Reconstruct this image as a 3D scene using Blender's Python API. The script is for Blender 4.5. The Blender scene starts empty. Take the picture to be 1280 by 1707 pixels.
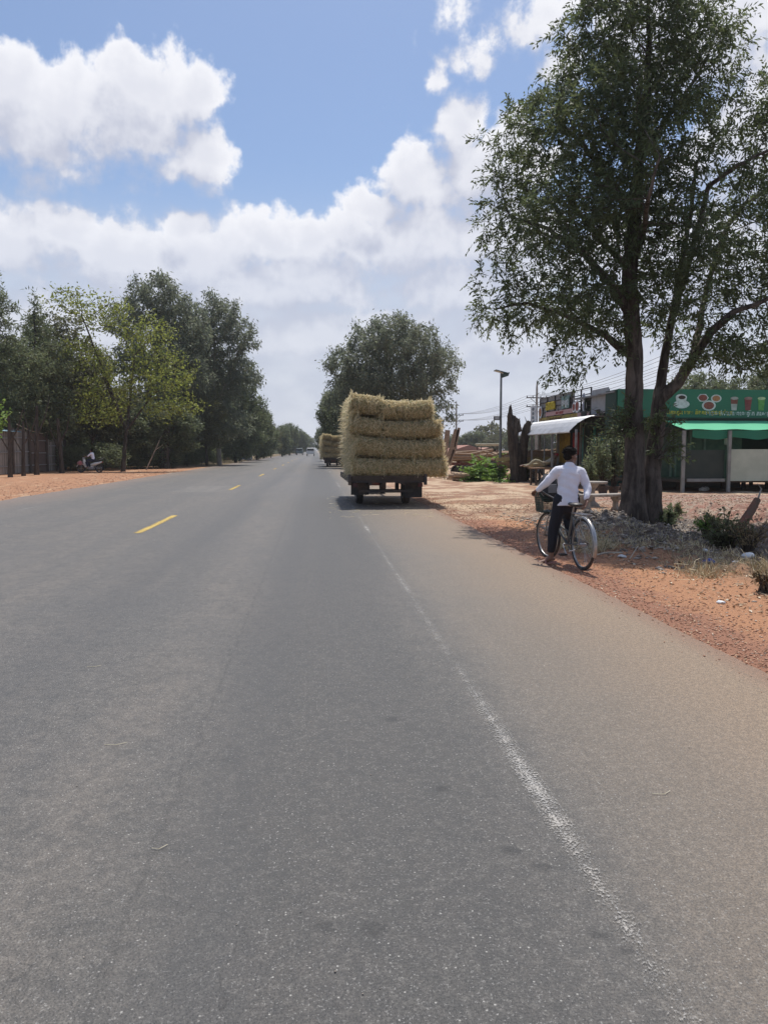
import bpy, math, random
import numpy as np
from mathutils import Vector, Matrix, noise as mnoise
R = math.radians
PI = math.pi
SC = bpy.context.scene
COL = SC.collection

# ------------------------------------------------------------------ camera
F, CX, CY, EYE = 1290.0, 640.0, 853.5, 1.5
PITCH = math.atan(103.5 / F)
YAW = math.atan(114.0 / math.hypot(F, 103.5))
cam_d = bpy.data.cameras.new('camera')
cam = bpy.data.objects.new('camera', cam_d)
COL.objects.link(cam)
cam_d.sensor_fit = 'VERTICAL'
cam_d.sensor_height = 36.0
cam_d.lens = 36.0 * F / 1707.0
cam_d.clip_start = 0.05
cam_d.clip_end = 6000
cam.location = (0, 0, EYE)
cam.rotation_euler = (PI / 2 - PITCH, 0, -YAW)
SC.camera = cam
CAMR = cam.rotation_euler.to_matrix()

def ray(px, py):
    return (CAMR @ Vector((px - CX, -(py - CY), -F))).normalized()
def PG(px, py, z=0.0):            # where a sight line meets the ground
    d = ray(px, py); t = (z - EYE) / d.z
    return Vector((0, 0, EYE)) + d * t
def PD(px, py, Y):                # where it reaches a given distance
    d = ray(px, py); t = Y / d.y
    return Vector((0, 0, EYE)) + d * t

# ------------------------------------------------------------------ light
SUN_EL, SUN_AZ = R(68.5), R(14)      # azimuth clockwise from +Y (the road ahead)
SC.view_settings.view_transform = 'Standard'
SC.view_settings.look = 'None'
SC.view_settings.gamma = 1
SC.view_settings.use_curve_mapping = False
SC.view_settings.exposure = 0.34
SC.cycles.max_bounces = 5
SC.cycles.transparent_max_bounces = 8
SC.cycles.volume_bounces = 1
SC.cycles.use_denoising = True
sun_d = bpy.data.lights.new('sun', 'SUN')
sun_d.energy = 3.5
sun_d.angle = R(0.5)
sun_d.color = (1.0, 0.955, 0.89)
sun = bpy.data.objects.new('sun', sun_d)
COL.objects.link(sun)
sdir = Vector((math.sin(SUN_AZ) * math.cos(SUN_EL), math.cos(SUN_AZ) * math.cos(SUN_EL), math.sin(SUN_EL)))
sun.location = sdir * 60
sun.rotation_euler = sdir.to_track_quat('Z', 'Y').to_euler()

# ------------------------------------------------------------------ node helper
class G:
    def __init__(s, nt, dim='3D'): s.nt = nt; s.dim = dim
    def n(s, t): return s.nt.nodes.new(t)
    def put(s, sock, v):
        if v is None: return
        if isinstance(v, bpy.types.NodeSocket): s.nt.links.new(v, sock)
        else:
            try: sock.default_value = v
            except Exception:
                sock.default_value = tuple(v) + (1,) if len(v) == 3 else v[:3]
    def m(s, op, a, b=None, c=None, clamp=False):
        x = s.n('ShaderNodeMath'); x.operation = op; x.use_clamp = clamp
        s.put(x.inputs[0], a); s.put(x.inputs[1], b)
        if c is not None: s.put(x.inputs[2], c)
        return x.outputs[0]
    def v(s, op, a, b=None, out=0):
        x = s.n('ShaderNodeVectorMath'); x.operation = op
        s.put(x.inputs[0], a); s.put(x.inputs[1], b)
        return x.outputs['Value'] if op in ('LENGTH', 'DOT_PRODUCT', 'DISTANCE') else x.outputs[0]
    def sep(s, a):
        x = s.n('ShaderNodeSeparateXYZ'); s.put(x.inputs[0], a); return x.outputs
    def comb(s, a, b, c):
        x = s.n('ShaderNodeCombineXYZ')
        for i, q in enumerate((a, b, c)): s.put(x.inputs[i], q)
        return x.outputs[0]
    def noise(s, vec, sc=5, det=4, ro=.5, dist=0, lac=2.0):
        x = s.n('ShaderNodeTexNoise'); x.noise_dimensions = s.dim; s.put(x.inputs['Vector'], vec)
        x.inputs['Scale'].default_value = sc; x.inputs['Detail'].default_value = det
        x.inputs['Roughness'].default_value = ro; x.inputs['Distortion'].default_value = dist
        x.inputs['Lacunarity'].default_value = lac
        return x.outputs[0]
    def vor(s, vec, sc=5, feat='F1', rnd=1.0, out='Distance', det=0):
        x = s.n('ShaderNodeTexVoronoi'); x.voronoi_dimensions = s.dim; x.feature = feat; s.put(x.inputs['Vector'], vec)
        x.inputs['Scale'].default_value = sc; x.inputs['Randomness'].default_value = rnd
        if det and 'Detail' in x.inputs: x.inputs['Detail'].default_value = det
        return x.outputs[out]
    def ss(s, v, a, b, lo=0.0, hi=1.0):
        x = s.n('ShaderNodeMapRange'); x.interpolation_type = 'SMOOTHSTEP'; x.clamp = True
        s.put(x.inputs[0], v); s.put(x.inputs[1], a); s.put(x.inputs[2], b)
        s.put(x.inputs[3], lo); s.put(x.inputs[4], hi)
        return x.outputs[0]
    def mix(s, f, a, b, mode='MIX'):
        x = s.n('ShaderNodeMix'); x.data_type = 'RGBA'; x.blend_type = mode
        s.put(x.inputs[0], f)
        for i, q in ((6, a), (7, b)):
            if isinstance(q, (tuple, list)): q = tuple(q[:3]) + (1,)
            s.put(x.inputs[i], q)
        return x.outputs[2]
    def bump(s, h, st=.5, d=.02, nrm=None):
        x = s.n('ShaderNodeBump'); x.inputs['Strength'].default_value = st
        x.inputs['Distance'].default_value = d; s.put(x.inputs['Height'], h)
        if nrm is not None: s.put(x.inputs['Normal'], nrm)
        return x.outputs[0]

MATS = {}
def newmat(name, dim='3D'):
    m = bpy.data.materials.new(name); m.use_nodes = True
    g = G(m.node_tree, dim); b = m.node_tree.nodes['Principled BSDF']
    MATS[name] = m
    return m, g, b

def mat(name, c1, c2=None, sc=6, rough=.75, bump=0, bsc=None, metal=0, spec=None, stretch=None, dirt=0, dirtc=(.16, .10, .06), island=0):
    """plain painted / woven / wooden surface: two tones through noise, fine bump, blotchy dust"""
    if name in MATS: return MATS[name]
    m, g, b = newmat(name)
    tc = g.n('ShaderNodeTexCoord').outputs['Object']
    v = g.v('MULTIPLY', tc, stretch) if stretch else tc
    c2 = c2 or tuple(x * .7 for x in c1)
    n1 = g.noise(v, sc, 5, .6)
    col = g.mix(g.ss(n1, .35, .65), c1, c2)
    if dirt:
        n2 = g.noise(tc, 2.3, 6, .65)
        col = g.mix(g.ss(n2, .62 - dirt * .3, .75, 0, .85), col, dirtc)
    if island:
        gi = g.n('ShaderNodeNewGeometry').outputs['Random Per Island']
        hv = g.n('ShaderNodeHueSaturation'); g.put(hv.inputs['Color'], col)
        g.put(hv.inputs['Value'], g.m('MULTIPLY_ADD', gi, island * 2, 1 - island)); col = hv.outputs[0]
    g.put(b.inputs['Base Color'], col)
    rr = g.m('MULTIPLY_ADD', n1, .2, rough - .1)
    g.put(b.inputs['Roughness'], rr)
    b.inputs['Metallic'].default_value = metal
    if spec is not None: b.inputs['Specular IOR Level'].default_value = spec
    if bump: g.put(b.inputs['Normal'], g.bump(g.noise(v, bsc or sc * 5, 4, .6), bump, .01))
    return m

# ------------------------------------------------------------------ objects
def tag(o, label=None, cat=None, group=None, kind=None):
    if label: o['label'] = label
    if cat: o['category'] = cat
    if group: o['group'] = group
    if kind: o['kind'] = kind
    return o
def thing(name, label, cat, loc=(0, 0, 0), rz=0, group=None):
    o = bpy.data.objects.new(name, None); COL.objects.link(o)
    o.empty_display_size = .2
    o.location = loc; o.rotation_euler = (0, 0, rz)
    return tag(o, label, cat, group)
def link_mesh(name, me, mats, parent=None, smooth=False, loc=None, ang=None):
    for m in (mats if isinstance(mats, (list, tuple)) else [mats]): me.materials.append(m)
    if smooth:
        me.polygons.foreach_set('use_smooth', np.ones(len(me.polygons), bool))
        if ang: me.set_sharp_from_angle(angle=R(ang))
    o = bpy.data.objects.new(name, me); COL.objects.link(o)
    if parent is not None: o.parent = parent
    if loc is not None: o.location = loc
    return o
def copy_tree(o, parent=None):
    kids = [c for c in bpy.data.objects if c.parent is o]
    return _copy(o, parent)
KIDS = {}
def kids_of(o):
    return [c for c in COL.objects if c.parent is o]
def _copy(o, parent):
    c = o.copy(); ks = kids_of(o); COL.objects.link(c); c.parent = parent
    for k in ks: _copy(k, c)
    return c
def dup(o, loc, rz=None, label=None, sc=None, group=None, tilt=None):
    c = _copy(o, None); c.location = loc
    if rz is not None: c.rotation_euler = (tilt[0] if tilt else 0, tilt[1] if tilt else 0, rz)
    if sc is not None: c.scale = sc if isinstance(sc, (tuple, list)) else (sc, sc, sc)
    if label: c['label'] = label
    if group: c['group'] = group
    return c

class MB:
    def __init__(s): s.v = []; s.f = []; s.mi = []
    def add(s, vs, fs, mi=0):
        k = len(s.v); s.v.extend([tuple(p) for p in vs])
        s.f.extend([tuple(i + k for i in f) for f in fs]); s.mi.extend([mi] * len(fs)); return s
    def box(s, x0, x1, y0, y1, z0, z1, M=None, mi=0, b=0):
        if b <= 0:
            vs = [Vector((x, y, z)) for z in (z0, z1) for y in (y0, y1) for x in (x0, x1)]
            fs = [(0, 2, 3, 1), (4, 5, 7, 6), (0, 1, 5, 4), (2, 6, 7, 3), (0, 4, 6, 2), (1, 3, 7, 5)]
        else:      # chamfered box
            b = min(b, (x1 - x0) * .45, (y1 - y0) * .45, (z1 - z0) * .45)
            vs = []; idx = {}
            for sx in (0, 1):
                for sy in (0, 1):
                    for sz in (0, 1):
                        c = (x1 if sx else x0, y1 if sy else y0, z1 if sz else z0)
                        d = (-b if sx else b, -b if sy else b, -b if sz else b)
                        for ax in range(3):
                            p = [c[i] + d[i] for i in range(3)]; p[ax] = c[ax]
                            idx[(sx, sy, sz, ax)] = len(vs); vs.append(Vector(p))
            fs = []
            for ax in range(3):
                o1, o2 = [(1, 2), (2, 0), (0, 1)][ax]
                for sv in (0, 1):
                    q = []
                    for a_, b_ in ((0, 0), (1, 0), (1, 1), (0, 1)):
                        k = [0, 0, 0]; k[ax] = sv; k[o1] = a_; k[o2] = b_
                        q.append(idx[(*k, ax)])
                    fs.append(tuple(q if sv else q[::-1]))
            for ax in range(3):
                o1, o2 = [(1, 2), (2, 0), (0, 1)][ax]
                for a_ in (0, 1):
                    for b_ in (0, 1):
                        q = []
                        for sv, face in ((0, o1), (0, o2), (1, o2), (1, o1)):
                            k = [0, 0, 0]; k[ax] = sv; k[o1] = a_; k[o2] = b_
                            q.append(idx[(*k, face)])
                        fs.append(tuple(q))
            for k in [(a, b_, c) for a in (0, 1) for b_ in (0, 1) for c in (0, 1)]:
                fs.append((idx[(*k, 0)], idx[(*k, 1)], idx[(*k, 2)]))
        if M is not None: vs = [M @ p for p in vs]
        return s.add(vs, fs, mi)
    def bar(s, p0, p1, w, h, mi=0, up=(0, 0, 1)):
        p0, p1 = Vector(p0), Vector(p1); d = p1 - p0; L = d.length; d.normalize()
        u = Vector(up)
        if abs(d.dot(u)) > .95: u = Vector((0, 1, 0))
        x = d.cross(u).normalized(); z = x.cross(d)
        M = Matrix.Translation(p0) @ Matrix((x, d, z)).transposed().to_4x4()
        return s.box(-w / 2, w / 2, 0, L, -h / 2, h / 2, M, mi)
    def tube(s, pts, r, n=8, mi=0, caps=True, closed=False, ell=1.0, up=(0, 0, 1)):
        pts = [Vector(p) for p in pts]; N = len(pts)
        if not isinstance(r, (list, tuple)): r = [r] * N
        vs = []; prev = None
        for i, p in enumerate(pts):
            if closed: d = pts[(i + 1) % N] - pts[i - 1]
            else: d = pts[min(i + 1, N - 1)] - pts[max(i - 1, 0)]
            d.normalize()
            if prev is None:
                u = Vector(up)
                if abs(d.dot(u)) > .95: u = Vector((0, 1, 0)) if abs(d.y) < .9 else Vector((1, 0, 0))
                a = d.cross(u).normalized()
            else:
                a = (prev - d * prev.dot(d)).normalized()
            prev = a; b = d.cross(a)
            for k in range(n):
                t = 2 * PI * k / n
                vs.append(p + (a * math.cos(t) + b * math.sin(t) * ell) * r[i])
        fs = []
        for i in range(N if closed else N - 1):
            j = (i + 1) % N
            for k in range(n):
                k2 = (k + 1) % n
                fs.append((i * n + k, i * n + k2, j * n + k2, j * n + k))
        if caps and not closed:
            fs.append(tuple(range(n - 1, -1, -1))); fs.append(tuple((N - 1) * n + k for k in range(n)))
        return s.add(vs, fs, mi)
    def lathe(s, prof, n=20, M=None, mi=0):       # prof: (radius, z)
        vs = []
        for r, z in prof:
            for k in range(n):
                t = 2 * PI * k / n; vs.append(Vector((r * math.cos(t), r * math.sin(t), z)))
        fs = []
        for i in range(len(prof) - 1):
            for k in range(n):
                k2 = (k + 1) % n; fs.append((i * n + k, i * n + k2, (i + 1) * n + k2, (i + 1) * n + k))
        fs.append(tuple(range(n - 1, -1, -1))); fs.append(tuple((len(prof) - 1) * n + k for k in range(n)))
        if M is not None: vs = [M @ p for p in vs]
        return s.add(vs, fs, mi)
    def ring(s, c, ax, R0, r, n=32, k=8, mi=0, M=None):     # torus about an axis
        c, ax = Vector(c), Vector(ax).normalized()
        u = ax.orthogonal().normalized(); w = ax.cross(u)
        return s.tube([c + (u * math.cos(t) + w * math.sin(t)) * R0 for t in [2 * PI * i / n for i in range(n)]], r, k, mi, closed=True)
    def ell(s, c, rad, n=14, m=9, rot=None, mi=0):
        c = Vector(c); vs = []; fs = []
        Q = rot if rot is not None else Matrix.Identity(3)
        for i in range(1, m):
            p = PI * i / m
            for k in range(n):
                t = 2 * PI * k / n
                vs.append(c + Q @ Vector((rad[0] * math.sin(p) * math.cos(t), rad[1] * math.sin(p) * math.sin(t), rad[2] * math.cos(p))))
        top = len(vs); vs.append(c + Q @ Vector((0, 0, rad[2]))); vs.append(c - Q @ Vector((0, 0, rad[2])))
        for i in range(m - 2):
            for k in range(n):
                k2 = (k + 1) % n; fs.append((i * n + k, (i + 1) * n + k, (i + 1) * n + k2, i * n + k2))
        for k in range(n):
            k2 = (k + 1) % n; fs.append((top, k, k2)); fs.append((top + 1, (m - 2) * n + k2, (m - 2) * n + k))
        return s.add(vs, fs, mi)
    def prism(s, poly, y0, y1, M=None, mi=0):      # poly in (x, z), extruded along y
        n = len(poly)
        vs = [Vector((x, y0, z)) for x, z in poly] + [Vector((x, y1, z)) for x, z in poly]
        if M is not None: vs = [M @ p for p in vs]
        fs = [tuple(range(n)), tuple(range(2 * n - 1, n - 1, -1))] + [(i, i + n, (i + 1) % n + n, (i + 1) % n) for i in range(n)]
        return s.add(vs, fs, mi)
    def build(s, name, mats, parent=None, smooth=False, off=None, loc=None, ang=35):
        me = bpy.data.meshes.new(name)
        vs = s.v if off is None else [(p[0] - off[0], p[1] - off[1], p[2] - off[2]) for p in s.v]
        me.from_pydata(vs, [], s.f); me.update()
        if isinstance(mats, (list, tuple)): me.polygons.foreach_set('material_index', s.mi)
        return link_mesh(name, me, mats, parent, smooth, loc, ang)

def np_mesh(name, V, nper, faces_per):
    """V (M, nper, 3) islands, each with the same quad/tri faces (list of tuples, same length)"""
    M = V.shape[0]; fp = np.array(faces_per); k = fp.shape[1]; nf = fp.shape[0]
    idx = (np.arange(M)[:, None, None] * nper + fp[None]).reshape(-1)
    me = bpy.data.meshes.new(name)
    me.vertices.add(M * nper); me.vertices.foreach_set('co', V.reshape(-1).astype(np.float32))
    me.loops.add(len(idx)); me.loops.foreach_set('vertex_index', idx.astype(np.int32))
    me.polygons.add(M * nf)
    me.polygons.foreach_set('loop_start', (np.arange(M * nf) * k).astype(np.int32))
    me.update(calc_edges=True); me.validate()
    return me
def unit(a): return a / np.maximum(np.linalg.norm(a, axis=-1, keepdims=True), 1e-9)

def leaf_mesh(name, P, D, L, W, rng, up_bias=0.5, fold=.25):
    """kite leaves at P along D; L, W arrays"""
    n = len(P); L = np.broadcast_to(L, n)[:, None]; W = np.broadcast_to(W, n)[:, None]
    nr = unit(rng.normal(size=(n, 3)) + np.array([0, 0, up_bias]))
    S = unit(np.cross(D, nr)); Nn = np.cross(S, D)
    V = np.stack([P, P + D * L * .45 + S * W * .5 + Nn * W * fold, P + D * L, P + D * L * .45 - S * W * .5 + Nn * W * fold], 1)
    return np_mesh(name, V, 4, [(0, 1, 2, 3)])
# ------------------------------------------------------------------ sky with cumulus
world = bpy.data.worlds.new('World'); SC.world = world; world.use_nodes = True
wnt = world.node_tree
for n_ in list(wnt.nodes): wnt.nodes.remove(n_)

# cloud banks as (azimuth, elevation, radii) seen from anywhere on the road
def az_el(px, py):
    d = ray(px, py); return math.atan2(d.x, d.y), math.asin(d.z)
CLOUDS = [(20,150,120,66),(110,190,125,85),(250,150,100,88),(318,168,78,78),(335,268,66,60),(240,235,120,72),(60,225,120,55),(-80,180,130,95),
          (765,212,58,54),(690,298,100,68),(785,305,90,80),(860,270,90,75),(640,405,95,62),(560,405,110,58),(450,392,95,50),(300,372,62,34),
          (90,392,125,52),(200,430,150,62),(20,410,100,60),(440,470,160,70),(705,400,120,85),(300,480,260,80),(350,430,150,70),(500,470,200,80),(620,350,60,45),(830,400,120,110),(800,470,200,80),(520,560,330,70),(900,560,300,90),
          (1160,60,210,110),(1280,230,170,120),(150,560,300,80),(1150,440,250,120)]
WISPS = [(768,12,70,40),(798,90,75,40),(890,40,110,75),(955,100,80,60),(717,139,26,24),(80,300,60,26),(140,285,70,24),(1230,30,120,80)]
dg = bpy.data.node_groups.new('cloud_density', 'ShaderNodeTree')
dg.interface.new_socket('Vector', in_out='INPUT', socket_type='NodeSocketVector')
dg.interface.new_socket('Density', in_out='OUTPUT', socket_type='NodeSocketFloat')
g = G(dg, '2D'); gi = g.n('NodeGroupInput'); go = g.n('NodeGroupOutput')
P_ = gi.outputs[0]                                  # (azimuth, elevation, 0)
def vnoise(vec, sc, det, ro):
    x = g.n('ShaderNodeTexNoise'); x.noise_dimensions = '2D'; g.put(x.inputs['Vector'], vec); x.inputs['Scale'].default_value = sc
    x.inputs['Detail'].default_value = det; x.inputs['Roughness'].default_value = ro
    return x.outputs['Color']
w1 = g.v('SUBTRACT', vnoise(P_, 9, 3, .55), (.5, .5, .5))
Q = g.v('ADD', P_, g.v('MULTIPLY', w1, (.055, .045, 0)))
dens = None
for (px, py, rx, ry) in CLOUDS:
    a_, e_ = az_el(px, py)
    d_ = g.v('MULTIPLY', g.v('SUBTRACT', Q, (a_, e_, 0)), (F / rx, F / ry, 0))
    b_ = g.m('SUBTRACT', 1.0, g.v('LENGTH', d_))
    if dens is None: dens = b_
    else: dens = g.m('SMOOTH_MAX', dens, b_, .18)
far = g.m('MULTIPLY_ADD', g.noise(P_, 2.2, 3, .5), 3.2, -1.75)   # broken cumulus over the rest of the sky
az_ = g.sep(P_)[0]
side = g.m('ABSOLUTE', g.m('SUBTRACT', az_, az_el(640, 300)[0]))
far = g.m('SUBTRACT', far, g.ss(side, .75, .5, 0, 3.0))
dens = g.m('MAXIMUM', dens, far)
for (px, py, rx, ry) in WISPS:
    a_, e_ = az_el(px, py)
    b_ = g.m('SUBTRACT', 1.0, g.v('LENGTH', g.v('MULTIPLY', g.v('SUBTRACT', Q, (a_, e_, 0)), (F / rx, F / ry, 0))))
    dens = g.m('SMOOTH_MAX', dens, g.m('MULTIPLY', b_, .42), .1)
b1 = g.vor(P_, 26, 'SMOOTH_F1', 1.0)
b2 = g.vor(g.v('ADD', P_, g.v('MULTIPLY', w1, (.02, .02, 0))), 60, 'F1', 1.0)
n1 = g.noise(P_, 19, 9, .64)
pf = g.m('MULTIPLY_ADD', b1, -.34, .12)
pf = g.m('ADD', pf, g.m('MULTIPLY_ADD', b2, -.16, .05))
pf = g.m('ADD', pf, g.m('MULTIPLY_ADD', n1, 1.05, -.525))
dens = g.m('ADD', dens, pf)
g.put(go.inputs[0], dens)

g = G(wnt, '2D')
out = g.n('ShaderNodeOutputWorld'); bg = g.n('ShaderNodeBackground')
sky = g.n('ShaderNodeTexSky'); sky.sky_type = 'NISHITA'; sky.sun_disc = False
sky.sun_elevation = SUN_EL; sky.sun_rotation = SUN_AZ
sky.air_density = 1.0; sky.dust_density = 1.4; sky.ozone_density = 1.6; sky.altitude = 0
SKYS = 0.1
dirv = g.n('ShaderNodeTexCoord').outputs['Generated']
x_, y_, z_ = g.sep(g.v('NORMALIZE', dirv))
az = g.m('ARCTAN2', x_, y_); el = g.m('ARCSINE', z_)
def dens_at(dx, dy):
    gr = g.n('ShaderNodeGroup'); gr.node_tree = dg
    g.put(gr.inputs[0], g.comb(g.m('ADD', az, dx), g.m('ADD', el, dy), 0.0)); return gr.outputs[0]
d0 = dens_at(0, 0); d1 = dens_at(.012, .04)
lit = g.m('SUBTRACT', d0, d1)
lit = g.ss(lit, -.42, .50)
a0 = g.ss(d0, -.02, g.m('MULTIPLY_ADD', lit, -.38, .66))
lit = g.m('MULTIPLY', lit, g.ss(d0, .95, .0, .55, 1.0))
k = 1 / SKYS
shade = tuple(c * k for c in (.43, .455, .55)); bright = tuple(c * k for c in (.76, .765, .80))
ccol = g.mix(lit, shade, bright)
skyc = g.mix(1.0, sky.outputs[0], (.86, .92, 1.0), 'MULTIPLY')
# thin milky air low down, as the sky whitens towards the horizon
low = g.ss(el, .36, .02, 0, .93)
lowc = tuple(c * k for c in (.49, .53, .62))
skyc = g.mix(g.m('MULTIPLY', low, .9), skyc, lowc)
cfade = g.ss(el, .01, .30, .22, 1.0)
lown = g.ss(g.noise(g.comb(az, g.m('MULTIPLY', el, 2.2), 0.0), 9, 5, .55), .35, .75)
lowc2 = g.mix(lown, tuple(c * k for c in (.455, .485, .57)), tuple(c * k for c in (.565, .59, .655)))
skyc = g.mix(g.m('MULTIPLY', g.ss(el, .32, .1), .75), skyc, lowc2)
fin = g.mix(g.m('MULTIPLY', a0, cfade), skyc, ccol)
fin = g.mix(g.ss(el, -.005, -.03), fin, tuple(c * k for c in (.22, .17, .13)))
g.put(bg.inputs[0], fin); bg.inputs[1].default_value = SKYS
wnt.links.new(bg.outputs[0], out.inputs[0])
world.cycles.sampling_method = 'MANUAL'; world.cycles.sample_map_resolution = 512
# ------------------------------------------------------------------ terrain
RX0, RX1 = -9.35, 3.02            # asphalt edges
def sst(x, a, b):
    t = min(1, max(0, (x - a) / (b - a))); return t * t * (3 - 2 * t)
def hz(x, y):
    if RX0 + .3 < x < RX1 - .25: return -.09
    if x < 0:
        e = sst(-x, 9.1, 9.7)
        h = -.09 + .06 * e + .03 * (mnoise.noise(Vector((x * .35, y * .2, 3))))*e
        if x < -16: h += .15 * sst(-x, 16, 24)
        return h
    e = sst(x, RX1 - .2, RX1 + .05)
    h = -.09 + .055 * e
    n = mnoise.noise(Vector((x * .8, y * .55, 0))) * .05 + mnoise.noise(Vector((x * 3, y * 2.4, 5))) * .018
    g_ = sst(x, 3.3, 5.0)
    h += n * g_ + mnoise.noise(Vector((x * 5, y * 4, 9))) * .008 * e
    h -= .34 * math.exp(-((x - 7.1 - (y - 10) * .12) / .95) ** 2) * sst(y, 2, 6) * (1 - sst(y, 12.0, 13.6))
    h += .26 * math.exp(-((x - 5.3) ** 2 / .8 + (y - 14.3) ** 2 / 3.0))
    h += .20 * sst(x, 7.6, 9.2) * sst(y, 11.5, 14) * (1 - sst(y, 21, 26))
    w = sst(x, 4.5, 5.3) * (1 - sst(x, 10, 13)) * sst(y, 7, 10) * (1 - sst(y, 16.5, 20))
    h += w * (abs(mnoise.noise(Vector((x * 3.1, y * 2.6, 2)))) * .26 + abs(mnoise.noise(Vector((x * 7.5, y * 6.5, 4)))) * .09 - .03)
    return h
def gaxis(segs):
    out_ = []
    for a, b, n in segs: out_ += list(np.linspace(a, b, n, endpoint=False))
    return out_ + [segs[-1][1]]
xs = gaxis([(-1500, -200, 8), (-200, -40, 10), (-40, -9.8, 30), (-9.8, -9.0, 4), (-9.0, 2.6, 6), (2.6, 3.5, 9), (3.5, 10, 90), (10, 22, 50), (22, 60, 16), (60, 250, 10), (250, 1500, 8)])
ys = gaxis([(-80, 0, 8), (0, 3, 6), (3, 22, 210), (22, 50, 80), (50, 120, 40), (120, 400, 20), (400, 3500, 12)])
V = [(x, y, hz(x, y)) for y in ys for x in xs]; nx = len(xs)
FF = [(j * nx + i, j * nx + i + 1, (j + 1) * nx + i + 1, (j + 1) * nx + i) for j in range(len(ys) - 1) for i in range(nx - 1)]
gm, g, b = newmat('laterite_ground', '2D')
pos = g.n('ShaderNodeNewGeometry').outputs['Position']
px_, py_, pz_ = g.sep(pos)
nA = g.noise(pos, .6, 5, .6); nB = g.noise(pos, 2.6, 6, .65); nC = g.noise(pos, 14, 6, .7); nD = g.noise(pos, 55, 4, .7)
xw = g.m('ADD', px_, g.m('MULTIPLY_ADD', nA, 1.8, -.9)); xw = g.m('ADD', xw, g.m('MULTIPLY_ADD', nB, .7, -.35))
red = (.37, .19, .125); orange = (.50, .26, .145); tan = (.46, .30, .19); grey = (.235, .20, .175); litter = (.27, .185, .125); dark = (.115, .088, .066)
c = g.mix(g.ss(xw, 3.4, 4.0), red, orange)
c = g.mix(g.ss(nC, .5, .68, 0, .5), c, (.34, .17, .105))
c = g.mix(g.ss(xw, 4.6, 5.5), c, litter)
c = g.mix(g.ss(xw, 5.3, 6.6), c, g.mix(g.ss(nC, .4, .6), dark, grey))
# the swept lot beyond the tree
lot = g.mix(g.ss(nB, .35, .62), (.36, .205, .13), (.31, .195, .135))
lot = g.mix(g.ss(g.m('ADD', nA, g.m('MULTIPLY', nB, .35)), .62, .78), lot, (.56, .42, .29))
yw = g.m('ADD', py_, g.m('MULTIPLY_ADD', nA, 5, -2.5))
c = g.mix(g.ss(yw, 15.5, 19.0), c, lot)
# grey rubble apron in front of the trunk
rub = g.m('MULTIPLY', g.ss(yw, 11.6, 13.2), g.ss(yw, 18.5, 16.8))
rub = g.m('MULTIPLY', rub, g.m('MULTIPLY', g.ss(xw, 4.4, 5.1), g.ss(xw, 8.2, 7.2)))
c = g.mix(g.m('MULTIPLY', rub, .85), c, g.mix(g.ss(nC, .4, .62), (.13, .112, .098), (.30, .27, .24)))
# reddish spill further right
c = g.mix(g.m('MULTIPLY', g.m('MULTIPLY', g.ss(xw, 7.4, 8.6), g.ss(yw, 12.5, 14.5)), g.ss(yw, 27, 23)), c, g.mix(g.ss(nB, .4, .6), (.36, .20, .15), (.40, .31, .24)))
# left side
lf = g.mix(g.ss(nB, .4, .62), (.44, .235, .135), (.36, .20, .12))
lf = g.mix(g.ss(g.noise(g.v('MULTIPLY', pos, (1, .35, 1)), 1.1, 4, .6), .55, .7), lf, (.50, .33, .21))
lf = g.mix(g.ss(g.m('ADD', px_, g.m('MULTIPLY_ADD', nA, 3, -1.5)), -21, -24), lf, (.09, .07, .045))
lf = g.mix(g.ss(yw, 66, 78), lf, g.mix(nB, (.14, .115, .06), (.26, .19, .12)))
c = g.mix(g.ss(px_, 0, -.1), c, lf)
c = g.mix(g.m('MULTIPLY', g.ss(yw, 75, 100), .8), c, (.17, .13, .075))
c = g.mix(g.ss(nD, .35, .7, 0, .45), c, g.mix(.5, c, (.06, .045, .035)))
c = g.mix(g.ss(nD, .68, .78, 0, .5), c, (.5, .42, .34))
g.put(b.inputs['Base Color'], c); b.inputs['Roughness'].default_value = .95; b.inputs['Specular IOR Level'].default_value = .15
hh = g.m('ADD', g.m('MULTIPLY', nC, .6), g.m('MULTIPLY', nD, .35))
g.put(b.inputs['Normal'], g.bump(hh, .9, .05))
me = bpy.data.meshes.new('ground'); me.from_pydata(V, [], FF); me.update()
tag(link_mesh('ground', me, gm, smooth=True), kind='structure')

# ------------------------------------------------------------------ asphalt
LINE_X = .965
rm, g, b = newmat('worn_asphalt', '2D')
pos = g.n('ShaderNodeNewGeometry').outputs['Position']
px_, py_, pz_ = g.sep(pos)
st = g.v('MULTIPLY', pos, (1, .06, 1))
s1 = g.noise(st, 1.6, 4, .6); s2 = g.noise(st, 7, 3, .6)
nA = g.noise(pos, .45, 4, .6); nB = g.noise(pos, 3.2, 5, .65); nF = g.noise(pos, 120, 3, .75); nG = g.noise(pos, 32, 4, .7)
base = g.mix(g.ss(s1, .35, .66), (.158, .144, .126), (.196, .172, .145))
base = g.mix(g.ss(nB, .4, .68, 0, .5), base, (.106, .100, .090))
base = g.mix(g.ss(nA, .5, .7, 0, .55), base, (.134, .126, .115))
# tyre-polished darker lane to the left of the edge line, browner crown beyond it
tr = g.m('ADD', px_, g.m('MULTIPLY_ADD', s1, .5, -.25))
lane = g.m('MULTIPLY', g.ss(tr, -1.05, .0), g.ss(tr, 1.3, .5))
base = g.mix(g.m('MULTIPLY', lane, .74), base, (.070, .068, .064))
lane2 = g.m('MULTIPLY', g.ss(tr, -2.9, -2.3), g.ss(tr, -1.2, -1.7))
base = g.mix(g.m('MULTIPLY', lane2, .3), base, (.083, .085, .086))
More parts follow.
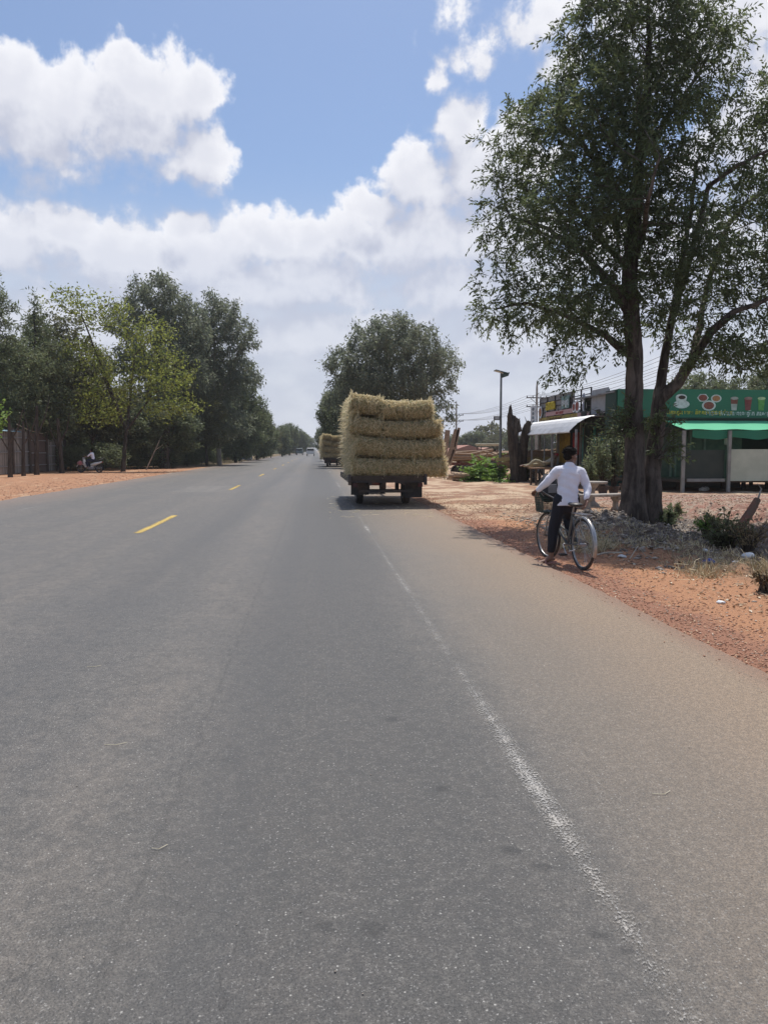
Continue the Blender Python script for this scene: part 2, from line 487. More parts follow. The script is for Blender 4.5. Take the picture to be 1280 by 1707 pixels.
# dust blown over the shoulder
dn = g.m('ADD', px_, g.m('MULTIPLY_ADD', nA, .7, -.35))
dust = g.ss(dn, .95, 2.9)
base = g.mix(g.m('MULTIPLY', g.ss(dn, .75, 1.3), .5), base, (.235, .188, .138))
base = g.mix(g.m('MULTIPLY', dust, .8), base, (.42, .30, .195))
base = g.mix(g.ss(g.m('ADD', px_, g.m('MULTIPLY_ADD', nG, .35, -.17)), 2.72, 3.02, 0, .75), base, (.34, .19, .12))
base = g.mix(g.ss(g.m('ADD', px_, g.m('MULTIPLY_ADD', nA, 1.2, -.6)), -7.2, -9.2, 0, .75), base, (.32, .225, .165))
base = g.mix(g.ss(nG, .38, .66, .34, 0), base, (.05, .05, .05)); base = g.mix(g.ss(nG, .52, .72, 0, .30), base, (.24, .23, .21))
# aggregate speckle
base = g.mix(g.ss(nF, .36, .60, .55, 0), base, (.03, .03, .031)); base = g.mix(g.m('MULTIPLY', g.ss(g.noise(pos, 11, 4, .65), .36, .56, .32, 0), g.ss(px_, 1.6, .7, .15, 1.0)), base, (.045, .046, .046))
vs_ = g.vor(pos, 95, 'F1', 1.0)
fk = g.noise(g.v('ADD', pos, (3.1, 7.7, 0)), 88, 2, .8); fk2 = g.noise(pos, 21, 3, .7)
sp = g.ss(g.m('ADD', fk, g.m('MULTIPLY', g.m('SUBTRACT', fk2, .5), .28)), .625, .72)
base = g.mix(g.m('MULTIPLY', sp, g.m('SUBTRACT', .46, g.m('MULTIPLY', dust, .30))), base, (.36, .35, .33))
vs2 = g.vor(pos, 38, 'F1', 1.0); vc2 = g.vor(pos, 38, 'F1', 1.0, 'Color')
sp2 = g.m('MULTIPLY', g.ss(vs2, .16, .06), g.ss(g.sep(vc2)[0], .93, .96))
base = g.mix(g.m('MULTIPLY', sp2, g.m('SUBTRACT', .5, g.m('MULTIPLY', dust, .3))), base, (.62, .6, .55))
# oil drips
for (ox, oy, orr) in [(.02, 2.33, .045), (.17, 2.32, .05), (.86, 2.22, .035), (.92, 2.14, .04), (.80, 2.62, .05), (.72, 2.75, .05), (.55, 3.3, .05), (2.05, 2.62, .02), (2.08, 2.5, .018), (1.99, 2.45, .02), (1.85, 2.78, .016), (.42, 4.2, .06)]:
    dd = g.v('LENGTH', g.v('SUBTRACT', g.v('ADD', pos, g.comb(g.m('MULTIPLY_ADD', nG, .1, -.05), g.m('MULTIPLY_ADD', nB, .1, -.05), 0.0)), (ox, oy, 0)))
    base = g.mix(g.ss(dd, orr, orr * .3, 0, .62), base, (.03, .03, .03))
tk = g.m('ADD', g.ss(g.m('ABSOLUTE', g.m('SUBTRACT', tr, -.35)), .32, .05), g.ss(g.m('ABSOLUTE', g.m('SUBTRACT', tr, -1.95)), .34, .05))
base = g.mix(g.m('MULTIPLY', tk, .28), base, (.060, .061, .062))
ckn = g.noise(g.v('MULTIPLY', pos, (1, .5, 1)), 1.3, 5, .6)
ckl = g.m('ABSOLUTE', g.m('SUBTRACT', ckn, .5))
base = g.mix(g.m('MULTIPLY', g.ss(ckl, .004, .0), g.ss(g.noise(pos, .35, 2, .5), .54, .62, 0, .5)), base, (.028, .027, .026))
# straight seam where an old patch meets the lane
seam = g.m('ABSOLUTE', g.m('ADD', g.m('ADD', px_, .62), g.m('MULTIPLY_ADD', nB, .16, -.08)))
base = g.mix(g.m('MULTIPLY', g.ss(seam, .02, .0), g.ss(nG, .45, .6, 0, .6)), base, (.03, .03, .03))
pale = g.m('MULTIPLY', g.m('MULTIPLY', g.ss(py_, 27.5, 28.6), g.ss(py_, 33.5, 32)), g.m('MULTIPLY', g.ss(px_, -5.4, -4.9), g.ss(px_, -3.2, -3.6)))
base = g.mix(g.m('MULTIPLY', pale, g.ss(nB, .42, .6, .0, .4)), base, (.24, .22, .19))
g.put(b.inputs['Base Color'], base)
g.put(b.inputs['Roughness'], g.m('MULTIPLY_ADD', dust, .22, g.m('MULTIPLY_ADD', nG, .16, .52)))
b.inputs['Specular IOR Level'].default_value = .38
hh = g.m('ADD', g.m('MULTIPLY', nF, .5), g.m('ADD', g.m('MULTIPLY', nG, .25), g.m('MULTIPLY', g.ss(vs_, .5, .1), .5)))
g.put(b.inputs['Normal'], g.bump(hh, .55, .006))
ysr = gaxis([(-40, 2, 10), (2, 30, 420), (30, 80, 120), (80, 300, 40), (300, 3400, 16)])
V = []; FF = []
for j, y in enumerate(ysr):
    e = mnoise.noise(Vector((y * 1.1, 0, 0))) * .05 + mnoise.noise(Vector((y * 5, 3, 0))) * .028 + mnoise.noise(Vector((y * 14, 7, 0))) * .012
    el_ = mnoise.noise(Vector((y * .6, 9, 0))) * .12 + mnoise.noise(Vector((y * 3, 13, 0))) * .06
    cr = [(RX0 + el_ - .03, -.07), (RX0 + el_, 0), (-3.2, .0), (LINE_X - .3, 0), (RX1 + e - .015, 0), (RX1 + e, -.008), (RX1 + e + .03, -.08)]
    V += [(x, y, z) for x, z in cr]
n = 7
for j in range(len(ysr) - 1):
    for i in range(n - 1): FF.append((j * n + i, j * n + i + 1, (j + 1) * n + i + 1, (j + 1) * n + i))
me = bpy.data.meshes.new('road'); me.from_pydata(V, [], FF); me.update()
tag(link_mesh('road', me, rm), kind='structure')

# worn white edge line: thermoplastic left only between the stones
def paint(name, col, thr, dustc):
    m, g, b = newmat(name, '2D')
    pos = g.n('ShaderNodeNewGeometry').outputs['Position']
    n1 = g.noise(pos, 85, 3, .8); n2 = g.noise(pos, 9, 4, .6); n3 = g.noise(g.v('MULTIPLY', pos, (1, .3, 1)), 1.7, 3, .6)
    w = g.m('ADD', g.m('ADD', g.m('MULTIPLY', n1, .62), g.m('MULTIPLY', n2, .3)), g.m('MULTIPLY', n3, .25))
    tx = g.n('ShaderNodeUVMap'); uv = g.sep(tx.outputs[0])
    edge = g.m('MULTIPLY', g.m('ABSOLUTE', g.m('SUBTRACT', uv[0], .5)), g.m('MULTIPLY_ADD', n2, .3, .02))
    a = g.ss(g.m('SUBTRACT', w, edge), thr - .03, thr + .12)
    tr_ = g.n('ShaderNodeBsdfTransparent'); mx = g.n('ShaderNodeMixShader')
    b.inputs['Roughness'].default_value = .7
    g.put(b.inputs['Base Color'], g.mix(g.ss(n2, .4, .7, 0, .6), col, dustc))
    out_ = m.node_tree.nodes['Material Output']
    g.put(mx.inputs[0], a); g.put(mx.inputs[1], tr_.outputs[0]); g.put(mx.inputs[2], b.outputs[0]); g.put(out_.inputs[0], mx.outputs[0])
    return m
white_paint = paint('worn_white_paint', (.36, .35, .33), .575, (.36, .33, .29))
yellow_paint = paint('yellow_paint', (.58, .40, .075), .47, (.40, .30, .12))
def strip(name, x0, x1, y0, y1, m, ny, label=None):
    V = []; FF = []; U = []
    for j in range(ny + 1):
        y = y0 + (y1 - y0) * j / ny
        w_ = .004 * math.sin(y * 1.7)
        V += [(x0 + w_, y, .0045), (x1 + w_, y, .0045)]
    for j in range(ny): FF.append((2 * j, 2 * j + 1, 2 * j + 3, 2 * j + 2)); U += [0, 0, 1, 0, 1, 1, 0, 1]
    me = bpy.data.meshes.new(name); me.from_pydata(V, [], FF); me.update()
    me.uv_layers.new(name='UVMap').data.foreach_set('uv', U)
    return tag(link_mesh(name, me, m), kind='structure')
strip('edge_line_marking', LINE_X - .055, LINE_X + .055, 1.0, 400, white_paint, 300)
strip('left_edge_line_marking', -7.42, -7.31, 1.0, 400, white_paint, 60)
cl = PG(260, 874.5).x
y0s = PG(225, 889).y
for kk in range(9):
    strip('centre_line_marking', cl - .075, cl + .075, y0s + kk * 15.3, y0s + kk * 15.3 + 3.8, yellow_paint, 4)
# ------------------------------------------------------------------ trees
def leaf_mat(name, c1, c2, trans=.35, rough=.55):
    m, g, b = newmat(name)
    ge = g.n('ShaderNodeNewGeometry'); rnd = ge.outputs['Random Per Island']
    n = g.noise(g.n('ShaderNodeTexCoord').outputs['Object'], .9, 3, .6)
    c = g.mix(g.ss(n, .35, .66), c1, c2)
    hv = g.n('ShaderNodeHueSaturation'); g.put(hv.inputs['Color'], c)
    g.put(hv.inputs['Value'], g.m('MULTIPLY_ADD', rnd, .9, .6))
    g.put(hv.inputs['Hue'], g.m('MULTIPLY_ADD', rnd, .05, .475))
    c = hv.outputs[0]
    g.put(b.inputs['Base Color'], c); b.inputs['Roughness'].default_value = rough
    b.inputs['Specular IOR Level'].default_value = .35
    t = g.n('ShaderNodeBsdfTranslucent'); g.put(t.inputs[0], g.mix(.5, c, tuple(q * 1.5 for q in c2)))
    mx = g.n('ShaderNodeMixShader'); mx.inputs[0].default_value = trans
    g.put(mx.inputs[1], b.outputs[0]); g.put(mx.inputs[2], t.outputs[0])
    g.put(m.node_tree.nodes['Material Output'].inputs[0], mx.outputs[0])
    return m
def bark_mat(name, c1, c2, sc=1.0, bump=.8):
    m, g, b = newmat(name)
    tc = g.n('ShaderNodeTexCoord').outputs['Object']
    v = g.v('MULTIPLY', tc, (9 * sc, 9 * sc, 1.7 * sc))
    n = g.noise(v, 1, 5, .65, .6); n2 = g.noise(tc, 2.2 * sc, 4, .6)
    c = g.mix(g.ss(n, .35, .65), c1, c2); c = g.mix(g.ss(n2, .5, .7, 0, .5), c, tuple(q * 1.5 for q in c2))
    g.put(b.inputs['Base Color'], c); b.inputs['Roughness'].default_value = .92; b.inputs['Specular IOR Level'].default_value = .2
    g.put(b.inputs['Normal'], g.bump(n, bump, .05))
    return m
BARK = bark_mat('furrowed_bark', (.045, .036, .030), (.135, .112, .094))
BARK_PALE = bark_mat('pale_bark', (.22, .19, .155), (.38, .34, .29), .6, .3)
BARK_DARK = bark_mat('dark_bark', (.035, .028, .022), (.09, .072, .056), .8)
LEAF_BIG = leaf_mat('feathery_leaves', (.075, .098, .050), (.12, .145, .062), .42)
LEAF_EUC = leaf_mat('eucalyptus_leaves', (.135, .155, .105), (.19, .21, .14), .45)
LEAF_DARK = leaf_mat('dark_leaves', (.10, .125, .066), (.15, .172, .085), .42)
LEAF_YEL = leaf_mat('yellow_green_leaves', (.17, .20, .042), (.25, .27, .06), .45)
LEAF_OLIVE = leaf_mat('olive_leaves', (.10, .108, .055), (.15, .15, .07), .36)
LEAF_FRESH = leaf_mat('fresh_green_leaves', (.11, .19, .035), (.18, .27, .06), .45)

def grow(starts, lobes, n_attr, step, infl, kill, rng, iters=140, droop=0.0):
    """space colonisation. starts: list of polylines [(pt, radius)...] as (parent_index_or_None, pts, radii)"""
    P = []; par = []; rmin = []
    lines = []
    for (pl, pts, rad) in starts:
        ids = []
        prev = -1
        if pl is not None:
            src, k = pl; prev = lines[src][k]
        for i in range(len(pts)):
            p = np.array(pts[i], float)
            if i > 0 or pl is None:
                if i > 0:
                    q = np.array(pts[i - 1], float); r0 = rad[i - 1]
                    m_ = max(1, int(np.linalg.norm(p - q) / step))
                    for t in range(1, m_ + 1):
                        f = t / m_; w = p * f + q * (1 - f) + rng.normal(size=3) * step * .05 * (t < m_)
                        P.append(w); par.append(prev); rmin.append(r0 * (1 - f) + rad[i] * f); prev = len(P) - 1
                else:
                    P.append(p); par.append(-1); rmin.append(rad[0]); prev = len(P) - 1
            ids.append(prev)
        lines.append(ids)
    n0 = len(P)
    vol = np.array([l[1][0] * l[1][1] * l[1][2] * (l[2] if len(l) > 2 else 1) for l in lobes]); vol /= vol.sum()
    A = []
    for l, w in zip(lobes, vol):
        k = max(3, int(n_attr * w))
        d = unit(rng.normal(size=(k, 3))) * (rng.random((k, 1)) ** .42)
        A.append(np.array(l[0]) + d * np.array(l[1]))
    A = np.concatenate(A)
    Pn = np.array(P); best = np.full(len(A), 1e9); bi = np.zeros(len(A), int)
    def upd(ix):
        nonlocal best, bi
        for s in range(0, len(ix), 400):
            q = Pn[ix[s:s + 400]]
            D = ((A[:, None] - q[None]) ** 2).sum(-1); j = D.argmin(1); dd = D[np.arange(len(A)), j]
            w = dd < best; best = np.where(w, dd, best); bi = np.where(w, ix[s:s + 400][j], bi)
    upd(np.arange(len(Pn)))
    for it in range(iters):
        if not len(A): break
        ok = best < (infl if it > 12 else infl * 4) ** 2
        if not ok.any(): break
        src = bi[ok]; dv = unit(A[ok] - Pn[src])
        u, inv = np.unique(src, return_inverse=True)
        acc = np.zeros((len(u), 3)); np.add.at(acc, inv, dv)
        nd = unit(acc + rng.normal(size=acc.shape) * .25 + np.array([0, 0, -droop]))
        new = Pn[u] + nd * step
        base = len(Pn); Pn = np.concatenate([Pn, new]); par += list(u); rmin += [0] * len(u)
        upd(np.arange(base, len(Pn)))
        keep = best > kill ** 2
        A = A[keep]; best = best[keep]; bi = bi[keep]
    par = np.array(par); n = len(Pn)
    return Pn, par, np.array(rmin, float), n0
def thicken(P, par, rmin, tip, ex=2.35, cap=9.0):
    n = len(P); r = np.zeros(n); kids = [[] for _ in range(n)]
    for i in range(n - 1, -1, -1):
        r[i] = max(r[i] ** (1 / ex) if r[i] > 0 else tip, 0)
        if rmin[i] > 0: r[i] = rmin[i]
        r[i] = min(r[i], cap)
        if par[i] >= 0:
            r[par[i]] += r[i] ** ex; kids[par[i]].append(i)
    return r, kids
def limb_mesh(name, P, par, r, kids, sides=6, rlo=0.0, knobs=0.0):
    mb_v = []; mb_f = []
    ref = np.array([.31, .17, .93])
    def ringv(p, d, rad, ns):
        d = d / (np.linalg.norm(d) + 1e-9)
        a = np.cross(d, np.array([1.0, .13, .05])); 
        if np.linalg.norm(a) < .15: a = np.cross(d, np.array([0, 1.0, 0]))
        a /= np.linalg.norm(a); b = np.cross(d, a)
        k = len(mb_v)
        for s in range(ns):
            t = 2 * PI * s / ns; q = rad
            if knobs and rad > .06:
                q = rad * (1 + knobs * mnoise.noise(Vector((math.cos(t) * 2.2, math.sin(t) * 2.2, p[2] * 1.4 + p[0]))) + knobs * .7 * abs(math.sin(t * 3.5 + p[2] * .8)))
            mb_v.append(p + (a * math.cos(t) + b * math.sin(t)) * q)
        return k
    stack = [(i, None) for i in range(len(P)) if par[i] < 0]
    while stack:
        i, k0 = stack.pop()
        ns = max(sides, 16) if (r[i] > .12 and knobs) else (sides if r[i] > .03 else (4 if r[i] > .012 else 3))
        ks = sorted(kids[i], key=lambda c: -r[c])
        d_in = P[i] - P[par[i]] if par[i] >= 0 else (P[ks[0]] - P[i] if ks else np.array([0, 0, 1.]))
        if k0 is None: k0 = (ringv(P[i], d_in, r[i], ns), ns)
        for j, c in enumerate(ks):
            if r[c] < rlo: continue
            nc = max(sides, 16) if (r[c] > .12 and knobs) else (sides if r[c] > .03 else (4 if r[c] > .012 else 3))
            dd = P[c] - P[i]
            if kids[c]:
                m = max(kids[c], key=lambda q: r[q]); dd = P[m] - P[i]
            if j == 0 and nc == k0[1]: s = k0[0]
            else: s = ringv(P[i], P[c] - P[i], min(r[i], r[c] * 1.12), nc)
            e = ringv(P[c], dd, r[c], nc)
            for q in range(nc): mb_f.append((s + q, s + (q + 1) % nc, e + (q + 1) % nc, e + q))
            stack.append((c, (e, nc)))
    me = bpy.data.meshes.new(name); me.from_pydata([tuple(v) for v in mb_v], [], mb_f); me.update()
    return me
def make_tree(name, label, starts, lobes, lm, bm, seed=1, n_attr=900, step=.35, infl=2.6, kill=.7, tip=.012, leaf=(.16, .06), per=14,
              spread=.28, droop=.35, thr=2.2, sides=6, group=None, knobs=0.0, rlo=0, outb=.6, gdroop=0.0, cat='tree', density=None, spray=None):
    rng = np.random.default_rng(seed)
    P, par, rmin, n0 = grow(starts, lobes, n_attr, step, infl, kill, rng, droop=gdroop)
    r, kids = thicken(P, par, rmin, tip)
    o = thing(name, label, cat, group=group)
    tm = limb_mesh('trunk', P, par, r, kids, sides, rlo, knobs)
    link_mesh('trunk', tm, bm, o, smooth=True)
    tw = np.where((r < tip * thr) & (np.arange(len(P)) >= n0))[0]
    k = np.array([per] * len(tw))
    if density is not None: k = np.array([max(1, int(per * density(P[i]))) for i in tw])
    ix = np.repeat(tw, k)
    dirs = unit(P[ix] - P[np.maximum(par[ix], 0)])
    f = rng.random((len(ix), 1))
    Q = P[ix] * f + P[np.maximum(par[ix], 0)] * (1 - f) + rng.normal(size=(len(ix), 3)) * spread * .5
    D = unit(dirs * outb + rng.normal(size=Q.shape) * .6 + np.array([0, 0, -droop]))
    if spray:                      # hanging feathery shoots, leaflets in pairs along each
        ns, sl, nl = spray
        tn = np.repeat(tw, ns); k_ = len(tn)
        d0 = unit(unit(P[tn] - P[np.maximum(par[tn], 0)]) * .8 + rng.normal(size=(k_, 3)) * .65)
        ln = sl * rng.uniform(.5, 1.3, (k_, 1)); hang = rng.uniform(.0, .55, (k_, 1))
        tt = np.tile(np.linspace(.08, 1, nl), k_)[:, None]; ii = np.repeat(np.arange(k_), nl)
        Q = P[tn][ii] + d0[ii] * ln[ii] * tt + np.array([0, 0, -1.]) * ln[ii] * hang[ii] * tt ** 2 + rng.normal(size=(k_ * nl, 3)) * .008
        tg = unit(d0[ii] + np.array([0, 0, -2.]) * hang[ii] * tt)
        sdv = unit(np.cross(tg, unit(rng.normal(size=(k_, 3)))[ii])) * np.where(np.arange(k_ * nl) % 2, 1, -1)[:, None]
        D = unit(tg * .75 + sdv * .7 + rng.normal(size=Q.shape) * .18 + np.array([0, 0, -.2]))
        ix = np.arange(len(Q))
    L = leaf[0] * rng.uniform(.6, 1.35, len(ix)); W = leaf[1] * rng.uniform(.7, 1.3, len(ix))
    lme = leaf_mesh('crown', Q, D, L, W, rng)
    link_mesh('crown', lme, lm, o)
    return o, len(ix), len(P)
# ------------------------------------------------------------------ the big roadside tree with two stems
TY = 14.3
def px3(px, py, dy=0.0): 
    p = PD(px, py, TY + dy); return (p.x, p.y, p.z)
gz = hz(PG(1062, 885).x, 14.2)
b1 = PG(1053, 878); b2 = PG(1087, 878)
t1 = [(b1.x, b1.y - .02, gz - .25), px3(1054, 862), px3(1055, 835), px3(1056, 800), px3(1057, 740), px3(1056, 660, -.02), px3(1057, 600, -.05), px3(1052, 530, -.1), px3(1050, 450, -.1), px3(1058, 360, 0), px3(1063, 270, .1), px3(1075, 180, .1), px3(1082, 60, .2), px3(1078, -60, .2)]
r1 = [.33, .27, .215, .185, .165, .15, .145, .14, .13, .115, .095, .075, .045, .02]
t2 = [(b2.x, b2.y + .12, gz - .25), px3(1086, 862, .15), px3(1085, 835, .18), px3(1086, 790, .2), px3(1092, 730, .25), px3(1098, 665, .3)]
r2 = [.26, .215, .175, .15, .135, .125]
F_ = [(None, t1, r1), (None, t2, r2),
      ((1, 5), [t2[5], px3(1101, 640, .35), px3(1108, 590, .4), px3(1122, 520, .5), px3(1135, 440, .6), px3(1150, 360, .9), px3(1160, 270, 1.0)], [.14, .09, .08, .07, .06, .045, .03]),
      ((1, 5), [t2[5], px3(1128, 640, .2), px3(1155, 598, .1), px3(1186, 552, -.1), px3(1222, 520, -.3), px3(1275, 500, -.5), px3(1330, 470, -.8)], [.14, .10, .085, .07, .055, .04, .03]),
      ((3, 2), [px3(1155, 598, .1), px3(1166, 540, .5), px3(1180, 470, 1.0), px3(1210, 380, 1.3), px3(1240, 340, 1.4), px3(1290, 310, 1.5)], [.085, .06, .055, .05, .04, .03]),
      ((2, 3), [px3(1122, 520, .5), px3(1150, 430, .2), px3(1180, 310, -.2), px3(1215, 285, -.3), px3(1255, 262, -.4), px3(1300, 240, -.5)], [.07, .055, .045, .04, .03, .02]),
      ((0, 7), [px3(1052, 530, -.1), px3(1015, 470, -.3), px3(970, 420, .1), px3(910, 380, .9), px3(850, 360, 1.4)], [.09, .07, .055, .04, .025]),
      ((0, 6), [px3(1057, 600, -.05), px3(1010, 560, .1), px3(950, 530, .6), px3(880, 505, 1.5), px3(825, 515, 1.9)], [.08, .06, .045, .03, .02]),
      ((0, 9), [px3(1058, 360, 0), px3(1010, 290, .3), px3(960, 230, .8), px3(910, 180, 1.6)], [.07, .055, .04, .025]),
      ((0, 8), [px3(1050, 450, -.1), px3(1000, 400, 1.0), px3(940, 320, 1.6), px3(900, 260, 2.0)], [.07, .05, .035, .02]),
      ((0, 8), [px3(1050, 450, -.1), px3(1070, 400, -0.2), px3(1080, 330, -1.9), px3(1100, 260, -2.2)], [.07, .05, .035, .02]),
      ((0, 10), [px3(1063, 270, .1), px3(1110, 200, .5), px3(1160, 130, .9), px3(1190, 70, 1.0)], [.06, .045, .03, .02]),
      ]
def lobe(px, py, rx, ry, dy=0, rd=None, w=1):
    if px < 960: dy += 1.7 * min(1, (960 - px) / 90)
    s = (TY + dy) / F; return (px3(px, py, dy), ((rx) * s, (rd or (rx + ry) / 2) * s, ry * s), w)
LB = [lobe(1065, 70, 120, 130), lobe(985, 80, 70, 70, .5), lobe(1160, 70, 85, 85, .3), lobe(1070, -60, 120, 90), lobe(940, 230, 110, 85, .2), lobe(1000, 180, 90, 90, -.8),
      lobe(895, 170, 55, 40, .4, w=.6), lobe(1090, 240, 110, 110, -.5), lobe(870, 330, 75, 75, -.2), lobe(950, 370, 95, 95, -.9), lobe(1040, 380, 110, 120, -0.0),
      lobe(845, 415, 60, 50, .0, w=.8), lobe(810, 355, 38, 30, 0, w=.6), lobe(900, 510, 105, 60, .3), lobe(985, 500, 85, 75, -.5), lobe(815, 525, 58, 30, .3, w=.7), lobe(935, 600, 38, 52, .2, w=.6), lobe(1010, 570, 40, 45, -.2, w=.5),
      lobe(1130, 420, 75, 110, -.7), lobe(1150, 530, 85, 55, .2, w=.8), lobe(1240, 560, 90, 60, 0, w=.9), lobe(1185, 592, 62, 34, -.4, w=.9), lobe(1270, 600, 60, 36, -.5, w=.9), lobe(1130, 585, 34, 26, .3, w=.6), lobe(1230, 450, 80, 60, -.3), lobe(1200, 380, 70, 55, .5, w=.8), lobe(1275, 320, 90, 75, .2),
      lobe(1235, 270, 40, 40, -.3, w=.6), lobe(1270, 190, 60, 70, .0), lobe(1200, 180, 45, 60, .6, w=.6), lobe(1330, 420, 90, 110, .3), lobe(1310, 560, 70, 60, .3, w=.8), lobe(1240, 90, 45, 30, .6, w=.4), lobe(1050, 300, 90, 90, -0.8), lobe(1060, 480, 70, 80, -0.0, w=.9), lobe(1010, 230, 90, 80, -0.2), lobe(820, 250, 40, 30, 0, w=.6), lobe(1090, 150, 90, 80, -0.1), lobe(790, 470, 30, 28, 0, w=.5)]
big, nl, nn = make_tree('roadside_tree', 'tall feathery-leaved tree with two dark furrowed stems beside the cyclist', F_, LB, LEAF_BIG, BARK,
    seed=5, n_attr=5000, step=.15, infl=1.5, kill=.19, tip=.0048, leaf=(.10, .034), per=20, spread=.22, droop=.55, thr=2.4, sides=8, spray=(3, .27, 9), knobs=.16, rlo=.004, outb=.9)
print('BIGTREE leaves', nl, 'nodes', nn)
# leafy shoots low on the trunk
rng = np.random.default_rng(8)
def shoots(name, label, cat, centre, rad, n, leafsz, lm, per=12, group=None, base=None, seed=3, up=.6, bm=None):
    rg = np.random.default_rng(seed)
    o = thing(name, label, cat, loc=base or centre, group=group)
    o0 = np.array(base or centre, float); c0 = np.array(centre, float) - o0
    mb = MB(); Q = []; D = []
    for i in range(n):
        e = c0 + unit(rg.normal(size=3)) * np.array(rad) * (rg.random() ** .4)
        s = np.array([0, 0, 0.0]) + rg.normal(size=3) * np.array([.04, .04, 0])
        mid = (s + e) / 2 + np.array([0, 0, up * .15])
        pts = [s, mid, e]
        mb.tube(pts, [.012, .008, .004], 4, caps=False)
        for t in np.linspace(.45, 1, per):
            q = (mid * (1 - (t - .5) * 2) + e * (t - .5) * 2) if t > .5 else (s * (1 - 2 * t) + mid * 2 * t)
            for _ in range(2):
                Q.append(q + rg.normal(size=3) * .02 * (rad[0] / .4)); D.append(unit(rg.normal(size=3) * .8 + unit(e - mid) * .5 + np.array([0, 0, -.25])))
    mb.build('stem', bm or BARK_DARK, o, smooth=True)
    Q = np.array(Q); D = np.array(D); k = len(Q)
    link_mesh('foliage', leaf_mesh('foliage', Q, D, leafsz[0] * rg.uniform(.6, 1.3, k), leafsz[1] * rg.uniform(.7, 1.3, k), rg), lm, o)
    return o
# ------------------------------------------------------------------ trees further off: a few grown shapes, each copied, turned and scaled
def proto(name, H, lobes, lm, bm, seed, trunk_h, tr, lean=(0, 0), fork=None, **kw):
    th = trunk_h * H
    pts = [(0, 0, -.3), (lean[0] * .3, lean[1] * .3, th * .5), (lean[0], lean[1], th)]
    st_ = [(None, pts, [tr * 1.2, tr * .85, tr * .7])]
    if fork:
        for (fx, fy, fz) in fork:
            st_.append(((0, 2), [pts[2], ((lean[0] + fx) / 2, (lean[1] + fy) / 2, (th + fz * H) / 2), (fx, fy, fz * H)], [tr * .6, tr * .45, tr * .3]))
    LB_ = [((x, y, z * H), (rx, ry, rz * H), w) for (x, y, z, rx, ry, rz, w) in lobes]
    o, a, c = make_tree(name, None, st_, LB_, lm, bm, seed=seed, **kw)
    print('PROTO', name, seed, 'leaves', a, 'nodes', c)
    return o
TREES = {}
# tall many-lobed eucalyptus, 17 m
TREES['euc'] = proto('tall_tree', 17, [(0, 0, .86, 3.0, 2.6, .13, 1), (-2.2, .5, .74, 2.4, 2.2, .12, 1), (2.4, -.4, .72, 2.6, 2.4, .13, 1), (.3, -1, .58, 3.6, 2.8, .12, 1), (-2.6, 0, .52, 2.4, 2, .10, .8),
    (3.0, .3, .48, 2.2, 2, .11, .8), (0, 0, .38, 2.8, 2.4, .10, .6), (1.5, 1.5, .8, 2, 2, .1, .8), (-1.5, -.5, .24, 2.4, 2, .09, .6), (1.6, -.5, .22, 2.4, 2, .09, .6)], LEAF_EUC, BARK_PALE, 11, .30, .24, (.4, 0), [(-1.8, .3, .6), (1.9, -.3, .58), (.2, .4, .72)],
    n_attr=1500, step=.38, infl=3, kill=.56, tip=.013, leaf=(.36, .12), per=24, spread=.5, droop=.9, thr=2.6)
# rounder eucalyptus behind the straw cart
TREES['round'] = proto('round_tree', 14, [(0, 0, .80, 4.4, 4, .17, 1), (-3.2, 0, .66, 3.2, 3, .15, 1), (3.4, .2, .66, 3.2, 3, .16, 1), (0, 0, .55, 5.2, 4, .16, 1), (-4.3, .4, .44, 2.4, 2.2, .13, .7),
    (4.6, 0, .46, 2.0, 2, .12, .45), (0, 0, .36, 3.6, 3, .12, .8), (-3, -.5, .26, 2.6, 2, .1, .6), (3, -.5, .26, 2.6, 2, .1, .6)], LEAF_EUC, BARK_PALE, 12, .24, .27, (-.3, 0), [(-2.4, 0, .5), (2.5, 0, .5), (0, 1, .65)],
    n_attr=2200, step=.38, infl=3, kill=.52, tip=.013, leaf=(.32, .115), per=24, spread=.48, droop=.7, thr=2.6)
# dark broad bushy tree, 11 m
TREES['bushy'] = proto('bushy_tree', 11, [(0, 0, .76, 3.2, 3, .2, 1), (-2.4, .3, .6, 2.6, 2.4, .2, 1), (2.4, -.2, .58, 2.6, 2.4, .2, 1), (0, -1.2, .45, 3.8, 2.6, .2, 1), (-2.8, 0, .34, 2.2, 2.2, .15, .8), (2.8, 0, .32, 2.2, 2, .15, .8), (-1.4, -.6, .18, 2.0, 1.8, .12, .9), (1.5, -.5, .17, 2.0, 1.8, .12, .9)],
    LEAF_DARK, BARK_DARK, 13, .2, .2, (.2, 0), [(-1.2, .2, .45), (1.3, 0, .45)],
    n_attr=1400, step=.34, infl=3, kill=.48, tip=.013, leaf=(.32, .14), per=22, spread=.45, droop=.45, thr=2.6)
# the same habit in an olive tone
TREES['olive'] = proto('olive_tree', 12, [(0, 0, .82, 2.2, 2.2, .16, .8), (-2, .3, .64, 2.4, 2.2, .16, 1), (2.0, -.2, .66, 2.4, 2.2, .17, 1), (0, -.6, .5, 3.4, 2.6, .17, 1), (-2.4, 0, .36, 2.4, 2.2, .13, .9), (2.5, 0, .34, 2.2, 2, .13, .8)],
    LEAF_OLIVE, BARK_DARK, 14, .26, .18, (-.3, 0), [(-1.3, .2, .5), (1.3, 0, .52), (0, .5, .65)],
    n_attr=1300, step=.34, infl=3, kill=.48, tip=.013, leaf=(.30, .11), per=20, spread=.45, droop=.6, thr=2.6)
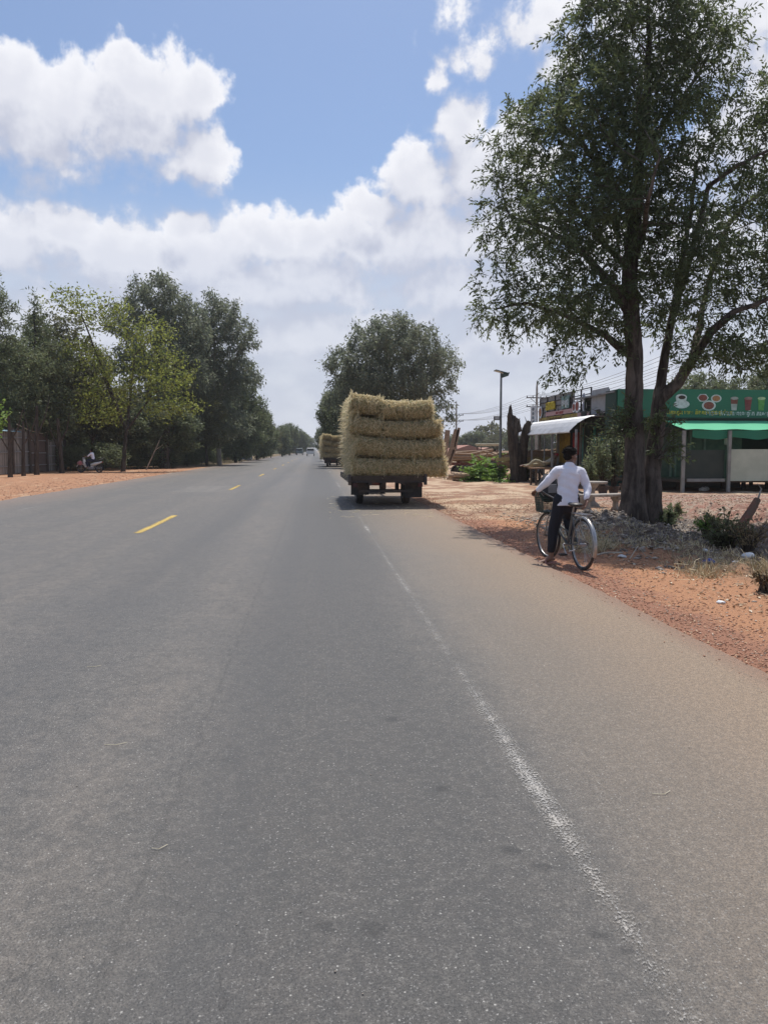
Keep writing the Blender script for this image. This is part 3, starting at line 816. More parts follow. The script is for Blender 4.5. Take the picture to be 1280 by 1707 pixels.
# open airy yellow-green tree whose limbs show
TREES['airy'] = proto('airy_tree', 13, [(-3.2, 0, .90, 2.2, 1.5, .09, .8), (-.8, 0, .82, 2.2, 2, .12, .8), (1.8, 0, .72, 2.2, 2, .13, .8), (-2.4, 0, .62, 2.2, 2, .10, .7), (3.2, 0, .54, 2.4, 2, .13, .9), (.3, -.5, .50, 2.8, 2, .12, .8),
    (3.4, -.5, .36, 2.2, 2, .10, 1.2), (-1.8, 0, .36, 2.4, 2, .12, 1)], LEAF_YEL, BARK_DARK, 15, .22, .17, (.3, 0), [(-2.5, 0, .82), (1.0, 0, .62), (-1.2, 0, .5), (2.2, 0, .42)],
    n_attr=900, step=.34, infl=3, kill=.52, tip=.012, leaf=(.25, .11), per=11, spread=.5, droop=.2, thr=2.4)
# feathery spire-topped tree
TREES['spire'] = proto('feathery_tree', 13.5, [(0, 0, .93, .7, .7, .09, 1), (.1, 0, .78, 1.6, 1.5, .12, 1), (-.8, 0, .62, 2.4, 2.2, .13, 1), (1, 0, .52, 2.5, 2.2, .13, 1), (0, 0, .38, 3.2, 2.6, .13, 1), (0, 0, .26, 3.2, 2.6, .08, .7)],
    LEAF_DARK, BARK_DARK, 16, .5, .19, (0, 0), [(.1, 0, .88)],
    n_attr=1200, step=.32, infl=3, kill=.46, tip=.012, leaf=(.30, .08), per=20, spread=.35, droop=.1, thr=2.6)
# low scrub that fills the foot of the tree line
TREES['scrub'] = proto('shrub', 3.2, [(0, 0, .55, 1.7, 1.4, .42, 1), (-1.1, .1, .38, 1.1, 1, .32, 1), (1.2, -.1, .4, 1.1, 1, .34, 1)], LEAF_DARK, BARK_DARK, 17, .1, .05, (0, 0), None,
    n_attr=480, step=.2, infl=2, kill=.32, tip=.008, leaf=(.18, .075), per=14, spread=.3, droop=.2, thr=2.8, cat='shrub')
USED = set()
def plant(kind, px, Y, top, label, rz=0.0, wide=1.0, group=None, base_px_y=None, name=None, H={'euc': 17, 'round': 14, 'bushy': 11, 'olive': 12, 'airy': 13, 'spire': 13.5, 'scrub': 3.2}):
    p = PD(px, 750, Y); x = p.x
    z = hz(x, Y)
    ht = PD(px, top, Y).z - z
    s = ht / H[kind]
    o = TREES[kind]
    if kind in USED: o = _copy(o, None)
    USED.add(kind)
    o.location = (x, Y, z); o.rotation_euler = (0, 0, rz); o.scale = (s * wide, s * wide, s)
    if name: o.name = name
    tag(o, label, 'shrub' if kind == 'scrub' else 'tree', group)
    return o
GL = 'trees lining the left side of the road'
plant('spire', 2, 52, 436, 'dark feathery tree with a spire top rising above the blue roofed shed', .3, 1.0, GL)
plant('spire', 66, 56, 486, 'feathery dark tree with drooping tips above the slatted fence', 2.2, 1.15, GL)
plant('olive', 100, 60, 508, 'olive green tree just left of the tall yellowish open tree', 1.1, 1.15, GL)
plant('airy', 205, 57, 470, 'open yellowish green tree with bare curving limbs showing against the sky', 0, 1.0, GL)
plant('olive', 28, 60, 560, 'olive brown tree low behind the slatted fence', 2.6, 1.3, GL)
plant('olive', 150, 62, 590, 'olive green tree standing right behind the parked motorcycle rider', 4.0, 1.35, GL)
plant('euc', 268, 72, 450, 'tallest grey green tree of the left row behind the yellowish open tree', .4, 1.0, GL)
plant('euc', 366, 79, 486, 'tall dark tree whose drooping crown reaches furthest over the left verge', 2.9, .98, GL)
plant('bushy', 310, 84, 560, 'dark bushy tree low between the two tallest trees on the left', 1.9, 1.1, GL)
plant('bushy', 392, 96, 612, 'bushy tree under the right edge of the tall drooping crown', .6, .85, GL)
plant('bushy', 205, 70, 640, 'dark low tree filling in under the yellowish open tree', 3.2, 1.5, GL)
plant('bushy', 80, 66, 600, 'dark bushy tree behind the fence between two feathery trees', 5.0, 1.4, GL)
plant('bushy', 270, 66, 662, 'low dark tree at the foot of the tallest tree', 4.1, 1.5, GL)
plant('olive', 345, 76, 640, 'olive tree at the foot of the tall drooping tree', 5.2, 1.2, GL)
plant('bushy', 428, 118, 672, 'dark round tree over the small roadside stall on the left', 2.0, 1.1, GL)
plant('bushy', 400, 108, 650, 'dark tree between the tall drooping tree and the roadside stall', 3.7, 1.0, GL)
GF = 'distant trees closing in on the vanishing point of the road'
plant('olive', 452, 150, 702, 'distant pale green tree just past the white roofed stall', .7, 1.0, GF)
plant('bushy', 470, 178, 706, 'distant dark tree past the pale green one on the left', 1.7, 1.0, GF)
plant('bushy', 483, 212, 702, 'distant dark tree, tallest of the far left row', 4.4, 1.0, GF)
plant('bushy', 494, 260, 711, 'distant tree sloping down towards the end of the road', 3.0, 1.1, GF)
plant('bushy', 503, 320, 718, 'small far tree on the left close to the end of the road', 5.6, 1.2, GF)
plant('bushy', 512, 420, 725, 'tiny hazy tree at the very end of the road on the left', 2.2, 1.5, GF)
plant('bushy', 440, 140, 700, 'distant dark tree behind the white roofed stall', 2.7, 1.0, GF)
plant('round', 655, 66, 514, 'large round grey green tree rising behind the straw cart', 0, .98, 'trees behind the straw carts')
plant('bushy', 566, 82, 636, 'dark tree left of the large round tree above the second straw cart', 1.0, .8, 'trees behind the straw carts')
plant('olive', 548, 104, 650, 'sparse light tree standing above the second straw cart', 2.0, .6, 'trees behind the straw carts')
plant('bushy', 600, 74, 600, 'dark tree filling in under the left half of the large round tree', 4.0, .9, 'trees behind the straw carts')
plant('bushy', 690, 80, 640, 'dark tree under the right half of the large round tree', 2.4, .8, 'trees behind the straw carts')
plant('bushy', 539, 150, 706, 'far tree on the right beyond both straw carts', 1.1, .8, 'trees behind the straw carts')
GR = 'low distant trees behind the timber yard'
plant('bushy', 790, 190, 716, 'low distant tree between the thin power pole and the lamp post', 0, 1.5, GR)
plant('bushy', 758, 210, 724, 'low distant tree behind the leaning boards', 2, 1.6, GR)
plant('olive', 822, 180, 722, 'low distant tree behind the lamp post', 1, 1.7, GR)
plant('bushy', 862, 160, 712, 'low distant tree behind the dead forked trunk', 4, 1.5, GR)
plant('bushy', 905, 150, 700, 'low distant tree behind the lattice sign', 5, 1.5, GR)
plant('bushy', 1160, 60, 612, 'dark tree peeping over the green banner beside the trunk', 1.2, 1.1, 'trees behind the green drinks shop')
plant('bushy', 1232, 62, 620, 'dark tree top over the drink pictures of the green banner', 3.0, 1.0, 'trees behind the green drinks shop')
plant('bushy', 1300, 50, 590, 'dark tree over the right end of the green banner', 3.6, 1.0, 'trees behind the green drinks shop')
GS = 'scrub along the foot of the left tree line'
for i, (px, Y, top, lb) in enumerate([(118, 58, 738, 'dark scrub between the slatted fence and the motorcycle'), (140, 60, 735, 'dark scrub left behind the motorcycle rider'), (172, 60, 733, 'dark scrub right behind the motorcycle rider'), (200, 63, 736, 'scrub bush below the yellowish tree'),
                               (228, 65, 738, 'scrub bush beside a thin leaning stem'), (256, 67, 740, 'scrub bush left of the dark tree trunk'), (286, 70, 742, 'scrub bush right of the dark tree trunk'), (312, 74, 744, 'scrub bush left of the pale trunk'),
                               (336, 80, 745, 'scrub bush at the pale trunk'), (356, 87, 745, 'scrub bush just past the pale trunk'), (374, 96, 745, 'scrub bush near the bend of the left verge'), (392, 106, 745, 'brown edged scrub just before the roadside stall'), (244, 75, 725, 'taller scrub bush deep behind the dark trunk'), (330, 90, 728, 'taller scrub bush deep behind the pale trunk'), (160, 70, 722, 'taller scrub bush deep behind the motorcycle')]):
    plant('scrub', px, Y, top, lb, i * 1.3, 1.25 + .2 * (i % 3), GS)


# ------------------------------------------------------------------ shared materials
M_BLACK = mat('black_rubber', (.018, .018, .019), (.03, .028, .026), 9, .75, .3, dirt=.5, dirtc=(.12, .08, .055))
M_STEEL = mat('dark_painted_steel', (.03, .03, .034), (.055, .045, .042), 7, .55, .2, dirt=.6, dirtc=(.13, .085, .06), metal=.2)
M_GREYST = mat('grey_steel', (.22, .23, .24), (.30, .30, .30), 5, .5, .1, metal=.4, dirt=.3)
M_CHROME = mat('dull_chrome', (.42, .42, .42), (.30, .29, .28), 9, .40, 0, metal=.9, dirt=.3)
M_WOOD = mat('weathered_planks', (.24, .15, .095), (.36, .25, .17), 5, .85, .5, stretch=(1, 8, 8), island=.3)
M_LOG = mat('stripped_logs', (.30, .20, .13), (.42, .30, .20), 6, .85, .6, stretch=(2, 9, 9), island=.35)
M_REDFR = mat('rust_red_frame', (.18, .05, .035), (.12, .045, .035), 6, .7, .3, dirt=.5)
M_WHITE = mat('white_paint', (.72, .72, .70), (.60, .60, .57), 4, .45, 0, dirt=.3, dirtc=(.35, .28, .22))
M_RED = mat('red_plastic', (.35, .03, .03), (.25, .025, .03), 4, .35)
M_PINK = mat('faded_red_plastic', (.40, .09, .10), (.55, .30, .30), 3, .4)
M_SKIN = mat('skin', (.20, .105, .07), (.165, .085, .055), 9, .5, .05)
M_HAIR = mat('black_hair', (.007, .006, .005), (.014, .011, .010), 30, .85, .3, 60, spec=.15)
M_SHIRT = mat('white_shirt_cloth', (.74, .74, .80), (.68, .68, .75), 5, .85, .25, 22)
M_TROUS = mat('navy_trouser_cloth', (.007, .008, .014), (.010, .011, .018), 8, .85, .2)
M_SANDAL = mat('dusty_pink_rubber', (.40, .20, .18), (.30, .15, .13), 10, .7)
M_STRAWCORE, g, b = newmat('straw_core')
tc = g.n('ShaderNodeTexCoord').outputs['Object']
v1 = g.noise(g.v('MULTIPLY', tc, (14, 60, 60)), 1, 4, .7, 1.2); v2 = g.noise(tc, 60, 3, .7)
c = g.mix(g.ss(v1, .35, .65), (.48, .37, .18), (.82, .68, .38)); c = g.mix(g.ss(v2, .4, .6, 0, .6), c, (.15, .11, .055))
g.put(b.inputs['Base Color'], c); b.inputs['Roughness'].default_value = .9
g.put(b.inputs['Normal'], g.bump(g.m('ADD', v1, v2), 1, .03))
M_STRAW, g, b = newmat('loose_straw')
rnd = g.n('ShaderNodeNewGeometry').outputs['Random Per Island']
c = g.mix(g.ss(rnd, 0, 1), (.66, .54, .32), (.95, .85, .60)); c = g.mix(g.ss(rnd, .78, .8), c, (.42, .40, .22))
g.put(b.inputs['Base Color'], c); b.inputs['Roughness'].default_value = .6
t = g.n('ShaderNodeBsdfTranslucent'); g.put(t.inputs[0], c); mx = g.n('ShaderNodeMixShader'); mx.inputs[0].default_value = .45
g.put(mx.inputs[1], b.outputs[0]); g.put(mx.inputs[2], t.outputs[0]); g.put(M_STRAW.node_tree.nodes['Material Output'].inputs[0], mx.outputs[0])
M_TWINE = mat('pale_twine', (.60, .54, .40), (.5, .44, .3), 20, .8)

def strands(P, D, L, w, rng, bend=.25):
    n = len(P); L = L[:, None]; r = unit(rng.normal(size=(n, 3)))
    S = unit(np.cross(D, r)) * w / 2; Bv = np.cross(S, D); Bv = unit(Bv) * L * bend * rng.normal(size=(n, 1))
    a, m, e = P, P + D * L * .5 + Bv, P + D * L
    V = np.stack([a - S, a + S, m + S, m - S, e + S * .6, e - S * .6], 1)
    return np_mesh('loose_straw', V, 6, [(0, 1, 2, 3), (3, 2, 4, 5)])

# ------------------------------------------------------------------ straw bales
BR = .232
def bale(seed, L, hang=0):
    rg = np.random.default_rng(seed)
    core = MB(); n = 22; m = 12
    pts = [(L * (i / m - .5), 0, 0) for i in range(m + 1)]
    rr = []
    for i in range(m + 1):
        t = abs(i / m - .5) * 2
        rr.append(BR * (.97 - .16 * max(0, t - .75) / .25) * (1 + .03 * rg.normal()))
    core.tube(pts, rr, n)
    core.v = [tuple(Vector(p) * 1.0 + Vector((0, 0, 0)) + Vector(p).normalized() * .025 * mnoise.noise(Vector(p) * 9 + Vector((seed, 0, 0)))) for p in core.v]
    o = thing('straw_bale', None, 'straw bale')
    core.build('straw_roll', M_STRAWCORE, o, smooth=True)
    N = 2100
    th = rg.uniform(0, 2 * PI, N); x = rg.uniform(-L / 2, L / 2, N); r = BR * rg.uniform(.96, 1.04, N)
    Pp = np.stack([x, r * np.cos(th), r * np.sin(th)], 1)
    Tn = np.stack([0 * th, -np.sin(th), np.cos(th)], 1); Rn = np.stack([0 * th, np.cos(th), np.sin(th)], 1); X = np.array([1., 0, 0])
    D = unit(Tn * rg.choice([-1, 1], (N, 1)) * rg.uniform(.4, 1, (N, 1)) + X * rg.normal(size=(N, 1)) * .75 + Rn * rg.uniform(-.06, .16, (N, 1)))
    Ls = rg.uniform(.05, .14, N)
    # frayed ends
    K = 700
    th2 = rg.uniform(0, 2 * PI, K); r2 = BR * rg.random(K) ** .5; sd = rg.choice([-1, 1], K)
    P2 = np.stack([sd * L / 2 * .97, r2 * np.cos(th2), r2 * np.sin(th2)], 1)
    D2 = unit(np.stack([sd * rg.uniform(.1, .7, K), rg.normal(size=K) * .9, rg.normal(size=K) * .9 - .25], 1))
    L2 = rg.uniform(.06, .20, K)
    # stray stalks that stick out
    K3 = 110; th3 = rg.uniform(0, 2 * PI, K3)
    R3 = np.stack([0 * th3, np.cos(th3), np.sin(th3)], 1)
    P3 = R3 * BR + X * rg.uniform(-L / 2, L / 2, (K3, 1)); D3 = unit(R3 + rg.normal(size=(K3, 3)) * .7); L3 = rg.uniform(.05, .13, K3)
    PP = np.concatenate([Pp, P2, P3]); DD = np.concatenate([D, D2, D3]); LL = np.concatenate([Ls, L2, L3])
    link_mesh('loose_straw', strands(PP, DD, LL, .016, rg), M_STRAW, o)
    return o
BALES = [bale(21, .84), bale(22, .84), bale(23, .84), bale(24, .84)]
bale_used = set()
def put_bale(k, loc, rz, tilt, label, group, sc=(1, 1, 1), roll=0):
    o = BALES[k]
    if k in bale_used: o = _copy(o, None)
    bale_used.add(k)
    o.location = loc; o.scale = sc
    o.rotation_mode = 'XYZ'
    M = Matrix.Rotation(rz, 3, 'Z') @ Matrix.Rotation(tilt, 3, 'Y') @ Matrix.Rotation(roll, 3, 'X')
    o.rotation_euler = M.to_euler()
    tag(o, label, 'straw bale', group)
    return o
LAY = ['bottom', 'second', 'third', 'top']; POSN = ['left', 'middle', 'right']
def load(cx, y0, z0, rows, cartname, seed, far=False, wide=1.0):
    """four layers of rolls laid across the bed; the rows run forward from y0"""
    rg = random.Random(seed)
    g1 = 'straw bales on the ' + cartname
    xoff = [.06, .02, .0, -.12]; wd = [2.36, 2.30, 2.28, 2.06]
    for L in range(4):
        for r_ in range(rows):
            for p in range(3):
                if r_ > 0 and L < 3 and p == 1: continue
                if far and r_ > 0 and p == 2 and L < 3: continue
                W = wd[L] / 3 * wide
                x = cx + xoff[L] + (p - 1) * W + rg.uniform(-.015, .015)
                x += rg.uniform(-.07, .07) * (p != 1)
                if p == 0: x -= rg.uniform(0, .05)
                y = y0 + r_ * .515 + rg.uniform(-.025, .02) + L * .05
                z = z0 + .24 + L * .522 + (1 - p) * .04 * (L > 0) + (.05 if (L == 3 and p == 0) else 0) + rg.uniform(-.018, .015) - .05 * (p == 1 and L > 0)
                pos = 'rear' if r_ == 0 else 'row %d from the rear' % (r_ + 1)
                if r_ == 0: lb = 'rear straw bale of the %s, %s one in the %s layer' % (cartname, POSN[p], LAY[L])
                elif p == 0: lb = 'left flank straw bale, %s, %s layer, %s from the rear' % (cartname, LAY[L], ['', 'second', 'third', 'fourth', 'fifth', 'sixth', 'seventh', 'eighth', 'ninth'][r_])
                elif L == 3: lb = 'top layer straw bale of the %s, %s column, %s from the rear' % (cartname, POSN[p], ['', 'second', 'third', 'fourth', 'fifth', 'sixth', 'seventh', 'eighth', 'ninth'][r_])
                elif True: lb = 'right flank straw bale, %s, %s layer, %s from the rear' % (cartname, LAY[L], ['', 'second', 'third', 'fourth', 'fifth', 'sixth', 'seventh', 'eighth', 'ninth'][r_])
                else: lb = 'straw bale on the right flank of the %s, hidden by the rear row' % cartname
                rz = rg.uniform(-.05, .05) + (.0 if p else -.05)
                s_r = .945 + .05 * math.sin(L * 2.3 + r_ * 1.1)
                if L == 3 and r_ == 0 and p == 1: rz = .30
                put_bale(rg.randrange(4), (x, y, z), rz, rg.uniform(-.02, .03) + (.09 * (p - 1) * -1 if L else .0) + .02, lb, g1, (W / .82, s_r, s_r * rg.uniform(.95, 1.0)), rg.uniform(0, 6.28))
def hanging_straw(cx, y0, y1, z0, z1, label, seed, n=5200, x_out=.16):
    """loose straw combed down over the left flank of the load"""
    rg = np.random.default_rng(seed)
    z = rg.uniform(z0, z1, n); y = rg.uniform(y0, y1, n)
    bulge = .07 + x_out * np.sin((z - z0) / (z1 - z0) * PI) ** .6 * .6
    P = np.stack([cx - bulge * rg.random(n), y, z], 1)
    D = unit(np.stack([-rg.random(n) * .55, rg.normal(size=n) * .5, -rg.random(n) * 1.2 + .15], 1))
    me = strands(P, D, rg.uniform(.10, .34, n), .011, rg, .2)
    o = link_mesh('hanging_straw', me, M_STRAW)
    return tag(o, label, 'straw', kind='stuff')

# ------------------------------------------------------------------ cart pulled by a two wheeled tractor
def wheel(parent, c, Rw, w, name='wheel', rim=M_GREYST, hub=True):
    t = MB()
    prof = [(Rw * .62, -w * .42), (Rw * .9, -w * .5), (Rw * .985, -w * .36), (Rw, 0), (Rw * .985, w * .36), (Rw * .9, w * .5), (Rw * .62, w * .42)]
    M = Matrix.Translation(c) @ Matrix.Rotation(PI / 2, 4, 'Y')
    t.lathe(prof, 28, M)
    for k in range(20):          # tread lugs
        a = 2 * PI * k / 20
        for sgn in (-1, 1):
            Mk = M @ Matrix.Rotation(a + sgn * .06, 4, 'Z') @ Matrix.Translation((Rw * .985, 0, sgn * w * .2)) @ Matrix.Rotation(sgn * .5, 4, 'X')
            t.box(-.012, .014, -.013, .013, -w * .2, w * .2, Mk)
    tyre = t.build('tyre', M_BLACK, parent, smooth=True, ang=40)
    tyre.name = name
    r = MB(); r.lathe([(Rw * .6, -w * .30), (Rw * .63, -w * .44), (Rw * .58, -w * .44), (Rw * .5, -w * .2), (Rw * .2, -w * .16), (Rw * .18, -w * .42), (.02, -w * .44)], 24, M)
    r.lathe([(.02, w * .44), (Rw * .18, w * .42), (Rw * .2, w * .16), (Rw * .5, w * .2), (Rw * .58, w * .44), (Rw * .63, w * .44), (Rw * .6, w * .30)], 24, M)
    r.build('rim', rim, tyre, smooth=True, ang=30)
    return tyre
def straw_cart(label, loc, rz=0):
    o = thing('straw_cart', label, 'cart', loc, rz, 'carts loaded with straw')
    Wb, Lb, zb = 1.02, 5.0, .80      # half width, length, deck height
    m = MB()
    for x in (-.45, .45): m.box(x - .04, x + .04, -1.2, 4.9, zb - .22, zb - .08)
    for y in np.arange(-1.15, 4.0, .62): m.box(-Wb, Wb, y - .03, y + .03, zb - .14, zb - .085)
    m.box(-Wb, Wb, -1.26, -1.2, zb - .16, zb)
    for x in (-Wb, Wb - .05): m.box(x, x + .05, -1.199, 3.8, zb - .16, zb - .001)
    m.bar((-.04, 4.8, zb - .15), (0, 5.9, .55), .08, .08)
    m.box(-.72, .72, .10, .20, .30, .40); m.box(-.45, -.37, 0, .3, .4, .58); m.box(.37, .45, 0, .3, .4, .58)
    m.box(-.72, .72, -.92, -.86, .37, .43)
    m.build('frame', M_STEEL, o)
    d = MB()
    for k in range(13): d.box(-Wb + .06 + k * .151, -Wb + .06 + k * .151 + .142, -1.19, 3.78, zb - .084, zb - .05)
    d.build('deck_boards', M_WOOD, o)
    t = MB(); t.box(-.95, .95, -1.32, -1.28, zb - .10, zb + .02); t.build('tailboard', mat('brown_tailboard', (.045, .03, .022), (.07, .05, .035), 4, .8, .3, stretch=(1, 6, 6)), o)
    for sx in (-1, 1):
        w = wheel(o, Vector((sx * .655, .15, .37)), .37, .20)
    fl = MB()                       # hanging mud flaps behind the wheels
    for sx in (-1, 1):
        f = MB(); x0 = sx * .72; 
        f.box(min(x0 - .22, x0 + .26), max(x0 - .22, x0 + .26), -.84, -.82, .22 if sx > 0 else .30, zb - .14); f.build('mud_flap', M_BLACK, o)
        l = MB(); l.box(sx * .86 - .06, sx * .86 + .06, -1.34, -1.3, zb - .27, zb - .17); l.build('tail_lamp', mat('dirty_red_lens', (.07, .012, .012), (.05, .02, .015)), o)
    for sx in (-1, 1):
        h = MB(); h.box(sx * 1.0 - .04, sx * 1.0 + .04, -1.34, -1.24, zb - .22, zb + .06, b=.01); h.build('hook_bracket', M_STEEL, o)
    return o
def walking_tractor(label, loc, rz=0):
    o = thing('walking_tractor', label, 'tractor', loc, rz, 'walking tractors pulling the straw carts')
    for sx in (-1, 1): wheel(o, Vector((sx * .34, 0, .36)), .36, .19)
    b_ = MB(); b_.box(-.24, .24, -.25, .25, .28, .62, b=.03); b_.box(-.05, .05, -.4, .2, .62, .8, b=.02); b_.build('gearbox', M_REDFR, o)
    e = MB(); e.box(-.25, .25, .3, .95, .40, .85, b=.04); e.box(-.22, .22, .35, .8, .85, 1.0, b=.05); e.build('engine', M_REDFR, o)
    e = MB(); e.lathe([(.0, 0), (.22, 0), (.22, .07), (.05, .09)], 20, Matrix.Translation((-.34, .6, .62)) @ Matrix.Rotation(PI / 2, 4, 'Y')); e.build('flywheel', M_STEEL, o, smooth=True)
    h = MB()
    for sx in (-1, 1): h.tube([(sx * .12, 0, .62), (sx * .25, -.8, .95), (sx * .38, -1.7, 1.0)], .018, 8)
    h.build('handlebar', M_GREYST, o, smooth=True)
    return o
AX1 = PG(637, 839.5)          # ground point under the near cart's axle
c1x = AX1.x + .02
straw_cart('straw loaded cart nearest the camera, seen from behind on the shoulder', (c1x, AX1.y, 0), .012)
walking_tractor('red walking tractor hidden in front of the nearest straw cart', (c1x + .1, AX1.y + 5.2, 0))
load(c1x + .33, AX1.y - 1.08, .80, 9, 'near cart', 4)
hanging_straw(c1x + .33 - 1.14, AX1.y - 1.1, AX1.y + 3.4, .82, 2.84, 'loose golden straw hanging over the left flank of the near cart load', 6, 4200)
hanging_straw(c1x + .33 - 1.05, AX1.y - 1.25, AX1.y - .9, .74, 2.7, 'loose straw tufts on the rear left corner of the near cart load', 7, 160)
# ties over the rear of the load
for k, (dx, top, bot, w) in enumerate([(-.48, 2.78, 1.35, .03), (.06, 2.74, .9, -.02), (.60, 2.68, .78, .02), (1.06, 2.1, .80, .04)]):
    rp = MB(); yb = AX1.y - 1.0
    pts = [(c1x + .33 + dx - w * 2, yb + .3, top + .08)]
    for i in range(15):
        z = top + (bot - top) * i / 14
        ph = ((z - .76) / .515) % 1.0
        pts.append((c1x + .33 + dx + w * math.sin(i * .9), yb - .15 - .085 * math.sin(ph * PI) + (z - .76) * .10, z))
    rp.tube(pts, .0065, 5)
    tag(rp.build('tie_rope', M_TWINE, smooth=True), ['leftmost', 'second from the left', 'third from the left', 'rightmost'][k] + ' pale rope tied down over the rear of the near straw load', 'rope', 'ropes over the near straw load')
AX2 = PG(551, 777.5)
AX2 = Vector((1.72, 70.0, 0))
straw_cart('smaller looking straw cart further down the road on the shoulder', (AX2.x, AX2.y, 0), 0)
walking_tractor('walking tractor hidden in front of the farther straw cart', (AX2.x, AX2.y + 5.2, 0))
load(AX2.x + .05, AX2.y - 1.0, .76, 7, 'farther cart', 9, far=True, wide=.9)
hanging_straw(AX2.x + .05 - 1.15, AX2.y - 1.1, AX2.y + 3, .72, 2.8, 'loose straw on the left flank of the farther cart load', 16, 1500)

# ------------------------------------------------------------------ far traffic and the stall at the end of the road
def small_truck(label, loc, rz, colr):
    o = thing('parked_truck', label, 'truck', loc, rz)
    b_ = MB(); b_.box(-.95, .95, 0, 1.6, .5, 1.3, b=.08); b_.box(-.9, .9, .15, 1.5, 1.3, 2.0, b=.12); b_.build('cab', colr, o)
    c_ = MB(); c_.box(-.8, .8, -.012, .1, 1.35, 1.85); c_.build('windscreen', mat('dark_glass', (.02, .025, .03), rough=.15), o)
    d_ = MB(); d_.box(-1, 1, 1.7, 4.6, .7, 1.6, b=.04); d_.build('cargo_bed', M_GREYST, o)
    for sx in (-1, 1):
        for y in (.8, 3.8): wheel(o, Vector((sx * .85, y, .36)), .36, .2)
    return o
small_truck('tiny white truck coming towards us at the far end of the road', (-1.2 , 190, 0), 0, M_WHITE)
small_truck('tiny dark truck at the vanishing point left of the straw carts', (-4.6, 225, 0), 0, mat('teal_paint', (.10, .16, .17), rough=.5))
# white roofed stall, far left
sx_, sy_ = -11.6, 128
o = thing('roadside_stall', 'far roadside stall with a white sheet roof under the dark trees on the left', 'stall', (sx_, sy_, hz(sx_, sy_)))
for x in (-2.6, 2.6):
    for y in (-2, 2): q = MB(); q.box(x - .06, x + .06, y - .06, y + .06, 0, 2.5); q.build('post', M_WOOD, o)
q = MB(); q.prism([(-3, 2.4), (0, 3.1), (3, 2.4), (3, 2.46), (0, 3.17), (-3, 2.46)], -2.5, 2.5); q.build('roof', mat('pale_sheet_roof', (.55, .58, .58), rough=.5), o)
q = MB(); q.box(-2.2, 1.4, -1.6, -1.0, 0, .95); q.build('counter', mat('blue_counter', (.12, .18, .28)), o)
q = MB(); q.box(-2.0, .4, 1.9, 1.95, .2, 2.1); q.build('back_cloth', mat('faded_cloth', (.45, .4, .38)), o)
for i, (x, y, cc, lb) in enumerate([(-13.2, 118, (.5, .12, .1), 'red cool box in front of the far stall'), (-10.4, 121, (.62, .62, .6), 'white crate in front of the far stall')]):
    q = MB(); q.box(-.5, .5, -.35, .35, 0, .55, b=.04); q.box(-.53, .53, -.38, .38, .55, .66, b=.03)
    tag(q.build('cool_box' if i == 0 else 'crate', mat('box_paint%d' % i, cc), loc=(x, y, hz(x, y))), lb, 'box')
o = thing('house', 'white gabled building roof showing above the trees far left of the road', 'building', (-20, 205, 0))
q = MB(); q.box(-4, 4, -6, 6, 0, 5.2); q.build('wall', M_WHITE, o)
q = MB(); q.prism([(-4.6, 5.1), (0, 7.6), (4.6, 5.1), (4.6, 5.3), (0, 7.8), (-4.6, 5.3)], -6.5, 6.5); q.build('roof', mat('white_roof', (.7, .73, .72)), o)
for x in (-2, 2): q = MB(); q.box(x - .6, x + .6, -6.03, -5.98, 1.2, 2.6); q.build('window', mat('dark_glass', (.02, .025, .03), rough=.15), o)
# ------------------------------------------------------------------ bodies: tapered limbs fused into one skin
def fuse(name, mb, m, parent, voxel=.007, smooth=2, wr=0.0, seed=0, wfn=None):
    me = bpy.data.meshes.new(name); me.from_pydata(mb.v, [], mb.f); me.update()
    o = bpy.data.objects.new(name, me); COL.objects.link(o)
    rm_ = o.modifiers.new('r', 'REMESH'); rm_.mode = 'VOXEL'; rm_.voxel_size = voxel
    if smooth:
        s_ = o.modifiers.new('s', 'SMOOTH'); s_.iterations = smooth; s_.factor = .5
    dg_ = bpy.context.evaluated_depsgraph_get(); ev = o.evaluated_get(dg_)
    m2 = bpy.data.meshes.new_from_object(ev)
    bpy.data.objects.remove(o); bpy.data.meshes.remove(me)
    if wr:
        nn = [v.normal.copy() for v in m2.vertices]
        for v, n_ in zip(m2.vertices, nn):
            p = v.co
            a = wfn(p) if wfn else mnoise.noise(Vector((p.x * 9, p.y * 9, p.z * 5)) + Vector((seed, 0, 0)))
            v.co = p + n_ * wr * a
    m2.name = name
    return link_mesh(name, m2, m, parent, smooth=True)
def chain(mb, pts, r, n=12, ell=1.0, sub=3, up=(0, 0, 1)):
    """smooth tapered limb through the joints"""
    P = [Vector(p) for p in pts]; Q = []; RR = []
    for i in range(len(P) - 1):
        p0 = P[max(i - 1, 0)]; p1 = P[i]; p2 = P[i + 1]; p3 = P[min(i + 2, len(P) - 1)]
        for k in range(sub):
            t = k / sub
            Q.append(.5 * ((2 * p1) + (p2 - p0) * t + (2 * p0 - 5 * p1 + 4 * p2 - p3) * t * t + (3 * p1 - p0 - 3 * p2 + p3) * t ** 3))
            RR.append(r[i] * (1 - t) + r[i + 1] * t)
    Q.append(P[-1]); RR.append(r[-1])
    mb.tube(Q, RR, n, ell=ell, up=up)
    mb.ell(Q[0], (RR[0] * .98,) * 3 if ell == 1 else (RR[0] * .9, RR[0] * min(ell, 1) * .9, RR[0] * .9), 10, 7)
    mb.ell(Q[-1], (RR[-1] * .98,) * 3 if ell == 1 else (RR[-1] * .9, RR[-1] * min(ell, 1) * .9, RR[-1] * .9), 10, 7)
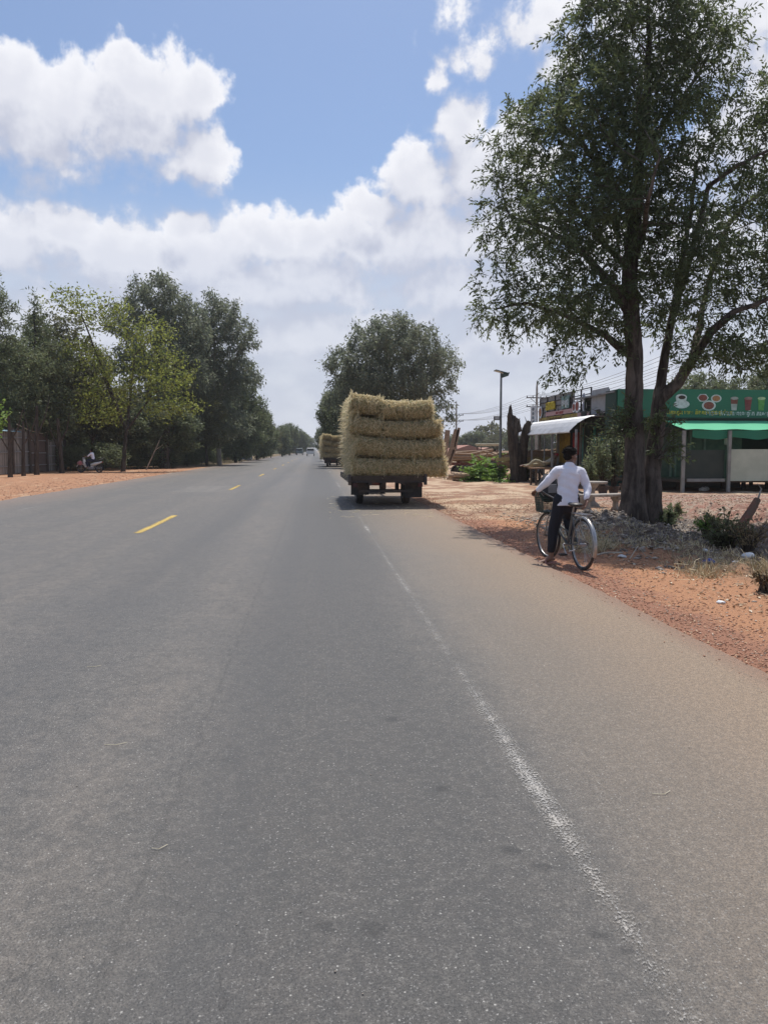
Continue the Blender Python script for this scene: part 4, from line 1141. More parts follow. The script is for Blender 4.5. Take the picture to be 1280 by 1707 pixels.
def hand(mb, wrist, palm, fdir, side, s=1.0, curl=.5):
    """palm from wrist towards fdir; side = direction the thumb leaves; fingers curl along palm normal"""
    w = Vector(wrist); f = Vector(fdir).normalized(); sd = Vector(side); sd = (sd - f * sd.dot(f)).normalized(); nrm = Vector(palm); nrm = (nrm - f * nrm.dot(f)).normalized()
    Q = Matrix((sd, f, nrm)).transposed()
    mb.ell(w + f * .042 * s, (.040 * s, .052 * s, .017 * s), 10, 7, Q)
    for k, (o_, L_) in enumerate([(.029, .068), (.010, .077), (-.010, .072), (-.028, .056)]):
        b0 = w + f * .078 * s + sd * o_ * s
        pts = [b0 - f * .02 * s, b0, b0 + (f * math.cos(curl * .7) + nrm * math.sin(curl * .7)) * L_ * .5 * s]
        pts.append(pts[-1] + (f * math.cos(curl * 2) + nrm * math.sin(curl * 2)) * L_ * .32 * s)
        pts.append(pts[-1] + (f * math.cos(curl * 3.2) + nrm * math.sin(curl * 3.2)) * L_ * .22 * s)
        mb.tube(pts, [.0095 * s, .0095 * s, .0085 * s, .0078 * s, .006 * s], 7)
    t0 = w + f * .025 * s + sd * .028 * s
    mb.tube([t0, t0 + (f * .6 + sd * .8) * .03 * s, t0 + (f * .8 + sd * .6 + nrm * .5) * .062 * s, t0 + (f + sd * .35 + nrm * .8) * .08 * s], [.014 * s, .0115 * s, .010 * s, .008 * s], 7)
def foot(mb, ankle, toe_dir, z, L=.25, s=1.0, heel_up=0.0):
    a = Vector(ankle); d = Vector((toe_dir[0], toe_dir[1], 0)).normalized(); sd = Vector((d.y, -d.x, 0))
    heel = Vector((a.x, a.y, z + .035 + heel_up)) - d * .055; ball = Vector((a.x, a.y, z + .026)) + d * .11; toe = Vector((a.x, a.y, z + .018)) + d * .165
    mb.tube([heel, heel * .5 + ball * .5 + Vector((0, 0, .012)), ball, toe], [.033, .036, .044, .03], 10, ell=.6)
    mb.tube([a, Vector((a.x, a.y, heel.z + .02)), ball * .7 + heel * .3 + Vector((0, 0, .01))], [.034, .038, .034], 10)
    for k in range(5):
        q = toe + sd * (.034 - k * .017) - d * (.002 * k * k * .6 + .01)
        mb.tube([q - d * .02, q + d * .018, q + d * (.033 - .003 * k)], [.011, .0105, .007], 6)
def head_geo(mb, c, fwd, up=(0, 0, 1), s=1.0):
    """skull, jaw, nose, lips, ears, brow; c = head centre at eye height"""
    f = Vector(fwd).normalized(); u = Vector(up); u = (u - f * u.dot(f)).normalized(); r = f.cross(u)
    Q = Matrix((r, f, u)).transposed(); c = Vector(c)
    def p(x, y, z): return c + Q @ Vector((x * s, y * s, z * s))
    mb.ell(p(0, -.012, .022), (.074 * s, .094 * s, .092 * s), 18, 12, Q)
    mb.ell(p(0, .022, -.035), (.056 * s, .066 * s, .072 * s), 14, 10, Q)
    mb.ell(p(0, .058, -.085), (.028 * s, .028 * s, .022 * s), 10, 8, Q)
    mb.tube([p(0, .08, .005), p(0, .100, -.022), p(0, .104, -.036)], [.009 * s, .013 * s, .014 * s], 8)
    for k in (-1, 1):
        mb.ell(p(k * .013, .094, -.04), (.009 * s, .011 * s, .008 * s), 8, 6, Q)
        mb.ell(p(k * .077, -.012, -.01), (.010 * s, .019 * s, .032 * s), 10, 8, Q)
        mb.ell(p(k * .032, .070, .024), (.024 * s, .014 * s, .009 * s), 8, 6, Q)
        mb.ell(p(k * .045, .052, -.025), (.02 * s, .02 * s, .02 * s), 8, 6, Q)
    mb.ell(p(0, .085, -.062), (.023 * s, .010 * s, .0065 * s), 8, 6, Q)
    mb.ell(p(0, .083, -.072), (.020 * s, .010 * s, .0065 * s), 8, 6, Q)
    return p, Q
def eyes_brows(p, Q, parent, s=1.0):
    e = MB()
    for k in (-1, 1): e.ell(p(k * .031, .082, .002), (.012 * s, .006 * s, .006 * s), 8, 6, Q)
    e.build('eyes', mat('eye_white', (.5, .48, .45), rough=.3), parent, smooth=True)
    e = MB()
    for k in (-1, 1):
        e.ell(p(k * .031, .0865, .002), (.005 * s, .003 * s, .005 * s), 8, 6, Q)
        e.tube([p(k * .014, .090, .024), p(k * .03, .089, .030), p(k * .047, .076, .026)], [.003 * s, .0042 * s, .002 * s], 5)
    e.build('eyebrows', M_HAIR, parent, smooth=True)
def hair_cap(c, fwd, parent, s=1.0, seed=2, m=None):
    f = Vector(fwd).normalized(); u = Vector((0, 0, 1)); r = f.cross(u).normalized(); Q = Matrix((r, f, u)).transposed(); c = Vector(c)
    rg = np.random.default_rng(seed); mb = MB()
    def p(x, y, z): return c + Q @ Vector((x * s, y * s, z * s))
    mb.ell(p(0, -.024, .048), (.082 * s, .090 * s, .080 * s), 18, 12, Q)
    mb.ell(p(0, -.055, -.002), (.068 * s, .055 * s, .062 * s), 14, 10, Q)
    mb.ell(p(0, .045, .088), (.058 * s, .045 * s, .034 * s), 12, 8, Q)
    h = fuse('hair', mb, m or M_HAIR, parent, .007 * s, 1, .006 * s, seed, lambda q: mnoise.noise(q * 55) + .4 * mnoise.noise(q * 130))
    # tufts
    N = 420; th = rg.uniform(0, 2 * PI, N); ph = rg.uniform(0, 1.75, N)
    P_ = np.stack([np.sin(ph) * np.cos(th) * .080, np.sin(ph) * np.sin(th) * .090 - .024, np.cos(ph) * .082 + .045], 1) * s
    keep = ~((P_[:, 1] > .05 * s) & (P_[:, 2] < .06 * s)); P_ = P_[keep]
    D = unit(P_ * .6 + rg.normal(size=P_.shape) * .02 * 2 + np.array([0, .02, -.035]))
    Qn = np.array(Q)
    me = strands(P_ @ Qn.T + np.array(c), D @ Qn.T, rg.uniform(.012, .03, len(P_)) * s, .005 * s, rg, .2)
    # tufts stay in the same hair mesh
    import bmesh
    bm = bmesh.new(); bm.from_mesh(h.data); bm.from_mesh(me); bm.to_mesh(h.data); bm.free(); bpy.data.meshes.remove(me)
    return h

# ------------------------------------------------------------------ bicycle (origin on the ground between the wheels, +y forward)
def spoked_wheel(parent, cy, Rw=.33, tilt=0.0, name='wheel', cx=0.0, ms=None, steer=None):
    M = Matrix.Translation((cx, cy, Rw)) @ (steer or Matrix.Identity(4))
    t = MB(); n = 44
    def circ(R_): return [M @ Vector((0, R_ * math.cos(2 * PI * i / n), R_ * math.sin(2 * PI * i / n))) for i in range(n)]
    t.tube(circ(Rw - .018), .0185, 8, closed=True); w = t.build(name, M_BLACK, parent, smooth=True)
    r = MB(); r.tube(circ(Rw - .043), .0115, 8, closed=True, ell=.7); r.build('rim', M_CHROME, w, smooth=True)
    s_ = MB()
    for k in range(32):
        a = 2 * PI * k / 32; b_ = a + (.5 if k % 2 else -.5); sx = .022 if (k // 2) % 2 else -.022
        s_.tube([M @ Vector((sx, .022 * math.cos(b_), .022 * math.sin(b_))), M @ Vector((0, (Rw - .05) * math.cos(a), (Rw - .05) * math.sin(a)))], .0017, 4, caps=False)
    s_.tube([M @ Vector((-.05, 0, 0)), M @ Vector((.05, 0, 0))], [.02, .02], 10); s_.tube([M @ Vector((-.075, 0, 0)), M @ Vector((.075, 0, 0))], .007, 8)
    s_.build('spokes', M_CHROME, w, smooth=True)
    return w
def bicycle(label, loc, rz):
    o = thing('bicycle', label, 'bicycle', loc, rz)
    M_FR = mat('grey_green_frame', (.09, .10, .10), (.13, .13, .12), 8, .45, 0, metal=.3, dirt=.3)
    Rw = .33
    spoked_wheel(o, -.545)
    steer = Matrix.Rotation(.10, 4, 'Z')
    spoked_wheel(o, .545, steer=steer)
    BB = Vector((0, -.09, .28)); ST = Vector((0, -.24, .72)); HT = Vector((0, .345, .80)); HB = Vector((0, .40, .66)); RA = Vector((0, -.545, Rw)); FA = Vector((0, .545, Rw))
    f = MB()
    f.tube([BB, ST], .016, 10); f.tube([HB, Vector((0, .15, .42)), BB], .017, 10); f.tube([HB + Vector((0, 0, .07)), Vector((0, .12, .50)), Vector((0, -.14, .44))], .014, 10); f.tube([HT, HB], .02, 10)
    for sx in (-1, 1):
        f.tube([BB + Vector((sx * .025, 0, 0)), RA + Vector((sx * .06, 0, 0))], .010, 8)
        f.tube([ST + Vector((sx * .012, 0, -.05)), RA + Vector((sx * .06, 0, 0))], .008, 8)
    f.build('frame', M_FR, o, smooth=True)
    f = MB()
    for sx in (-1, 1): f.tube([HB + Vector((sx * .035, 0, -.01)), Vector((sx * .055, .44, .58)), FA + Vector((sx * .055, 0, 0))], .010, 8)
    f.tube([HB + Vector((-.04, 0, 0)), HB + Vector((.04, 0, 0))], .018, 8); f.build('fork', M_CHROME, o, smooth=True)
    s_ = MB(); s_.tube([ST, ST + Vector((0, -.03, .08))], .013, 8); s_.build('seat_post', M_CHROME, o, smooth=True)
    s_ = MB(); c = ST + Vector((0, -.03, .10))
    s_.ell(c + Vector((0, -.05, .0)), (.085, .10, .030), 16, 9); s_.ell(c + Vector((0, .08, -.002)), (.032, .12, .024), 12, 8)
    fuse('saddle', s_, mat('saddle_vinyl', (.03, .028, .026), (.05, .045, .04), 8, .45), o, .008, 3)
    h = MB(); hs = HT + Vector((0, -.02, .06)); h.tube([HT, hs], .014, 8)
    Ms = Matrix.Translation(hs) @ steer
    bar_ = [(-.285, -.20, .085), (-.275, -.12, .10), (-.22, -.01, .11), (-.12, .045, .06), (0, .03, .0), (.12, .045, .06), (.22, -.01, .11), (.275, -.12, .10), (.285, -.20, .085)]
    h.tube([Ms @ Vector(p) for p in bar_], .0115, 8); h.build('handlebar', M_CHROME, o, smooth=True)
    for sx in (-1, 1):
        gr = MB(); gr.tube([Ms @ Vector((sx * .2875, -.215, .082)), Ms @ Vector((sx * .277, -.12, .10))], .0165, 8); gr.build('grip', M_BLACK, o, smooth=True)
        br = MB(); br.tube([Ms @ Vector((sx * .25, -.05, .10)), Ms @ Vector((sx * .27, -.12, .065)), Ms @ Vector((sx * .275, -.18, .05))], .005, 6); br.build('brake_lever', M_CHROME, o, smooth=True)
    # mudguards: curved bands with a rolled section
    def guard(cy, a0, a1, name, st_=None):
        gm_ = MB(); n = 22; Rg = Rw + .022; w = .027
        Mg = Matrix.Translation((0, cy, Rw)) @ (st_ or Matrix.Identity(4))
        vs = []; cs = [(-w, -.012), (-w * .8, .004), (0, .012), (w * .8, .004), (w, -.012)]
        for i in range(n + 1):
            a = a0 + (a1 - a0) * i / n
            for (x, dr) in cs: vs.append(Mg @ Vector((x, (Rg + dr) * math.cos(a), (Rg + dr) * math.sin(a))))
            for (x, dr) in cs[::-1]: vs.append(Mg @ Vector((x, (Rg + dr - .0025) * math.cos(a), (Rg + dr - .0025) * math.sin(a))))
        fs = [(i * 10 + k, i * 10 + (k + 1) % 10, (i + 1) * 10 + (k + 1) % 10, (i + 1) * 10 + k) for i in range(n) for k in range(10)]
        gm_.add(vs, fs)
        for sx in (-1, 1):
            a = a0 + (a1 - a0) * (.85 if cy < 0 else .3)
            gm_.tube([Mg @ Vector((sx * .05, 0, 0)), Mg @ Vector((sx * .026, (Rg - .01) * math.cos(a), (Rg - .01) * math.sin(a)))], .0025, 5)
        return gm_.build(name, M_CHROME, o, smooth=True, ang=60)
    guard(-.545, R(75), R(200), 'rear_mudguard')
    guard(.545, R(60), R(165), 'front_mudguard', steer)
    rk = MB()                       # carrier
    for x in (-.06, 0, .06): rk.tube([(x, -.32, .715), (x, -.66, .715)], .005, 6)
    for y in (-.34, -.42, -.5, -.58, -.66): rk.tube([(-.065, y, .715), (.065, y, .715)], .005, 6)
    for sx in (-1, 1): rk.tube([(sx * .06, -.60, .715), (sx * .065, -.56, Rw)], .005, 6)
    rk.build('carrier', M_CHROME, o, smooth=True)
    cr = MB(); cr.ring(BB + Vector((.045, 0, 0)), (1, 0, 0), .085, .006, 28, 6); cr.tube([BB + Vector((-.06, 0, 0)), BB + Vector((.06, 0, 0))], .018, 10)
    pr, pl = BB + Vector((.065, .115, .12)), BB + Vector((-.065, -.115, -.12))
    cr.tube([BB + Vector((.062, 0, 0)), pr], .009, 8); cr.tube([BB + Vector((-.062, 0, 0)), pl], .009, 8)
    for k in range(5):
        a = k * 2 * PI / 5; cr.tube([BB + Vector((.045, 0, 0)), BB + Vector((.045, .085 * math.cos(a), .085 * math.sin(a)))], .004, 5)
    cr.build('crank', M_CHROME, o, smooth=True)
    for nm, p_, sx in (('pedal', pr, 1), ('pedal', pl, -1)):
        pd = MB(); pd.box(min(p_.x, p_.x + sx * .095), max(p_.x, p_.x + sx * .095), p_.y - .04, p_.y + .04, p_.z - .012, p_.z + .012, b=.004); pd.build(nm, M_BLACK, o)
    ch = MB(); cc = [BB + Vector((.045, 0, .088)), RA + Vector((.045, 0, .034)), RA + Vector((.045, -.034, 0)), RA + Vector((.045, 0, -.034)), BB + Vector((.045, 0, -.088)), BB + Vector((.045, .088, 0))]
    ch.tube(cc, .005, 5, closed=True); ch.build('chain', M_STEEL, o)
    cg = MB(); cg.prism([(0, .05)] * 0 + [(-.60, .35), (-.40, .38), (0, .39), (.01, .30), (-.2, .325), (-.58, .31)], .0, .004, Matrix.Translation((.056, 0, 0)) @ Matrix.Rotation(PI / 2, 4, 'Z') @ Matrix.Identity(4)); cg.build('chain_guard', M_FR, o)
    ks = MB(); ks.tube([(-.05, -.50, .30), (-.15, -.62, .27), (-.24, -.66, .265)], .006, 6); ks.build('kickstand', M_CHROME, o, smooth=True)
    # wire basket, dark green
    MG = mat('dark_green_wire', (.012, .035, .028), (.02, .05, .04), 9, .5)
    Mb = Matrix.Translation((0, .545, .66)) @ steer
    bk = MB(); nx_, nz_ = 12, 9; x0, x1_, y0_, y1_ = -.15, .15, -.10, .15
    def wcorn(t, z):
        k = .82 + .18 * z / .26; P4 = [(x0 * k, y0_ * k), (x1_ * k, y0_ * k), (x1_ * k, y1_ * k), (x0 * k, y1_ * k)]
        i = int(t) % 4; f_ = t - int(t); a, b2_ = P4[i], P4[(i + 1) % 4]
        return Mb @ Vector((a[0] + (b2_[0] - a[0]) * f_, a[1] + (b2_[1] - a[1]) * f_, z))
    for zi in range(nz_): bk.tube([wcorn(t, zi * .26 / (nz_ - 1)) for t in (0, 1, 2, 3)], .0042 if zi < nz_ - 1 else .008, 4, closed=True)
    for s4 in range(4):
        for k in range(13): bk.tube([wcorn(s4 + k / 13, 0), wcorn(s4 + k / 13, .26)], .0038, 4, caps=False)
    for k in range(11): bk.tube([wcorn(0 + k / 11, 0), wcorn(2 + (11 - k) / 11 if k else 3, 0)], .0038, 4, caps=False)
    bk.build('basket', MG, o, smooth=True)
    return o
RWp = PG(972, 952.5, -.03); FWp = PG(911, 931.5, -.03)
mid = (RWp + FWp) / 2; hd = (FWp - RWp); BRZ = math.atan2(-hd.x, hd.y)
print('BIKE', mid, hd.length, math.degrees(BRZ))
bz = hz(mid.x, mid.y) + .012
mid.z = bz
BIKE = bicycle('old grey bicycle with a green front basket ridden onto the red gravel verge', mid, BRZ)
for ch_ in kids_of(BIKE):
    pass
# black bag in the basket
bg_o = thing('school_bag', 'black bag carried upright in the green bicycle basket', 'bag', mid, BRZ)
q = MB(); q.ell((0, .565, .99), (.150, .115, .205), 18, 12); q.ell((0, .48, .92), (.12, .05, .12), 12, 9)
fuse('bag_body', q, mat('black_nylon', (.013, .013, .015), (.024, .024, .027), 7, .7, .2), bg_o, .012, 3, .008, 4)
q = MB(); q.box(-.06, .06, .425, .437, .93, 1.05, b=.004); q.build('pocket', mat('grey_patch', (.22, .22, .23)), bg_o)
q = MB(); q.tube([(-.04, .55, 1.185), (-.03, .55, 1.215), (.03, .55, 1.215), (.04, .55, 1.185)], .008, 6); q.build('loop', M_BLACK, bg_o, smooth=True)

# ------------------------------------------------------------------ the cyclist, standing astride with one foot down
PB = thing('person', 'young person in white shirt and dark trousers standing astride the bicycle, head turned right', 'person', mid, BRZ)
S = MB()
hipc = Vector((0.02, -.03, .83)); chest = Vector((.05, .03, 1.16)); neck = Vector((.085, .075, 1.32)); headc = Vector((.115, .115, 1.435))
HF = Vector((.90, .42, -.10))          # where the head looks (to the right and ahead)
shl = Vector((-.095, .05, 1.24)); shr = Vector((.222, .03, 1.225))
ell_ = Vector((-.235, .105, 1.08)); wrl = Vector((-.305, .20, .985))
elr = Vector((.285, -.05, 1.02)); wrr = Vector((.225, -.17, .86))
# legs
hl = Vector((-.07, -.01, .845)); kl = Vector((-.135, .06, .46)); al = Vector((-.165, .06, .115))
hr = Vector((.10, -.01, .845)); kr = Vector((.13, .20, .60)); ar = Vector((.10, .02, .33))
chain(S, [hipc, (hipc + chest) / 2, chest], [.115, .10, .12], 14, .75)
chain(S, [chest, neck, headc - Vector((.01, .01, .05))], [.09, .055, .050], 12)
head_geo(S, headc, HF); 
chain(S, [shl, ell_, wrl], [.045, .038, .026], 10); chain(S, [shr, elr, wrr], [.045, .038, .026], 10)
chain(S, [hl, kl, al], [.08, .052, .036], 12); chain(S, [hr, kr, ar], [.08, .052, .036], 12)
hand(S, wrl, (0, .2, -1), (-.35, .75, -.35), (.9, .3, 0), 1.0, .75)
hand(S, wrr, (-1, 0, -.3), (-.35, -.35, -.75), (0, 1, -.2), 1.0, .4)
foot(S, al, (-.93, .30), -.0, heel_up=.035)
foot(S, ar, (.15, 1), .295 - .0)
chain(S, [hipc, hl], [.1, .08], 10); chain(S, [hipc, hr], [.1, .08], 10)
body = fuse('body', S, M_SKIN, PB, .0065, 1)
p_, Q_ = head_geo(MB(), headc, HF); eyes_brows(p_, Q_, PB)
hair_cap(headc, HF, PB)
T = MB()       # shirt
T.tube([Vector((.01, -.045, .775)), Vector((.015, -.035, .84)), Vector((.02, -.025, .92)), Vector((.035, .005, 1.04)), Vector((.05, .025, 1.13)), Vector((.063, .042, 1.205)), Vector((.072, .05, 1.26)), Vector((.078, .055, 1.29))], [.160, .155, .142, .145, .156, .158, .130, .09], 22, ell=.66, up=(0, 1, 0))
chain(T, [shl + Vector((.05, 0, -.01)), shl, (shl + ell_) / 2 + Vector((-.005, 0, 0)), ell_, wrl + Vector((.0, -.02, .01))], [.075, .072, .060, .053, .036], 12)
chain(T, [shr + Vector((-.05, 0, -.01)), shr, (shr + elr) / 2 + Vector((.01, 0, 0)), elr, wrr + Vector((0, .02, .035))], [.075, .072, .062, .055, .040], 12)
chain(T, [shl, Vector((.07, .055, 1.28)), shr], [.055, .060, .055], 12)
T.tube([Vector((.07, .05, 1.285)), Vector((.083, .07, 1.338))], [.072, .066], 14)
def wr_fn(q):
    tx = q.x * 30 + q.z * 24 + 1.6 * mnoise.noise(q * 5); k = math.sin(tx) * .5 * (.4 + abs(mnoise.noise(q * 4)) * 1.6) + mnoise.noise(Vector((q.x * 12, q.y * 12, q.z * 20))) * .6 + .35 * math.sin(q.z * 55 + q.x * 26)
    return k * (1.0 if q.z < 1.21 else .45) * (.35 + .65 * min(1, max(0, (q.z - .80) / .14))) * (1.0 if abs(q.x - .06) < .17 else .5)
fuse('shirt', T, M_SHIRT, PB, .0075, 2, .0095, 0, wr_fn)
U = MB()       # trousers
chain(U, [Vector((.02, -.03, .885)), hipc, Vector((0.01, -.02, .78))], [.128, .138, .12], 18, .72, 3, up=(0, 1, 0))
chain(U, [hl + Vector((0, 0, .02)), (hl + kl) / 2, kl, (kl + al) / 2 + Vector((.0, -.01, 0)), al + Vector((0, 0, .075))], [.100, .084, .070, .062, .055], 14)
chain(U, [hr + Vector((0, 0, .02)), (hr + kr) / 2, kr, (kr + ar) / 2, ar + Vector((0, 0, .05))], [.100, .084, .068, .060, .052], 14)
fuse('trousers', U, M_TROUS, PB, .009, 2, .006, 3)
def sandal(a, d, z, hu=0.0):
    d = Vector((d[0], d[1], 0)).normalized(); sd = Vector((d.y, -d.x, 0)); q = MB(); a = Vector(a)
    vs = []; n = 14
    for zt in (0, 1):
        for k in range(n):
            t = 2 * PI * k / n; l = math.cos(t) * .135; w = math.sin(t) * (.047 if l > 0 else .036)
            rise = hu * max(0, (.06 - (l + .055)) / .16) if hu else 0
            vs.append(Vector((a.x, a.y, z - .004 + zt * .016 + rise)) + d * (l + .055) + sd * w)
    fs = [tuple(range(n - 1, -1, -1)), tuple(range(n, 2 * n))] + [(k, (k + 1) % n, n + (k + 1) % n, n + k) for k in range(n)]
    q.add(vs, fs); q.build('sandal', M_SANDAL, PB)
    st_ = MB(); c = Vector((a.x, a.y, z + .01)) + d * .07
    st_.tube([c + sd * .046, c + sd * .03 + Vector((0, 0, .045)), c - sd * .03 + Vector((0, 0, .045)), c - sd * .046], [.012, .012, .012, .012], 6, ell=.5); st_.build('sandal_strap', M_SANDAL, PB, smooth=True)
sandal(al, (-.93, .30), 0, .035); sandal(ar, (.15, 1), .293)

# ------------------------------------------------------------------ motorbikes (step-through kind), +y forward
def motorbike(label, loc, rz, colr, name='motorcycle', carrier=True, group=None):
    o = thing(name, label, 'motorcycle', loc, rz, group)
    for y in (-.62, .62):
        w = MB(); n = 30; M = Matrix.Translation((0, y, .28))
        w.tube([M @ Vector((0, .235 * math.cos(2 * PI * i / n), .235 * math.sin(2 * PI * i / n))) for i in range(n)], .045, 8, closed=True)
        w_ = w.build('wheel', M_BLACK, o, smooth=True)
        s_ = MB(); s_.tube([M @ Vector((0, .2 * math.cos(2 * PI * i / n), .2 * math.sin(2 * PI * i / n))) for i in range(n)], .012, 6, closed=True)
        for k in range(18):
            a = 2 * PI * k / 18; s_.tube([M @ Vector((.02 * (-1) ** k, .03 * math.cos(a), .03 * math.sin(a))), M @ Vector((0, .2 * math.cos(a), .2 * math.sin(a)))], .003, 4)
        s_.tube([M @ Vector((-.06, 0, 0)), M @ Vector((.06, 0, 0))], .04, 10); s_.build('rim', M_CHROME, w_, smooth=True)
    f = MB()
    for sx in (-1, 1): f.tube([(sx * .075, .62, .28), (sx * .075, .45, .72), (sx * .05, .40, .85)], .02, 8)
    f.build('fork', M_GREYST, o, smooth=True)
    f = MB()      # front mudguard
    n = 12; vs = []
    for i in range(n + 1):
        a = R(20) + R(150) * i / n
        for x, rr_ in ((-.06, .30), (-.05, .325), (.05, .325), (.06, .30)): vs.append((x, .62 + rr_ * math.cos(a), .28 + rr_ * math.sin(a)))
    f.add(vs, [(i * 4 + k, i * 4 + k + 1, i * 4 + k + 5, i * 4 + k + 4) for i in range(n) for k in range(3)]); f.build('mudguard', colr, o, smooth=True)
    f = MB()      # leg shield sweeping down to the floor and under the seat
    chain(f, [(0, .42, .92), (0, .36, .66), (0, .24, .40), (0, .02, .32), (0, -.2, .42)], [.10, .16, .15, .12, .12], 12, .55)
    fuse('leg_shield', f, colr, o, .014, 3)
    f = MB(); chain(f, [(0, -.12, .52), (0, -.4, .60), (0, -.78, .70)], [.13, .15, .07], 12, .75); fuse('tail_fairing', f, colr, o, .014, 3)
    f = MB(); chain(f, [(0, -.02, .74), (0, -.25, .76), (0, -.5, .80), (0, -.68, .83)], [.09, .13, .125, .09], 12, .5); fuse('seat', f, mat('seat_vinyl', (.02, .02, .022), rough=.5), o, .014, 3)
    f = MB(); f.box(-.13, .13, -.25, .12, .20, .40, b=.04); f.build('engine', M_GREYST, o)
    f = MB(); f.tube([(.14, .05, .24), (.15, -.3, .24), (.15, -.72, .33)], [.02, .035, .045], 10); f.build('exhaust', M_CHROME, o, smooth=True)
    f = MB(); f.tube([(-.32, .26, 1.02), (-.2, .36, 1.03), (0, .40, .97), (.2, .36, 1.03), (.32, .26, 1.02)], .014, 8); f.build('handlebar', M_STEEL, o, smooth=True)
    f = MB(); f.ell((0, .44, .95), (.11, .09, .09), 14, 9); f.build('headlamp', M_CHROME, o, smooth=True)
    for sx in (-1, 1):
        f = MB(); f.tube([(sx * .2, .36, 1.03), (sx * .24, .36, 1.16)], .006, 6); f.ell((sx * .26, .36, 1.2), (.055, .012, .04), 10, 7); f.build('mirror', M_STEEL, o, smooth=True)
    if carrier:
        f = MB()
        for sx in (-1, 1): f.tube([(sx * .1, -.5, .84), (sx * .11, -.8, .90), (sx * .06, -.9, .95)], .010, 6)
        f.tube([(-.1, -.75, .89), (.1, -.75, .89)], .01, 6); f.build('grab_rail', M_CHROME, o, smooth=True)
    f = MB(); f.box(-.06, .06, -.88, -.84, .66, .74, b=.01); f.build('tail_lamp', M_RED, o)
    f = MB()
    for sx in (-1, 1): f.tube([(sx * .1, -.1, .5), (sx * .1, -.62, .28)], .018, 8)
    f.build('swing_arm', M_GREYST, o, smooth=True)
    return o
mp = PG(151, 787.5); mz = hz(mp.x, mp.y)
MBR = R(82)
mb1 = motorbike('white and faded red step-through motorcycle parked on the left dirt verge', (mp.x, mp.y, mz), MBR, M_WHITE)
q = MB(); chain(q, [(0, .52, .60), (0, .66, .64), (0, .80, .62)], [.10, .17, .10], 12); 
ob = fuse('front_bundle', q, M_PINK, None, .02, 3, .02, 3); ob.location = (mp.x, mp.y, mz); ob.rotation_euler = (0, 0, MBR); ob.name = 'cloth_bundle'
tag(ob, 'faded red bundle hanging over the front wheel of the left motorcycle', 'bundle')
def rider(label, loc, rz, top, bot, name='person'):
    o = thing(name, label, 'person', loc, rz)
    S = MB(); hip = Vector((0, -.25, .86)); ch_ = Vector((0, -.17, 1.16)); nk = Vector((0, -.13, 1.32)); hc = Vector((0, -.10, 1.45))
    chain(S, [hip, ch_], [.12, .12], 12, .75); chain(S, [ch_, nk, hc - Vector((0, 0, .05))], [.09, .05, .05], 10); head_geo(S, hc, (.15, 1, 0))
    L = [[Vector((sx * .16, -.15, 1.27)), Vector((sx * .24, .02, 1.10)), Vector((sx * .27, .22, 1.08))] for sx in (-1, 1)]
    for a, sx in zip(L, (-1, 1)):
        chain(S, a, [.045, .036, .026], 10); hand(S, a[2], (0, 0, -1), (0, .8, -.3), (-sx, 0, 0), 1, .7)
    K = [[Vector((sx * .09, -.22, .84)), Vector((sx * .17, .14, .78)), Vector((sx * .17, .10, .42))] for sx in (-1, 1)]
    for a, sx in zip(K, (-1, 1)):
        chain(S, a, [.08, .055, .036], 10); foot(S, a[2], (0, 1), .32)
    fuse('body', S, M_SKIN, o, .011, 1)
    hair_cap(hc, (.15, 1, 0), o, 1.0, 6)
    T = MB(); chain(T, [hip + Vector((0, 0, .02)), (hip + ch_) / 2, ch_ + Vector((0, 0, .06))], [.155, .15, .155], 16, .7)
    for a in L: chain(T, [a[0] * .8 + Vector((0, -.02, .25)), a[0], (a[0] + a[1]) / 2, a[1]], [.07, .07, .06, .052], 10)
    fuse('shirt', T, top, o, .013, 2, .006, 2)
    U = MB(); chain(U, [hip + Vector((0, 0, .03)), hip - Vector((0, 0, .04))], [.15, .15], 14, .8)
    for a in K: chain(U, [a[0], a[1], a[2] + Vector((0, 0, .04))], [.105, .085, .065], 12)
    fuse('trousers', U, bot, o, .013, 2, .006, 5)
    return o
rider('person in a white and patterned top sitting on the motorcycle on the left verge', (mp.x, mp.y, mz), MBR, M_SHIRT, mat('navy_skirt_cloth', (.012, .018, .045), (.02, .026, .055), 6, .9))
sp_ = PG(899, 803); 
sc2 = motorbike('dark scooter half hidden behind the cyclist, front wheel showing', (sp_.x + .45, sp_.y + .1, hz(sp_.x + .5, sp_.y)), R(88), mat('dark_grey_fairing', (.05, .052, .055), (.07, .07, .07), 5, .35), 'scooter')
# ------------------------------------------------------------------ right side: shops, poles, timber, street light
def at(px, py_ground):
    p = PG(px, py_ground); return Vector((p.x, p.y, hz(p.x, p.y)))
def zat(px, py, Y): return PD(px, py, Y).z
M_DKWOOD = mat('dark_old_wood', (.06, .045, .035), (.11, .085, .065), 5, .9, .7, stretch=(6, 6, 1.2))
M_POLE = mat('painted_pole', (.13, .15, .15), (.19, .2, .2), 4, .5, 0, metal=.3)
M_CONC = mat('weathered_concrete', (.24, .21, .18), (.36, .33, .29), 6, .9, .5, dirt=.4)
